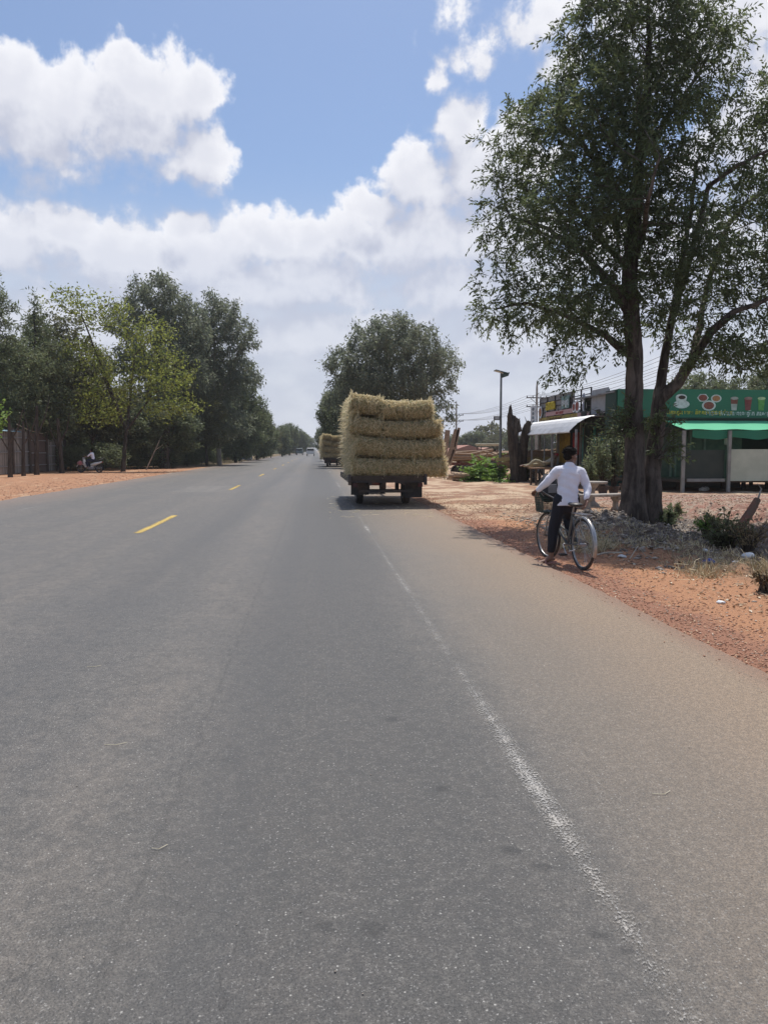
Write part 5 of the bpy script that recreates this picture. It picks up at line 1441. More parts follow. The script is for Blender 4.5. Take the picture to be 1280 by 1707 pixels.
# --- solar street light
p = at(833, 801)
o = thing('street_light', 'tall slim grey street light with a solar panel head and a lower floodlight', 'street light', p)
H = zat(833, 622, p.y) - p.z
q = MB(); q.tube([(0, 0, 0), (0, 0, H)], [.075, .05], 12); q.box(-.14, .14, -.14, .14, -.05, .03); q.build('pole', M_POLE, o, smooth=True, ang=50)
q = MB(); q.box(-.30, .30, -.25, .25, -.02, .02, Matrix.Translation((-.03, 0, H + .06)) @ Matrix.Rotation(R(14), 4, 'Y')); q.build('solar_panel', mat('solar_cells', (.03, .06, .07), (.05, .09, .09), 12, .25), o)
q = MB(); q.prism([(.0, -.24), (.30, -.14), (.36, .04), (.22, .0), (.02, -.04)], -.16, .16, Matrix.Translation((.02, 0, H))); q.build('lamp_housing', mat('green_lamp_housing', (.035, .06, .05), (.05, .08, .06), 8, .5), o)
zf = zat(825, 697, p.y) - p.z
q = MB(); q.box(-.34, -.05, -.1, .06, zf - .10, zf + .10, b=.02); q.bar((-.06, 0, zf), (.05, 0, zf), .04, .04); f = q.build('floodlight', M_STEEL, o)
q = MB(); q.box(-.31, -.09, -.112, -.101, zf - .075, zf + .075); q.build('lens', mat('lamp_glass', (.4, .42, .42), rough=.2), f)
# --- utility poles and wires
PO = []
def upole(px, top, arms, Y, label):
    x = PD(px, 750, Y).x; z0 = hz(x, Y)
    o = thing('utility_pole', label, 'power pole', (x, Y, z0), 0, 'power poles along the right of the road')
    q = MB(); ht = zat(px, top, Y) - z0; q.tube([(0, 0, -.2), (0, 0, ht - 1.0), (0, 0, ht)], [.20, .13, .04], 10); q.build('pole', M_CONC, o, smooth=True)
    pts = []
    for a in arms:
        za = zat(px, a, Y) - z0
        q = MB(); q.box(-1.35, 1.35, -.06, .06, za - .06, za + .06)
        for sx in (-1, 1): q.bar((sx * .06, -.065, za - .75), (sx * .85, -.065, za - .05), .05, .05)
        q.build('crossarm', M_STEEL, o)
        for xx in (-1.25, -.5, .5, 1.25):
            q = MB(); q.lathe([(.03, 0), (.07, .05), (.05, .1), (.08, .14), (.03, .2)], 8, Matrix.Translation((xx, 0, za + .06))); q.build('insulator', M_STEEL, o)
            pts.append(Vector((x + xx, Y, z0 + za + .25)))
    PO.append(pts)
upole(893, 634, (663, 678), 97, 'nearer thin power pole with two crossarms left of the lattice shop sign')
upole(760, 668, (692, 702), 142, 'farther thin power pole with two crossarms beside the straw load')
p3 = [Vector((27.5 + dx, 52, z)) for z in (9.1, 8.0) for dx in (-1.25, -.5, .5, 1.25)]
def wire(a, b, sag, label):
    q = MB(); q.tube([a.lerp(b, t) - Vector((0, 0, sag * 4 * t * (1 - t))) for t in np.linspace(0, 1, 14)], .016, 4, caps=False)
    tag(q.build('power_wire', M_STEEL), label, 'wire', 'power wires')
WN = [a + ' ' + b for a in ('upper crossarm', 'lower crossarm') for b in ('outer left', 'inner left', 'inner right', 'outer right')]
for k in range(8): wire(PO[0][k], PO[1][k], .7, 'thin wire between the two power poles, %s insulator' % WN[k])
for k in range(8): wire(PO[0][k], p3[k], .8, 'thin wire from the nearer pole over the shops, %s insulator' % WN[k])
p4 = [v + Vector((2, 60, 0)) for v in PO[1]]
for k in (0, 3, 4, 7): wire(PO[1][k], p4[k], .6, 'thin wire running on past the farther pole, %s insulator' % WN[k])

# --- dead forked trunk
D0 = at(864, 802)
o = thing('dead_tree', 'dead leafless dark trunk split in two ragged stumps behind the lamp post', 'dead tree', D0)
def dl(px, py, dy=0): 
    v = PD(px, py, D0.y + dy) - D0; return (v.x, v.y, v.z)
q = MB()
q.tube([dl(861, 812), dl(860, 790), dl(859, 765), dl(855, 735), dl(851, 712), dl(850, 690), dl(851, 674)], [.34, .30, .29, .26, .20, .13, .03], 14)
q.tube([dl(869, 812, .2), dl(868, 790, .2), dl(870, 765, .1), dl(873, 735, .1), dl(877, 715, .1), dl(882, 702, .1)], [.30, .27, .24, .22, .20, .12], 14)
q.tube([dl(856, 732, -.1), dl(862, 712, -.1), dl(860, 700), dl(857, 692)], [.16, .15, .11, .03], 10)
q.tube([dl(866, 720, -.1), dl(864, 704, -.1), dl(866, 696)], [.12, .09, .02], 8)
fuse('trunk', q, BARK_DARK, o, .035, 1, .05, 2, lambda v: abs(mnoise.noise(Vector((v.x * 9, v.y * 9, v.z * 2.2)))) - .3 + .4 * mnoise.noise(v * 12))
q = MB()
for a, b in (((857, 760), (853, 752)), ((880, 716), (890, 700)), ((880, 710), (874, 694)), ((853, 700), (846, 690))): q.tube([dl(*a), dl(*b)], [.03, .008], 5)
q.build('twig', BARK_DARK, o)
# --- palm like bush, creeper and pots
def frond_bush(name, label, loc, n, L, lm, seed, cat='bush', up=1.0, w=.022, lean=(0, 0)):
    rg = np.random.default_rng(seed); o = thing(name, label, cat, loc); q = MB(); P_ = []; D_ = []; LL = []
    for i in range(n):
        a = rg.uniform(0, 2 * PI); l = L * rg.uniform(.6, 1.1); e = rg.uniform(.35, 1.2)
        d = Vector((math.cos(a) * math.cos(e), math.sin(a) * math.cos(e), math.sin(e) * up))
        pts = [Vector((rg.normal() * .12 * L, rg.normal() * .12 * L, 0)) + d * l * t - Vector((0, 0, .55 * l * t * t * (1.3 - e / 1.2))) for t in np.linspace(0, 1, 7)]
        for p_ in pts: p_.z = max(p_.z, .03)
        q.tube(pts, [.012 * L, .010 * L, .009 * L, .007 * L, .006 * L, .004 * L, .002 * L], 4, caps=False)
        for k in range(1, 7):
            for t in np.linspace(0, 1, 4):
                p0 = pts[k - 1].lerp(pts[k], t); dd = (pts[k] - pts[k - 1]).normalized(); sd = dd.cross(Vector((0, 0, 1))).normalized()
                for s in (-1, 1):
                    P_.append(p0); D_.append((dd * .6 + sd * s * .8 + Vector((0, 0, -.25)) + Vector(rg.normal(size=3) * .12)).normalized()); LL.append(L * .28 * (1.15 - k / 7))
    q.build('stem', lm, o); P_, D_, LL = map(np.array, (P_, D_, LL))
    link_mesh('foliage', leaf_mesh('foliage', P_, D_, LL, LL * 0 + w * L / .8, rg), lm, o); return o
frond_bush('palm_bush', 'bright green feathery palm bush at the foot of the lamp post', at(812, 801), 46, 1.75, LEAF_FRESH, 31, w=.055)
frond_bush('palm_bush', 'darker low palm clump left of the lamp post beside the timber', at(796, 799), 26, 1.2, LEAF_OLIVE, 32, w=.05)
shoots('bush', 'small leafy weed growing at the foot of the dead forked trunk', 'bush', (at(880, 800) + Vector((0, 0, .45)))[:], (.5, .4, .45), 26, (.12, .05), LEAF_DARK, 10, None, at(880, 800)[:], 5)

# --- timber yard
YT = 43.0
def trailer(px0, px1, Y, zb, label, grp, seed):
    x0, x1 = PD(px0, 750, Y).x, PD(px1, 750, Y).x; L = x1 - x0
    o = thing('timber_trailer', label, 'trailer', (x0, Y, hz(x0, Y)), 0, grp)
    f = MB()
    for y in (-.5, .5): f.box(0, L, y - .05, y + .05, zb - .16, zb - .02)
    for x in np.arange(.1, L, .7): f.box(x - .04, x + .04, -.7, .7, zb - .02, zb + .05)
    f.box(L * .3, L * .3 + .12, -.6, .6, .3, zb - .16); f.bar((L, 0, zb - .1), (L + 1.1, 0, .45), .08, .08); f.build('frame', M_REDFR, o)
    for y in (-.62, .62):
        w = wheel(o, Vector((0, 0, 0)), .34, .2); w.rotation_euler = (0, 0, PI / 2); w.location = (L * .3 + .05, y, .34)
    for x in (.15, L - .15):
        for y in (-.62, .62): q = MB(); q.box(x - .035, x + .035, y - .035, y + .035, zb, zb + .55); q.build('stake', M_WOOD, o)
    return x0, x1, o
tx0, tx1, _ = trailer(742, 812, YT, .85, 'rust red timber trailer just right of the straw load', 'timber trailers', 1)
ux0, ux1, _ = trailer(842, 925, YT - 4, .85, 'rust red timber trailer behind the dead forked trunk', 'timber trailers', 2)
rg = random.Random(12)
def logs(n, x0, x1, Y, zb, lab, grp, seed, rmax=.11):
    rg = random.Random(seed)
    for i in range(n):
        r = rg.uniform(.05, rmax); lay = i // 6; y = Y - .5 + (i % 6) * .19 + rg.uniform(-.03, .03)
        xa = x0 - rg.uniform(.1, .5); xb = x1 + rg.uniform(-.3, .7); za = zb + .12 + lay * .17; bend = rg.uniform(-.1, .12)
        q = MB(); q.tube([(xa, y, za + rg.uniform(-.0, .1)), ((xa * 2 + xb) / 3, y, za + bend * .4), ((xa + 2 * xb) / 3, y + .05, za + bend), (xb, y, za + rg.uniform(0, .22))], [r, r * .95, r * .85, r * .7], 9)
        b0 = ((xa + xb) / 2, y, za)
        tag(q.build('log', M_LOG, smooth=True, off=b0, loc=b0, ang=50), lab % (['foremost', 'second from the front', 'third from the front', 'fourth from the front', 'fifth from the front', 'rearmost'][i % 6], ['lowest', 'middle', 'upper', 'top'][lay]), 'log', grp)
logs(18, tx0, tx1, YT, .85, 'pale crooked log on the left timber trailer, %s, %s layer', 'logs on the left timber trailer', 3)
logs(18, ux0, ux1, YT - 4, .85, 'crooked log on the right timber trailer, %s, %s layer', 'logs on the right timber trailer', 4)
logs(12, PD(768, 750, 37).x, PD(838, 750, 37).x, 38.0, -.08, 'fallen log behind the palm bush, %s, %s layer', 'logs on the ground behind the palm bush', 8, .13)
# long squared beams
for i, (pa, za, pb, zb2, Y, lb) in enumerate([(826, 766, 934, 764, 36.9, 'long yellowish squared beam resting across behind the dead trunk'), (828, 773, 930, 772, 37.3, 'darker squared beam below the long yellowish one'),
                                      (760, 752, 850, 757, 44.6, 'long grey beam lying over the left timber trailer'), (800, 778, 920, 780, 37.8, 'low brown beam close to the ground behind the dead trunk')]):
    a, b = PD(pa, za, Y), PD(pb, zb2, Y); q = MB(); q.bar(a, b, .14, .16)
    c0 = (a + b) / 2; tag(q.build('beam', M_WOOD if i else mat('yellow_beam', (.36, .30, .13), (.28, .22, .10), 5, .8, .3), off=c0, loc=c0), lb, 'beam', 'beams in the timber yard')
for tl, (x, Y) in zip(('left', 'middle', 'right'), ((PD(832, 750, 37.3).x, 37.3), (PD(890, 750, 37.3).x, 37.3), (PD(925, 750, 37.3).x, 37.3))):
    q = MB(); q.tube([(0, 0, -.1), (0, 0, .72)], .09, 9); q.box(-.1, .1, -.5, .45, .66, .76)
    tag(q.build('trestle', M_DKWOOD, loc=(x, Y, hz(x, Y))), 'short wooden trestle under the %s part of the long beams' % tl, 'trestle', 'trestles under the beams')
# leaning curved boards
for i, (a, b, w, lb) in enumerate([((742, 778), (761, 716), .30, 'right leaning brown board standing up beside the straw load'), ((749, 776), (765, 713), .16, 'narrow brown board leaning behind the broad one'),
                                   ((738, 762), (746, 717), .30, 'stubby brown board partly hidden by the straw load')]):
    A, B = PD(a[0], a[1], 41), PD(b[0], b[1], 41); q = MB(); q.bar(A, A.lerp(B, .5) + Vector((.05, 0, -.04)), w, .07, up=(0, 1, 0)); q.bar(A.lerp(B, .5) + Vector((.05, 0, -.04)), B, w * .9, .068, up=(0, 1, 0))
    tag(q.build('board', M_WOOD, off=A, loc=A), lb, 'board', 'boards leaning by the left timber trailer')
# tractor with flat canopy
Yc = 47; cx_ = PD(812, 750, Yc).x; cz = hz(cx_, Yc)
o = thing('farm_tractor', 'farm tractor with a flat cream canopy standing behind the timber', 'tractor', (cx_, Yc, cz))
zc = zat(812, 741, Yc) - cz
q = MB(); q.box(-.62, .62, -.7, .7, zc - .03, zc + .06, b=.02); q.box(-.56, .56, -.64, .64, zc - .1, zc - .03); q.build('canopy', mat('cream_canopy', (.55, .52, .38), (.45, .42, .3)), o)
q = MB()
for x in (-.5, .5):
    for y in (-.55, .55): q.tube([(x, y, .8), (x, y, zc - .05)], .025, 6)
q.build('post', M_STEEL, o)
q = MB(); q.box(-.9, .5, -.35, .35, .55, 1.15, b=.06); q.box(-1.5, -.85, -.28, .28, .6, 1.0, b=.06); q.build('body', mat('olive_tractor_paint', (.14, .15, .05), (.1, .1, .04)), o)
q = MB(); q.box(.1, .45, -.3, .3, 1.15, 1.25, b=.03); q.box(.4, .48, -.3, .3, 1.2, 1.6, b=.03); q.build('seat', M_BLACK, o)
for x, rr in ((.3, .5), (-1.2, .33)):
    for y in (-.5, .5):
        w = wheel(o, Vector((0, 0, 0)), rr, .22); w.rotation_euler = (0, 0, PI / 2); w.location = (x, y, rr)
# far houses behind the yard
for i, (px, top, Y, w, cc, lb) in enumerate([(772, 742, 150, 7, (.36, .16, .11), 'far low house with a reddish roof behind the leaning boards'), (805, 746, 165, 6, (.42, .22, .15), 'far low house with a salmon roof behind the tractor canopy')]):
    x = PD(px, 750, Y).x; zt = zat(px, top, Y)
    o = thing('house', lb, 'house', (x, Y, 0), .2, 'far houses behind the timber yard')
    q = MB(); q.box(-w / 2, w / 2, -2.5, 2.5, -.2, zt * .55); q.build('wall', mat('ochre_wall', (.35, .27, .18)), o)
    q = MB(); q.prism([(-w / 2 - .5, zt * .52), (0, zt), (w / 2 + .5, zt * .52)], -3, 3, Matrix.Rotation(0, 4, 'Z')); q.build('roof', mat('tile%d' % i, cc), o)
    q = MB(); q.box(-1, 0, -2.53, -2.49, 0, zt * .4); q.build('door', M_DKWOOD, o)

# ------------------------------------------------------------------ shop with the lattice sign (its front runs along the road)
XS = 11.55; YA, YB = 29.7, 39.6
gzs = hz(XS, 33)
o = thing('snack_shop', 'open fronted shop under a curved white sheet awning with lattice sign', 'shop', (XS, YA, gzs))
L = YB - YA
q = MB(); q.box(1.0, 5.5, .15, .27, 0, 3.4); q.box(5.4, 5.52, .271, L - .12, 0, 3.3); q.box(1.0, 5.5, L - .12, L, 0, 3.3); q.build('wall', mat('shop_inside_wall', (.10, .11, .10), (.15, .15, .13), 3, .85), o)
for yy in (.3, 3.4, 6.6, L - .2):
    q = MB(); q.box(-.05, .05, yy - .05, yy + .05, 0, 3.5); q.build('post', M_GREYST, o)
    q = MB(); q.box(-1.32, -1.24, yy - .04, yy + .04, -.05, 2.33); q.build('post', M_GREYST, o)
q = MB(); n = 10; vs = []; cols_ = int(L / .09)
for j in range(cols_ + 1):
    y = .9 + (L - .9) * j / cols_ - .1; rip = .018 * math.sin(j * PI)
    rp = .02 * (1 if j % 2 else -1)
    for i in range(n + 1):
        t = i / n; x = .9 - 2.35 * t; z = 2.95 - .10 * t - .62 * max(0, (t - .55) / .45) ** 1.8
        vs.append((x, y, z + rp))
q.add(vs, [(j * (n + 1) + i, j * (n + 1) + i + 1, (j + 1) * (n + 1) + i + 1, (j + 1) * (n + 1) + i) for j in range(cols_) for i in range(n)])
aw = q.build('awning', mat('white_sheet_metal', (.42, .43, .45), (.34, .35, .37), 2, .5, metal=.2, dirt=.2), o)
sm_ = aw.modifiers.new('t', 'SOLIDIFY'); sm_.thickness = .004
q = MB(); q.box(.9, 5.5, 0, L, 3.3, 3.42); q.build('roof', M_GREYST, o)
q = MB(); q.box(-1.4, -1.36, .85, L - .1, 2.20, 2.26); q.build('gutter', M_WHITE, o)
for (y0, y1, zz0, zz1, cc, nm) in ((5.6, 7.6, .9, 2.3, (.40, .27, .05), 'yellow_cloth'), (2.3, 3.9, .8, 2.5, (.05, .30, .27), 'turquoise_cloth'), (.6, 2.0, .8, 2.2, (.06, .22, .24), 'blue_cloth'), (4.4, 5.1, 1.3, 2.3, (.35, .04, .04), 'red_cloth')):
    q = MB(); n = 20
    vs = [(.25 + .05 * math.sin(k * 1.9), y0 + (y1 - y0) * k / n, z) for z in (zz0, zz1) for k in range(n + 1)]
    q.add(vs, [(k, k + 1, n + 2 + k, n + 1 + k) for k in range(n)]); qq = q.build('curtain', mat(nm, cc, rough=.9), o, smooth=True)
    s_ = qq.modifiers.new('t', 'SOLIDIFY'); s_.thickness = .006; qq['label'] = nm.replace('_cloth', '') + ' cloth hanging inside the shop front'
q = MB(); q.box(.2, .9, .8, 4.2, 0, .85, b=.02); q.build('counter', mat('turquoise_counter', (.04, .22, .22), (.05, .17, .18), 4, .5), o)
# lattice sign, a billboard standing on the awning edge
ZS0 = zat(990, 701, 31.6) - gzs
ysg0, ysg1 = 31.8 - YA, 39.2 - YA
o2 = thing('lattice_sign', 'advertising sign on a black lattice frame with yellow letters and dish pictures', 'sign', (XS - .05, YA, gzs))
zb_, zt_ = 2.88, 4.12
q = MB()
for k in range(6): z = zb_ + (zt_ - zb_) * k / 5; q.box(-.025, .025, ysg0, ysg1, z - .018, z + .018)
for k in range(7): y = ysg0 + (ysg1 - ysg0) * k / 6; q.box(-.03, .0299, y - .022, y + .022, zb_ - .05, zt_ + .02)
for k in range(4): y = ysg0 + .3 + k * 2.2; q.bar((.0, y, zb_ - .0), (.75, y, zb_ + .02), .04, .04)
q.build('frame', M_STEEL, o2)
q = MB(); q.box(.03, .05, ysg0 + 2.2, ysg1, zb_ + .02, zt_ - .02); q.build('backing', mat('dull_sign_sheet', (.21, .20, .19), (.30, .29, .28), 3, .7), o2)
q = MB(); q.box(-.055, -.031, ysg0 + 1.6, ysg1, zb_, zb_ + .25); q.build('footer_board', mat('mustard_board', (.36, .27, .04), (.22, .12, .04), 4, .6), o2)
q = MB(); q.box(-.055, -.031, ysg0 + .1, ysg0 + 1.55, zb_, zb_ + .25); q.build('footer_board', mat('pale_red_board', (.42, .34, .32), (.5, .2, .18), 14, .6), o2)
def text(parent, s, size, M, m, ext=.006, name='lettering', align='CENTER', bold=0.0):
    cu = bpy.data.curves.new(name, 'FONT'); cu.body = s; cu.size = size; cu.extrude = ext; cu.align_x = align; cu.offset = bold
    t = bpy.data.objects.new(name, cu); COL.objects.link(t); dgx = bpy.context.evaluated_depsgraph_get()
    me = bpy.data.meshes.new_from_object(t.evaluated_get(dgx)); bpy.data.objects.remove(t); bpy.data.curves.remove(cu)
    me.name = name; me.transform(M); o_ = link_mesh(name, me, m, parent); return o_
# facing -x: text x runs towards -y (reads left to right seen from the road)
MT = Matrix(((0, 0, -1, 0), (-1, 0, 0, 0), (0, 1, 0, 0), (0, 0, 0, 1)))
def onsign(y, z, x=-.06): return Matrix.Translation((x, y, z)) @ MT
M_YELT = mat('yellow_letters', (.62, .50, .05), (.5, .38, .04)); M_WHT = mat('white_letters', (.7, .72, .72)); M_GRNL = mat('green_letters', (.12, .36, .24))
text(o2, 'អាហារ', .62, onsign(ysg1 - 1.9, 3.48), M_YELT, .02, bold=.012)
q = MB(); q.box(-.075, -.056, ysg0 + 2.65, ysg0 + 3.75, 3.42, 3.98); q.build('name_board', mat('sage_board', (.20, .30, .27)), o2)
text(o2, 'កាហ្វេ', .40, onsign(ysg0 + 3.2, 3.55, -.08), M_WHT, .008, bold=.006)
q = MB(); q.box(-.07, -.056, ysg0 + 2.0, ysg1 - 1.2, 3.17, 3.37); q.build('strap_board', mat('pale_red_board', (.42, .34, .32)), o2)
text(o2, 'បាយ មី ភេសជ្ជៈ', .18, onsign(ysg0 + 4.0, 3.21, -.072), M_RED, .004, bold=.004)
text(o2, 'មានលក់ អាហារ ភេសជ្ជៈ', .20, onsign(ysg0 + 4.6, zb_ + .06), mat('brown_letters', (.12, .05, .02)), .004)
def dish(parent, M, rad, food, nm='dish_picture', r2=.72):
    q = MB(); q.lathe([(rad, 0), (rad, .006), (0.001, .007)], 28, M); a = q.build(nm, M_WHT, parent)
    q = MB(); q.lathe([(rad * r2, .008), (rad * r2, .012), (.001, .013)], 24, M); q.build('food', food, a); return a
FOODR = mat('red_brown_food', (.30, .08, .05), (.18, .05, .04), 22, .6); FOODO = mat('orange_food', (.50, .22, .07), (.30, .12, .08), 22, .6); FOODG = mat('coffee_brown', (.06, .03, .02), (.05, .03, .02))
SGN = Matrix.Rotation(-PI / 2, 4, 'Y')
def disc_at(y, z, x=-.06): return Matrix.Translation((x, y, z)) @ SGN
dish(o2, disc_at(ysg1 - .25, 3.42, -.065), .30, FOODO)
dish(o2, disc_at(ysg0 + 1.95, 3.40, -.08), .22, FOODR); dish(o2, disc_at(ysg0 + 1.55, 3.42, -.065), .28, FOODR)
dish(o2, disc_at(ysg0 + .62, 3.40, -.065), .26, mat('blue_grey_food', (.16, .18, .26), (.3, .32, .4), 16)); dish(o2, disc_at(ysg0 + .66, 3.76, -.08), .19, mat('blue_grey_food', (.16, .18, .26)))
# small lightbox at the near end and white sign at the far end
q = MB(); q.box(-.5, -.42, ysg0 - .55, ysg0 - .05, 2.62, 3.12, b=.01); tag(q.build('sign_box', mat('dark_screen', (.03, .03, .035), rough=.3), loc=(XS, YA, gzs)), 'small black square board fixed under the lower near corner of the lattice sign', 'board')
q = MB(); q.box(-.03, .03, -.5, .5, 0, 1.05, b=.01); s5 = q.build('sign_board', M_WHT, None, loc=(XS - .3, YA + L - .1, gzs + 2.75)); tag(s5, 'narrow white vertical sign at the far end of the lattice sign', 'sign')
for k in range(4): q = MB(); q.ell((-.036, .0, .2 + k * .22), (.006, .22, .08), 10, 6); q.build('emblem', mat('grey_emblem', (.2, .24, .26)), s5, smooth=True)
# grey sheet and dark wall turning the corner
o3 = thing('grey_hoarding', 'plain grey sheet hoarding between lattice sign and trunk', 'hoarding', (XS - .06, YA, gzs))
q = MB(); q.box(-.02, .02, .15, 2.0, 2.98, 3.98); q.build('sheet', mat('grey_sheet', (.27, .28, .29), (.33, .34, .34), 3, .6), o3)
q = MB()
for y in (.2, 1.1, 1.95): q.box(.021, .06, y - .03, y + .03, 2.9, 3.92)
q.build('strut', M_STEEL, o3)
q = MB(); q.box(-.3, -.26, .3, .62, 2.88, 3.12); q.bar((-.26, .46, 2.95), (.0, .46, 3.05), .03, .03); q.build('floodlight', M_STEEL, o3)

# ------------------------------------------------------------------ green drinks shop (front faces us)
GY = 28.6; GX0 = PD(1027, 750, GY).x; GX1 = GX0 + 10.5
gzg = hz(14, GY)
o = thing('drinks_shop', 'green drinks shop with picture banner, bright green awning and pale front panel', 'shop', (GX0, GY, gzg))
def gx(px): return PD(px, 750, GY).x - GX0
def gz_(py): return PD(1150, py, GY).z - gzg
M_GREEN = mat('green_banner_vinyl', (.008, .15, .078), (.01, .13, .07), 1.2, .45, dirt=.15, dirtc=(.03, .08, .05))
M_DKG = mat('dark_green_board', (.012, .04, .028), (.018, .05, .035), 3, .7)
zt = gz_(649); zb = gz_(697)
W = GX1 - GX0
q = MB(); q.box(0, W, 0, .05, zb, zt); ban = q.build('banner', M_GREEN, o)
q = MB(); q.box(0, W, .051, .12, zb - .35, zt - .05); q.box(0, W, -.02, .0, zb - .02, zb + .02); q.build('banner_frame', M_DKG, o)
def on_ban(px, py, y=-.012): return Vector((gx(px), y, gz_(py)))
FR = Matrix.Rotation(PI / 2, 4, 'X')          # lathe axis towards the viewer
def fdisc(px, py, y=-.004): return Matrix.Translation(on_ban(px, py, y)) @ FR
u_ = GY / F
# cup and saucer
q = MB(); q.lathe([(.001, .0), (14 * u_, .0), (14 * u_, .006), (.001, .007)], 28, fdisc(1133, 674) @ Matrix.Diagonal((1, .5, 1, 1))); cup = q.build('cup_picture', M_WHT, ban)
q = MB(); q.prism([(-10 * u_, 6 * u_), (-8 * u_, -4 * u_), (-3 * u_, -8 * u_), (3 * u_, -8 * u_), (8 * u_, -4 * u_), (10 * u_, 6 * u_)], -.014, -.008, Matrix.Translation(on_ban(1132, 668, 0))); q.lathe([(.001, 0), (10 * u_, 0), (10 * u_, .004), (.001, .005)], 24, fdisc(1132, 662, -.011) @ Matrix.Diagonal((1, .5, 1, 1))); q.build('cup', M_WHT, cup)
q = MB(); q.lathe([(.001, 0), (6.5 * u_, 0), (6.5 * u_, .004), (.001, .005)], 20, fdisc(1133, 662.5, -.017) @ Matrix.Diagonal((1, .5, 1, 1))); q.build('coffee', FOODG, cup)
# plates of food: octagonal, scalloped, round
for (px, py, r, fd, n_) in ((1168, 663, 10.5, FOODR, 6), (1190, 664, 9.5, FOODO, 20), (1178, 676, 12.5, FOODR, 26)):
    yy = -.004 - .008 * (r > 12)
    q = MB(); q.lathe([(.001, 0), (r * u_, 0), (r * u_, .005), (.001, .006)], n_, fdisc(px, py, yy) @ Matrix.Diagonal((1, .7, 1, 1))); a = q.build('plate_picture', M_WHT, ban)
    q = MB(); q.lathe([(.001, 0), (r * .74 * u_, 0), (r * .74 * u_, .004), (.001, .005)], 18, fdisc(px, py, yy - .007) @ Matrix.Diagonal((1, .7, 1, 1))); q.build('food', fd, a)
# three drinks
for (px, a_, b_, c_) in ((1220, (.45, .40, .38), (.24, .08, .06), (.5, .48, .46)), (1243, (.35, .20, .18), (.28, .06, .06), (.26, .07, .07)), (1265, (.55, .62, .38), (.16, .36, .10), (.14, .34, .09))):
    k = 'drink%d_' % px
    q = MB(); q.prism([(-4.6 * u_, -12 * u_), (4.6 * u_, -12 * u_), (6.5 * u_, 9 * u_), (-6.5 * u_, 9 * u_)], -.010, -.003, Matrix.Translation(on_ban(px, 672, 0))); g_ = q.build('glass_picture', mat(k + 'low', c_), ban)
    q = MB(); q.prism([(-5.6 * u_, -1 * u_), (5.6 * u_, -1 * u_), (6.4 * u_, 7 * u_), (-6.4 * u_, 7 * u_)], -.015, -.0105, Matrix.Translation(on_ban(px, 672, 0))); q.build('drink', mat(k + 'mid', b_), g_)
    q = MB(); q.lathe([(.001, 0), (7.2 * u_, 0), (7.2 * u_, .004), (.001, .005)], 20, fdisc(px, 663.5, -.0155) @ Matrix.Diagonal((1, .36, 1, 1))); q.build('lid', mat(k + 'top', a_), g_)
TF = Matrix.Rotation(PI / 2, 4, 'X')
text(ban, 'លក់កាហ្វេ បាយ និងភេសជ្ជៈគ្រប់មុខ', .20, Matrix.Translation((gx(1160), -.006, gz_(690.5))) @ TF, M_YELT, .003, bold=.004)
text(ban, 'មានលក់អាហារពេលព្រឹក ភេសជ្ជៈ ទឹកផ្លែឈើ', .22, Matrix.Translation((gx(1252), -.006, gz_(692))) @ TF, M_WHT, .003, bold=.004)
text(ban, 'ភេសជ្ជៈ', .22, Matrix.Translation((gx(1338), -.006, gz_(692))) @ TF, M_WHT, .003, bold=.004)
# side of the corner turning to the other shop
q = MB(); q.box(-.06, -.001, .05, 1.1, gz_(738), zt - .02); q.build('side_board', M_DKG, o)
# awning: bright lit top and hanging green net behind
z0a, z1a = gz_(701.5), gz_(711)
xa0, xa1 = gx(1106), W - .2
q = MB(); n = 40; vs = []
for i in range(n + 1):
    x = xa0 + (xa1 - xa0) * i / n; s_ = .012 * math.sin(i * .9)
    for (y, z) in ((-.05, z0a), (-.9, z0a - .22 + s_), (-1.75, z1a - .16 + s_ * 1.5)): vs.append((x, y, z))
q.add(vs, [(i * 3 + k, i * 3 + k + 1, i * 3 + k + 4, i * 3 + k + 3) for i in range(n) for k in range(2)])
ma, g, b = newmat('bright_green_awning_cloth')
b.inputs['Base Color'].default_value = (.16, .72, .40, 1); b.inputs['Roughness'].default_value = .6
t = g.n('ShaderNodeBsdfTranslucent'); t.inputs[0].default_value = (.14, .75, .42, 1); mx = g.n('ShaderNodeMixShader'); mx.inputs[0].default_value = .4
g.put(mx.inputs[1], b.outputs[0]); g.put(mx.inputs[2], t.outputs[0]); g.put(ma.node_tree.nodes['Material Output'].inputs[0], mx.outputs[0])
aw = q.build('awning', ma, o, smooth=True)
mn, g, b = newmat('green_shade_net'); b.inputs['Base Color'].default_value = (.02, .17, .10, 1); b.inputs['Roughness'].default_value = .8
q = MB(); vs = []
for i in range(n + 1):
    x = xa0 + .25 + (xa1 - xa0 - .3) * i / n; sag = .16 * abs(math.sin(i * PI / 8)) + .02 * math.sin(i * 1.7)
    for (y, z) in ((-1.72, z1a - .19), (-1.70 + .05 * math.sin(i), z1a - .42 - sag * .6)): vs.append((x, y, z))
q.add(vs, [(i * 2, i * 2 + 1, i * 2 + 3, i * 2 + 2) for i in range(n)]); q.build('shade_net', mn, o, smooth=True)
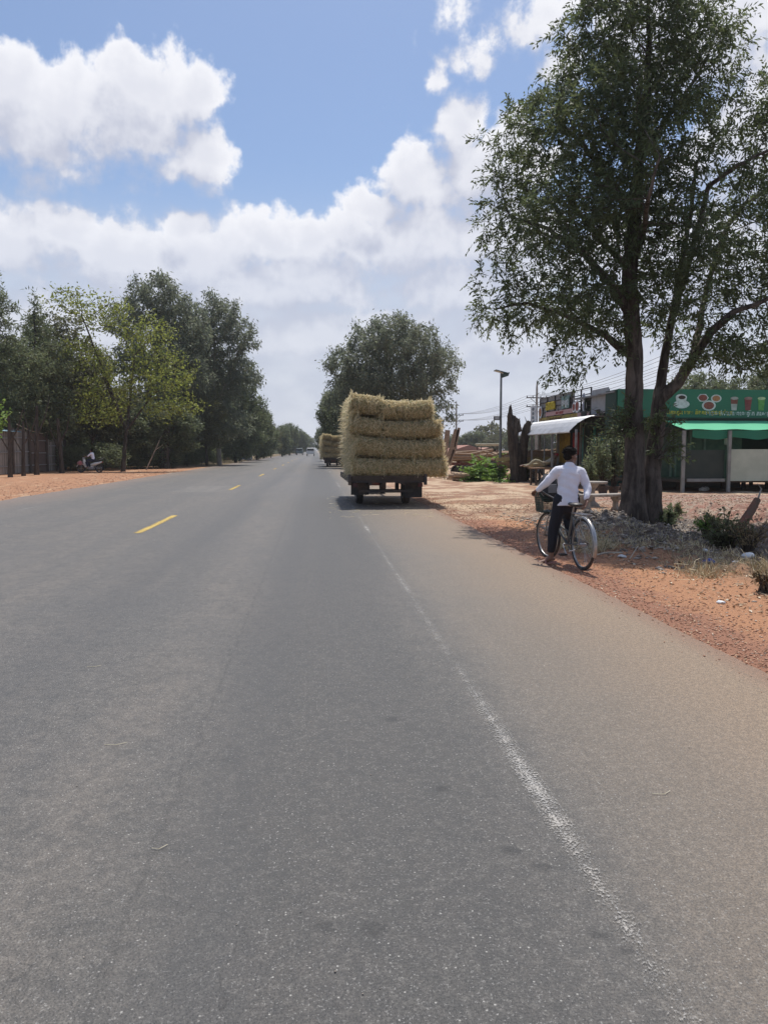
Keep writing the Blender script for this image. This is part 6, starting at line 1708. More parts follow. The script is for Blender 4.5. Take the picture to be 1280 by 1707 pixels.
# posts, panel, rails, floor, dark inside
M_PST = mat('pale_grey_post', (.26, .26, .24), (.20, .20, .185), 4, .6)
q_y = -1.78
for px in (1107, 1183.5, 1281):
    x = gx(px) * (GY + q_y) / GY; q = MB(); q.box(x - .055, x + .055, q_y - .05, q_y + .05, gz_(818) - .2, z1a - .2); q.build('post', M_PST, o)
x0, x1 = gx(1187) * .97 - .2, W
zt2, zb2 = gz_(749) , gz_(799)
q = MB(); q.box(x0, x1, -1.7, -1.66, zb2, zt2); q.build('front_panel', mat('pale_sage_panel', (.46, .50, .40), (.40, .44, .35), 2, .6), o)
q = MB(); q.box(xa0 + .1, x0 - .1, -1.74, -1.68, zb2 - .02, zb2 + .09); q.build('floor_rail', M_PST, o)
q = MB(); q.box(0, W, .2, 4.5, zb2 - .06, zb2 + .05); q.box(xa0, W, -1.6, .2, zb2 - .06, zb2 + .04); q.build('floor', M_DKWOOD, o)
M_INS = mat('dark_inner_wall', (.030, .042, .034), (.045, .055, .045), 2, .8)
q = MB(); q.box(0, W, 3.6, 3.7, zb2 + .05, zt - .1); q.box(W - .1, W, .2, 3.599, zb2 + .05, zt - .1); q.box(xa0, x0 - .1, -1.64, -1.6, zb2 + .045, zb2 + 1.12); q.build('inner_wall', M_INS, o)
q = MB(); q.box(-.1, W + .1, .13, 4.6, zt - .12, zt - .06); q.build('roof', M_GREYST, o)
for px in (1142, 1150, 1175, 1200): x = gx(px); q = MB(); q.box(x - .04, x + .04, 1.2, 1.26, zb2 + .06, z0a - .3); q.build('inner_post', M_PST, o)
q = MB(); x = gx(1180); q.box(x - .06, x + .06, -1.3, -1.22, gz_(742), gz_(731), b=.01); q.bar((x, -1.26, gz_(731)), (x, -1.26, z0a - .3), .015, .015); q.build('hanging_meter', M_PST, o)
for px in (1110, 1140, 1215, 1250, 1290, 1330):
    for y in (.4, 3.2): x = gx(px); q = MB(); q.box(x - .06, x + .06, y - .06, y + .06, -.3, zb2 - .061); q.build('stilt', M_DKWOOD, o)
for i, (px, yy, lb) in enumerate([(1160, -.6, 'pale plastic bag under the green shop left of the middle post'), (1171, -.3, 'white plastic bag under the green shop next to the middle post')]):
    q = MB(); q.ell((0, 0, .07), (.16, .1, .09), 12, 8)
    ob = fuse('plastic_bag', q, M_WHT, None, .02, 1, .03, i + 3, lambda v: mnoise.noise(v * 12)); ob.location = (GX0 + gx(px), GY + yy, hz(GX0 + gx(px), GY + yy)); tag(ob, lb, 'plastic bag', 'white plastic litter')
# --- concrete bench with shaped legs, near the tree
bp = at(1002, 849)
o = thing('concrete_bench', 'short concrete bench with curved legs standing left of the big trunk', 'bench', bp, .25)
q = MB(); q.box(-.62, .62, -.19, .19, .38, .45, b=.015); q.build('seat', M_CONC, o)
for sx in (-1, 1):
    q = MB(); prof = [(-.15, 0), (.15, 0), (.15, .05), (.07, .12), (.06, .24), (.16, .32), (.16, .38), (-.16, .38), (-.16, .32), (-.06, .24), (-.07, .12), (-.15, .05)]
    q.prism([(a, b) for a, b in prof], -.04, .04, Matrix.Translation((sx * .42, 0, 0)) @ Matrix.Rotation(PI / 2, 4, 'Z')); q.build('leg', M_CONC, o)
bp2 = at(985, 842)
o = thing('concrete_table', 'round concrete table behind the bench left of the big trunk', 'table', bp2)
q = MB(); q.lathe([(.001, .62), (.40, .62), (.42, .65), (.42, .68), (.001, .69)], 24); q.build('table_top', M_CONC, o)
q = MB(); q.lathe([(.24, 0), (.2, .06), (.10, .15), (.09, .45), (.2, .61)], 16); q.build('pedestal', M_CONC, o, smooth=True)
bp3 = at(970, 846)
q = MB(); q.lathe([(.16, 0), (.19, .2), (.17, .38), (.18, .42), (.001, .43)], 16)
tag(q.build('concrete_stool', M_CONC, smooth=True, loc=bp3, ang=40), 'concrete stool at the left end of the bench', 'stool')
# --- potted plants in front of the lattice shop
M_POT = mat('dark_clay_pot', (.06, .045, .04), (.10, .07, .055), 8, .8)
for i, (px, py, h, lb) in enumerate([(1004, 826, 1.7, 'potted shrub with dark leaves nearest the big trunk'), (984, 822, 1.3, 'potted shrub behind the concrete table'), (1022, 824, 2.3, 'tall potted shrub half hidden by the big trunk'), (1040, 818, 2.0, 'potted shrub directly behind the big trunk'), (992, 815, 2.0, 'tall potted shrub at the corner of the lattice sign shop')]):
    b_ = at(px, py); o = shoots('potted_plant', lb, 'potted plant', (b_ + Vector((0, 0, .3 + h * .55)))[:], (.42, .42, h * .42), 34, (.15, .06), LEAF_DARK, 10, 'potted plants by the shops', (b_ + Vector((0, 0, .28)))[:], 40 + i)
    q = MB(); q.lathe([(.12, -.28), (.19, -.02), (.21, .02), (.18, .02), (.16, -.04), (.001, -.04)], 16); q.build('pot', M_POT, o, smooth=True, ang=40)
# --- person lying on a raised board
YR = 33.5; c0 = PD(906, 779, YR); c1 = PD(938, 779, YR)
o = thing('wooden_platform', 'raised wooden platform with a person lying on it beyond the cyclist', 'platform', (c0.x, YR, hz(c0.x, YR)))
zz = c0.z - o.location.z + .0
q = MB()
for k in range(6): q.box(-.55, 1.25, -.5 + k * .17, -.5 + k * .17 + .16, zz - .06, zz - .0)
q.build('board', M_WOOD, o)
for x in (-.45, 1.15):
    for y in (-.4, .42): q = MB(); q.box(x - .04, x + .04, y - .04, y + .04, -.02, zz - .061); q.build('leg', M_DKWOOD, o)
PR = thing('person', 'person in beige clothes and red cap lying back on the wooden platform', 'person', (c0.x, YR, o.location.z + zz))
S = MB(); hipv = Vector((-.05, 0, .12)); chv = Vector((.32, .02, .26)); nk = Vector((.48, .02, .38)); hc = Vector((.55, .0, .50)); fw = Vector((-.6, -.55, .35))
chain(S, [hipv, chv], [.11, .12], 12, .75); chain(S, [chv, nk, hc - Vector((.03, 0, .05))], [.08, .05, .05], 10); head_geo(S, hc, fw)
arms = [[chv + Vector((.06, sy * .17, .05)), Vector((.10, sy * .26, .22)), Vector((-.12, sy * .12, .24))] for sy in (-1, 1)]
for a in arms: chain(S, a, [.045, .036, .026], 10); hand(S, a[2], (0, 0, -1), (-1, 0, -.2), (0, 1, 0), 1, .6)
legs_ = [[hipv + Vector((0, -.1, 0)), Vector((-.42, -.14, .30)), Vector((-.72, -.12, .07))], [hipv + Vector((0, .1, 0)), Vector((-.45, .12, .10)), Vector((-.88, .12, .07))]]
for a in legs_: chain(S, a, [.08, .055, .036], 10); foot(S, a[2] + Vector((0, 0, .05)), (-.3, 0), .04)
fuse('body', S, M_SKIN, PR, .012, 1)
T = MB(); chain(T, [hipv, (hipv + chv) / 2, chv + Vector((.05, 0, .05))], [.15, .15, .15], 14, .75)
for a in arms: chain(T, [a[0], (a[0] + a[1]) / 2, a[1], a[1].lerp(a[2], .7)], [.07, .06, .052, .045], 10)
fuse('shirt', T, mat('beige_cloth', (.42, .36, .26), (.34, .29, .2), 6, .9), PR, .014, 2, .008, 2)
T = MB()
for a in legs_: chain(T, [a[0], a[1], a[2] * .9 + a[1] * .1], [.11, .08, .065], 12)
fuse('trousers', T, mat('khaki_cloth', (.33, .30, .20), (.27, .24, .16), 6, .9), PR, .014, 2, .008, 3)
T = MB(); T.ell(hc + Vector((.03, .01, .06)), (.10, .10, .075), 14, 9); T.ell(hc + fw.normalized() * .09 + Vector((0, 0, .045)), (.05, .06, .012), 10, 6); fuse('cap', T, M_RED, PR, .01, 1)
# thin posts in front of the platform
q = MB(); q.tube([(0, 0, -.1), (0, 0, 2.5)], .035, 8); tag(q.build('awning_prop', M_POLE, smooth=True, loc=(PD(907, 750, 34.6).x, 34.6, hz(10, 34.6))), 'thin green pole propping the white awning in front of the lying person', 'pole')
# ------------------------------------------------------------------ left side: fence, blue roofed shed, stumps
M_SLAT = mat('grey_fence_slats', (.17, .155, .135), (.25, .235, .21), 5, .9, .5, stretch=(9, 9, 1), island=.35)
M_BRN = mat('brown_woven_panel', (.10, .065, .05), (.14, .10, .08), 12, .9, .5)
XF = -18.6
def fence(y0, y1, h, label, kind):
    o = thing('fence', label, 'fence', (XF, y0, hz(XF, y0)))
    n = int((y1 - y0) / .16); q = MB(); rg = random.Random(int(y0 * 7))
    for k in range(n):
        y = k * .16; hh = h * (1 + (rg.uniform(-.04, .04) if kind == 'slat' else 0)); q.box(-.012 + rg.uniform(-.008, .008), .012, y, y + (.15 if kind == 'slat' else .156), .05, hh)
    q.build('slats', M_SLAT if kind == 'slat' else M_BRN, o)
    q = MB()
    for z in (.5, h * .5, h * .82): q.box(.014, .06, 0, y1 - y0, z - .035, z + .035)
    q.build('rail', M_GREYST, o)
    for y in np.arange(0, y1 - y0 + .01, (y1 - y0) / max(1, round((y1 - y0) / 2.2))):
        q = MB(); q.box(.02, .14, y - .06, y + .06, -.1, h + .1); q.build('post', M_DKWOOD, o)
    return o
fence(44.5, 49.5, 2.7, 'dark plank fence under the blue roofed shed', 'slat')
fence(49.6, 52.4, 2.75, 'pale grey sheet fence panel right of the blue roofed shed', 'slat')
fence(52.5, 55.6, 2.6, 'brown panel fence with pale crossing battens', 'brown')
fence(55.7, 59.5, 2.2, 'dark weathered slat fence nearest the parked motorcycle', 'slat')
o = thing('shed', 'shed with a faded blue sheet roof at the left edge of the picture', 'shed', (-21.0, 47.5, hz(-21, 47.5)))
for x, y in ((-2.2, -2.5), (2, -2.5), (-2.2, 2.6), (2.1, 2.6)): q = MB(); q.box(x - .07, x + .07, y - .07, y + .07, -.1, 2.6); q.build('post', M_DKWOOD, o)
q = MB(); vs = []; n = 60
for i in range(n + 1):
    y = -3 + 6 * i / n; rp = .02 * (1 if i % 2 else -1); vs += [(-2.6, y, 3.3 + rp), (2.7, y, 2.55 + rp)]
q.add(vs, [(2 * i, 2 * i + 1, 2 * i + 3, 2 * i + 2) for i in range(n)]); rf = q.build('roof', mat('faded_blue_sheet', (.12, .26, .33), (.22, .36, .42), 2, .5), o); s_ = rf.modifiers.new('t', 'SOLIDIFY'); s_.thickness = .01
q = MB(); q.box(-2.1, -2.0, -2.4, 2.4, 0, 2.6); q.box(-2, 2, 2.4, 2.5, 0, 2.6); q.build('wall', M_SLAT, o)
# string of pale bunting cord between the fence posts
q = MB(); q.tube([(XF + .2, 50, 3.1), (XF + .25, 52, 2.75), (XF + .2, 54.5, 2.6), (XF + .2, 57, 2.9)], .02, 5)
tag(q.build('cord', M_TWINE), 'pale cord sagging along the top of the left fence', 'cord')
# bare trunks in front of the scrub
for i, (px, py, h, r, lean, lb, bm_) in enumerate([(276, 780, 5.5, .30, .35, 'thick dark leaning trunk at the edge of the left verge', BARK_DARK), (340, 771, 6.0, .16, -.3, 'pale slim trunk standing out against the dark left scrub', BARK_PALE),
                                            (40, 793, 3.2, .11, .05, 'dark post trunk in front of the plank fence', BARK_DARK), (62, 791, 4.2, .14, .1, 'dark trunk in front of the brown fence', BARK_DARK), (18, 795, 3.4, .12, 0, 'dark trunk below the blue roof', BARK_DARK), (104, 788, 3.6, .16, -.2, 'dark gnarled trunk at the right end of the fence', BARK_DARK)]):
    b_ = PG(px, py); b_.z = hz(b_.x, b_.y); o = thing('tree_trunk', lb, 'tree trunk', b_, 0, 'bare trunks along the left verge')
    q = MB(); q.tube([(0, 0, -.15), (lean * .1, 0, h * .12), (lean * .45, .05, h * .5), (lean, .1, h)], [r * 1.35, r, r * .85, r * .6], 10); q.build('stem', bm_, o, smooth=True)
    q = MB(); q.tube([(lean * .45, .05, h * .55), (lean * .45 + .5, 0, h * .8), (lean + .8, 0, h * 1.1)], [r * .45, r * .32, r * .15], 7); q.tube([(lean * .3, .05, h * .4), (lean * .3 - .5, 0, h * .7), (lean * .3 - .7, 0, h)], [r * .4, r * .28, r * .12], 7); q.build('branch', bm_, o, smooth=True)
a = PG(244, 783); q = MB(); q.tube([(0, 0, 0), (.7, 0, 1.5), (1.2, .1, 2.6)], [.05, .035, .012], 6); q.tube([(.7, 0, 1.5), (1.3, 0, 1.9)], [.03, .01], 5)
tag(q.build('stick', BARK_PALE, smooth=True, loc=(a.x, a.y, hz(a.x, a.y))), 'pale thin sapling leaning right in the left scrub', 'sapling')
# nearer bright green branch tips at the left edge
bt = PD(-22, 668, 34); 
shoots('young_tree', 'young bright green tree cut by the left edge of the picture', 'tree', (bt.x, 34, bt.z - .2), (.95, 1.1, .85), 50, (.22, .10), LEAF_FRESH, 12, None, (bt.x - .5, 34, hz(bt.x, 34)), 12, up=.2)

# ------------------------------------------------------------------ far woods closing the plain (a mass nobody could count)
def wood(name, label, segs, lm, seed, n, hgt):
    rg = np.random.default_rng(seed); P_ = []
    tot = sum(math.hypot(b[0] - a[0], b[1] - a[1]) for a, b in segs)
    for a, b in segs:
        l = math.hypot(b[0] - a[0], b[1] - a[1]); k = int(n * l / tot); t = rg.random(k); x = a[0] + (b[0] - a[0]) * t; y = a[1] + (b[1] - a[1]) * t
        s = t * l; top = hgt * (.62 + .24 * np.sin(s * .21 + seed) + .12 * np.sin(s * .53) + .10 * np.sin(s * 1.3 + 2))
        z = top * (rg.random(k) ** .75); dep = np.sqrt(np.clip(1 - (z / (top + .01)) ** 2, 0, 1)) * 4 * rg.uniform(-1, 1, k)
        nx_, ny_ = -(b[1] - a[1]) / l, (b[0] - a[0]) / l
        P_.append(np.stack([x + nx_ * dep + rg.normal(size=k) * .4, y + ny_ * dep + rg.normal(size=k) * .4, z], 1))
    P_ = np.concatenate(P_); k = len(P_); D = unit(rg.normal(size=(k, 3)) + np.array([0, 0, .2]))
    o = link_mesh(name, leaf_mesh(name, P_, D, rg.uniform(.7, 1.5, k), rg.uniform(.4, .9, k), rg), lm)
    tag(o, label, 'woods', kind='stuff')
wood('far_woods', 'low line of distant trees closing the plain on the right', [((14, 260), (60, 215)), ((60, 215), (130, 165)), ((130, 165), (190, 60)), ((190, 60), (200, -20))], LEAF_OLIVE, 3, 42000, 9.5)
wood('far_woods', 'distant tree mass behind the left tree line', [((-16, 330), (-30, 150)), ((-30, 150), (-34, 95)), ((-34, 95), (-60, 80)), ((-60, 80), (-90, 20))], LEAF_DARK, 4, 52000, 11.0)
wood('end_woods', 'distant trees closing in on both sides where the road ends', [((-13, 900), (-12, 420)), ((8, 900), (8, 300)), ((-13, 900), (8, 905))], LEAF_DARK, 5, 26000, 12.0)
wood('undergrowth', 'dark undergrowth filling the foot of the left tree line', [((-20.5, 60), (-19.0, 66)), ((-19.0, 66), (-16.8, 78)), ((-16.8, 78), (-15.3, 100)), ((-15.3, 100), (-14.6, 122))], LEAF_DARK, 6, 1, 3) if False else None
def hedge(name, label, pts, n, h, seed, lm, lf=(.3, .12)):
    rg = np.random.default_rng(seed); P_ = []
    tot = sum((Vector(b) - Vector(a)).length for a, b in zip(pts, pts[1:]))
    for a, b in zip(pts, pts[1:]):
        l = math.hypot(b[0] - a[0], b[1] - a[1]); k = int(n * l / tot); t = rg.random(k); s = t * l + a[1]
        top = h * (.7 + .2 * np.sin(s * .9) + .15 * np.sin(s * 2.3 + 1) + .1 * np.sin(s * 5)); z = top * rg.random(k) ** .8
        w = 1.6 * np.sqrt(np.clip(1.05 - (z / top) ** 2, 0, 1)) * rg.uniform(-1, 1, k) + .4 * np.sin(s * 1.7)
        P_.append(np.stack([a[0] + (b[0] - a[0]) * t + w, a[1] + (b[1] - a[1]) * t + rg.normal(size=k) * .3, z], 1))
    P_ = np.concatenate(P_); k = len(P_); D = unit(rg.normal(size=(k, 3)) + np.array([0, 0, .1]))
    o = link_mesh(name, leaf_mesh(name, P_, D, rg.uniform(.6, 1.3, k) * lf[0], rg.uniform(.6, 1.3, k) * lf[1], rg), lm); tag(o, label, 'undergrowth', kind='stuff')
hedge('undergrowth', 'dark undergrowth filling the foot of the left tree line', [(-22.5, 58), (-19.6, 64), (-17.2, 76), (-15.6, 96), (-14.9, 118)], 42000, 3.6, 6, LEAF_DARK)
hedge('undergrowth', 'brush under the trees behind the straw carts on the right', [(6.5, 60), (6.5, 80), (6.8, 110), (6.8, 170)], 22000, 2.6, 9, LEAF_DARK)
# ------------------------------------------------------------------ loose things on the ground
rng = np.random.default_rng(77)
def hzv(x, y): return np.array([hz(a, b) for a, b in zip(x, y)])
# gravel
def stones(name, label, x, y, size, m, rg, sink=.3, kind='stuff', cat='gravel'):
    n = len(x); z = hzv(x, y)
    oc = np.array([(1, 0, 0), (0, 1, 0), (-1, 0, 0), (0, -1, 0), (0, 0, 1), (0, 0, -1)], float)
    V = oc[None] * (1 + rg.normal(size=(n, 6, 1)) * .22) * np.stack([size * rg.uniform(.7, 1.4, n), size * rg.uniform(.7, 1.3, n), size * rg.uniform(.25, .55, n)], 1)[:, None]
    a = rg.uniform(0, 2 * PI, n); ca, sa = np.cos(a)[:, None], np.sin(a)[:, None]
    V = np.stack([V[..., 0] * ca - V[..., 1] * sa, V[..., 0] * sa + V[..., 1] * ca, V[..., 2]], -1) + rg.normal(size=V.shape) * size[:, None, None] * .12
    V += np.stack([x, y, z + size * sink], 1)[:, None]
    me = np_mesh(name, V, 6, [(0, 1, 4), (1, 2, 4), (2, 3, 4), (3, 0, 4), (1, 0, 5), (2, 1, 5), (3, 2, 5), (0, 3, 5)])
    return tag(link_mesh(name, me, m), label, cat, kind=kind)
def stone_mat(name, c1, c2, c3):
    m, g, b = newmat(name); r_ = g.n('ShaderNodeNewGeometry').outputs['Random Per Island']
    c = g.mix(g.ss(r_, 0, .7), c1, c2); c = g.mix(g.ss(r_, .8, .9), c, c3)
    g.put(b.inputs['Base Color'], c); b.inputs['Roughness'].default_value = .95; return m
n = 11000; y = 3 + (rng.random(n) ** 1.6) * 24; x = 3.0 + np.abs(rng.normal(size=n)) * .55
stones('gravel', 'reddish gravel strewn along the edge of the asphalt', x, y, rng.uniform(.003, .011, n) * (1 + .03 * y), stone_mat('red_gravel', (.32, .15, .095), (.48, .26, .165), (.55, .42, .32)), rng)
n = 7000; y = 4 + (rng.random(n) ** 1.3) * 24; x = rng.uniform(3.2, 9.5, n)
stones('gravel', 'coarser brown gravel scattered over the verge and the lot', x, y, rng.uniform(.004, .013, n) * (1 + .02 * y), stone_mat('brown_gravel', (.24, .14, .095), (.38, .25, .17), (.50, .42, .34)), rng)
n = 3200; x = rng.normal(5.4, 1.0, n); y = rng.normal(13.6, 1.7, n); k = (x > 4.2)
stones('rubble', 'grey broken rubble and soil heaped round the foot of the big trunk', x[k], y[k], rng.uniform(.01, .055, k.sum()), stone_mat('grey_rubble', (.20, .165, .135), (.34, .29, .24), (.46, .40, .33)), rng, .2)
n = 4200; x = rng.uniform(6.8, 15.5, n); y = rng.uniform(13.5, 24, n); k = (x - 6.5) > (rng.random(n) * 2)
stones('rubble', 'reddish rubble slope between the big tree and the green shop', x[k], y[k], rng.uniform(.008, .032, k.sum()), stone_mat('brick_rubble', (.28, .14, .10), (.42, .27, .20), (.58, .50, .42)), rng, .2)
n = 2500; x = -9.4 - np.abs(rng.normal(size=n)) * 2.4; y = rng.uniform(14, 60, n)
stones('gravel', 'sparse gravel on the left dirt verge', x, y, rng.uniform(.01, .035, n), MATS['red_gravel'], rng)
# small chips lying on the asphalt
n = 340; x = rng.uniform(-6, 3.0, n); y = 2 + rng.random(n) ** 1.5 * 20
def flat0(x, y): return np.zeros(len(x))
_h = hz; hz = lambda a, b: .001
stones('grit', 'tiny pale chips and grit lying on the asphalt', x, y, rng.uniform(.0015, .0045, n), MATS['grey_rubble'], rng, .5)
n = 350; y = 2.2 + rng.random(n) ** 1.4 * 22; x = 3.0 - np.abs(rng.normal(size=n)) * .16
stones('grit', 'red grit spilled over the crumbling asphalt edge', x, y, rng.uniform(.003, .011, n), MATS['red_gravel'], rng, .5)
hz = _h
# fallen leaves and twigs
M_LIT, g, b = newmat('dry_leaves'); r_ = g.n('ShaderNodeNewGeometry').outputs['Random Per Island']
c = g.mix(g.ss(r_, 0, .75), (.18, .105, .06), (.44, .30, .18)); c = g.mix(g.ss(r_, .85, .95), c, (.58, .50, .38)); g.put(b.inputs['Base Color'], c); b.inputs['Roughness'].default_value = .8
def litter(name, label, x, y, L, W, m, rg, up=.25, z0=.006, cat='leaf litter'):
    n = len(x); P_ = np.stack([x, y, hzv(x, y) + z0], 1); a = rg.uniform(0, 2 * PI, n)
    D = unit(np.stack([np.cos(a), np.sin(a), rg.uniform(-.05, up, n)], 1))
    o = link_mesh(name, leaf_mesh(name, P_, D, L, W, rg, up_bias=2.5, fold=.3), m); return tag(o, label, cat, kind='stuff')
n = 14000; y = 4.5 + rng.random(n) ** 1.2 * 17; x = 4.0 + rng.random(n) * 8
litter('leaf_litter', 'dry brown leaves littering the verge below the big tree', x, y, rng.uniform(.025, .075, n), rng.uniform(.012, .035, n), M_LIT, rng)
n = 1500; y = 3.5 + rng.random(n) ** 1.4 * 12; x = 3.05 + rng.random(n) ** 2 * 1.6
litter('leaf_litter', 'dark leaf scraps on the orange dirt beside the asphalt', x, y, rng.uniform(.015, .045, n), rng.uniform(.008, .02, n), M_LIT, rng)
n = 900; y = rng.uniform(6, 19, n); x = rng.uniform(4.6, 12, n)
litter('twigs', 'dry twigs and straw lying about in the shade of the tree', x, y, rng.uniform(.12, .45, n), rng.uniform(.006, .014, n), mat('dry_twigs', (.36, .29, .2), (.2, .15, .1), 20), rng, .3, cat='twigs')
n = 160; y = 17 + rng.random(n) * 8; x = rng.uniform(.3, 3.2, n); 
_h = hz; hz = lambda a, b: .002
litter('straw_litter', 'fallen straw on the shoulder around the near cart', x, y, rng.uniform(.1, .3, n), rng.uniform(.006, .012, n), M_STRAW, rng, .05, .004, cat='straw')
hz = _h
# dry grass
M_GRS, g, b = newmat('dry_grass'); r_ = g.n('ShaderNodeNewGeometry').outputs['Random Per Island']
c = g.mix(g.ss(r_, 0, .8), (.38, .29, .16), (.70, .60, .38)); c = g.mix(g.ss(r_, .88, .92), c, (.20, .20, .08)); g.put(b.inputs['Base Color'], c); b.inputs['Roughness'].default_value = .7
def grass(name, label, cen, n, rad, h, rg, m=M_GRS):
    ci = rg.integers(0, len(cen), n); C_ = np.array(cen)[ci]
    x = C_[:, 0] + rg.normal(size=n) * rad * C_[:, 2]; y = C_[:, 1] + rg.normal(size=n) * rad * 1.4 * C_[:, 2]; k = x > 3.5; x, y = x[k], y[k]; n = len(x)
    P_ = np.stack([x, y, hzv(x, y)], 1); D = unit(np.stack([rg.normal(size=n) * .55, rg.normal(size=n) * .55, np.abs(rg.normal(size=n)) * .7 + .25], 1))
    me = strands(P_, D, h * rg.uniform(.4, 1.3, n), .006, rg, .3); me.name = name
    o = link_mesh(name, me, m); return tag(o, label, 'grass', kind='stuff')
cen = [(rng.uniform(4.9, 6.2), yy, rng.uniform(.6, 1.2)) for yy in np.linspace(4.5, 13, 26)] + [(rng.uniform(5.6, 7.2), rng.uniform(6, 9.8), 1) for _ in range(16)]
grass('dry_grass', 'dry yellow grass along the inner edge of the orange verge', cen, 6500, .22, .11, rng)
cen = [(4.15 + rng.normal() * .2, 11.4 + rng.normal() * .5, .6) for _ in range(6)] + [(6.2 + rng.normal() * .8, 8.2 + rng.normal() * 1.2, .7) for _ in range(10)]
grass('dry_grass', 'taller straw coloured grass tufts behind the bicycle', cen, 2600, .16, .22, rng)
# loose soil clods between
# weeds: one shrub each
def weed(label, px, py, rad, n, lm, seed, lf=(.07, .04), per=9):
    b_ = at(px, py); shoots('weed_bush', label, 'bush', (b_ + Vector((0, 0, rad * .8)))[:], (rad, rad * .8, rad * .75), n, lf, lm, per, 'weeds on the right verge', b_[:], seed)
weed('sparse green bush at the foot of the leaning broken branch', 1212, 905, .52, 60, LEAF_OLIVE, 60)
weed('low bright weed on the rubble slope left of the leaning branch', 1180, 892, .34, 34, LEAF_FRESH, 61, (.06, .03))
weed('dry reddish weed right of the leaning branch', 1246, 912, .45, 40, mat('dry_weed', (.22, .15, .08), (.16, .12, .05), 9), 62, (.05, .018))
weed('dark leafy shoot at the right foot of the big trunk', 1112, 880, .30, 34, LEAF_DARK, 63, (.09, .035))
weed('pale leafy shoot beside the big trunk', 1122, 872, .26, 20, LEAF_OLIVE, 64, (.07, .03))
weed('small dry weed at the right edge of the verge', 1272, 985, .16, 16, MATS['dry_weed'], 65, (.05, .022))
# leafy suckers from the stems
sk = at(1062, 870)
for i, (px, py, rx, rz_, n, lb) in enumerate([(1018, 705, .55, .45, 30, 'leafy sucker spray left of the stem at awning height'), (1050, 690, .45, .35, 26, 'leafy sucker spray across the main stem'), (1095, 705, .45, .45, 24, 'leafy sucker spray between the two stems'), (1125, 740, .40, .45, 22, 'yellowish leafy sucker spray right of the stems by the pale post')]):
    c_ = PD(px, py, TY - .25); s0 = PD(1062 if px < 1090 else 1094, py + 25, TY - .05)
    sh = shoots('sucker', None, None, c_[:], (rx * 1.15, .4, rz_), n // 2, (.11, .030), LEAF_BIG, 12, None, s0[:], 70 + i, bm=BARK)
    sh.parent = big
    del_ = [k for k in ('label', 'category') if k in sh]
# leaning broken branch
b0 = at(1213, 902); q = MB()
def bl(px, py, Y): return PD(px, py, Y) - b0
q.tube([bl(1208, 908, b0.y), bl(1228, 886, b0.y + .1), bl(1252, 850, b0.y + .3), bl(1262, 832, b0.y + .35)], [.085, .078, .07, .055], 10)
o = thing('broken_branch', 'broken branch with red torn wood leaning out of the rubble', 'branch', b0)
q.build('stem', mat('torn_red_wood', (.20, .08, .05), (.12, .085, .06), 5, .85, .5), o, smooth=True)
q = MB(); q.tube([bl(1262, 834, b0.y + .35), bl(1268, 815, b0.y + .5), bl(1262, 806, b0.y + .5)], [.02, .012, .004], 5); q.build('twig', BARK_PALE, o)
# bent stick arch near the bicycle
q = MB(); A = at(1049, 927); Bp = at(1068, 914); q.tube([(0, 0, 0), Vector((.16, .1, .17)), Vector((.30, .15, .02))], .006, 5)
tag(q.build('stick', mat('pale_stick', (.5, .45, .36)), loc=A), 'pale bent stick arching over the grass behind the bicycle', 'stick')
q = MB(); q.tube([(0, 0, 0), (.25, 0, .05), (.5, .1, .03)], .012, 6); qb = at(985, 925); tag(q.build('stick', MATS['pale_stick'], loc=qb + Vector((0, 0, .02))), 'straight pale stick lying just right of the rear wheel', 'stick')
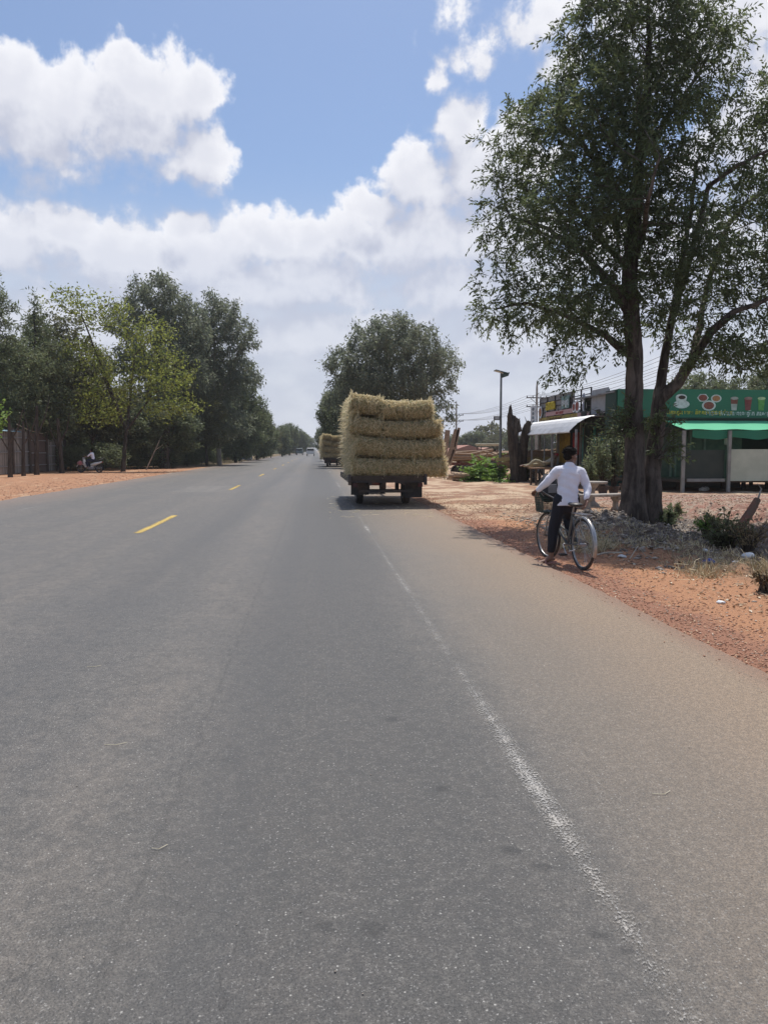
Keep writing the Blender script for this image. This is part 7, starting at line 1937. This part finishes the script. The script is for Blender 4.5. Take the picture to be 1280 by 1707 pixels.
# plastic litter
for i, (px, py, s, cc, lb) in enumerate([(1037, 925, .07, M_WHT, 'crumpled white bag on the grass behind the bicycle'), (1175, 921, .06, M_WHT, 'crumpled pale bag left of the blue wrapper'), (1183, 932, .12, mat('blue_plastic', (.05, .09, .35)), 'blue plastic wrapper in the ditch'),
                                 (1245, 928, .11, M_WHT, 'large torn white bag in the ditch below the bush'), (1268, 934, .07, M_WHT, 'small white bag at the right edge of the ditch'), (1224, 938, .05, M_WHT, 'white scrap between the blue wrapper and the torn bag'), (1130, 905, .08, MATS['grey_patch'], 'grey plastic scrap right of the big trunk'), (1200, 1000, .05, M_WHT, 'tiny pale scrap on the grass near the right edge')]):
    q = MB(); q.ell((0, 0, s * .3), (s, s * .7, s * .4), 16, 10)
    ob = fuse('plastic_bag', q, cc, None, s * .12, 0, s * .35, i, lambda v, s=s: mnoise.noise(v * (1.1 / s) + Vector((i, 0, 0)))); b_ = at(px, py); ob.location = b_; ob.rotation_euler = (0, 0, i * 1.3); tag(ob, lb, 'plastic litter', 'white plastic litter')
# straw bits on the asphalt
for i, (px, py, L, a, lb) in enumerate([(195, 1242, .06, .2, 'bent straw stalk on the asphalt at lower left'), (158, 1112, .05, .5, 'short straw bit on the asphalt left of centre'), (1105, 1324, .05, -.1, 'straw stalk on the brown shoulder right of the edge line'), (267, 1415, .03, .4, 'tiny straw bit near the bottom left')]):
    c_ = PG(px, py); q = MB(); q.tube([(-L, 0, .004), (0, -.012, .006), (L * .8, .022, .004)], .0016, 4); tag(q.build('straw_stalk', M_TWINE, loc=c_ + Vector((0, 0, .001))).id_data, lb, 'straw', 'single straws on the asphalt')
# ------------------------------------------------------------------ warm dusty air
hm = bpy.data.materials.new('hazy_air'); hm.use_nodes = True; nt = hm.node_tree
for n_ in list(nt.nodes):
    if n_.type != 'OUTPUT_MATERIAL': nt.nodes.remove(n_)
pv = nt.nodes.new('ShaderNodeVolumePrincipled'); pv.inputs['Color'].default_value = (.86, .90, .97, 1); pv.inputs['Density'].default_value = .00032; pv.inputs['Anisotropy'].default_value = .35
nt.links.new(pv.outputs[0], [n for n in nt.nodes if n.type == 'OUTPUT_MATERIAL'][0].inputs['Volume'])
q = MB(); q.box(-1600, 1600, -100, 3600, -2, 32)
hzb = q.build('haze', hm); tag(hzb, 'thin pale dusty haze over the whole plain', 'haze', kind='stuff')
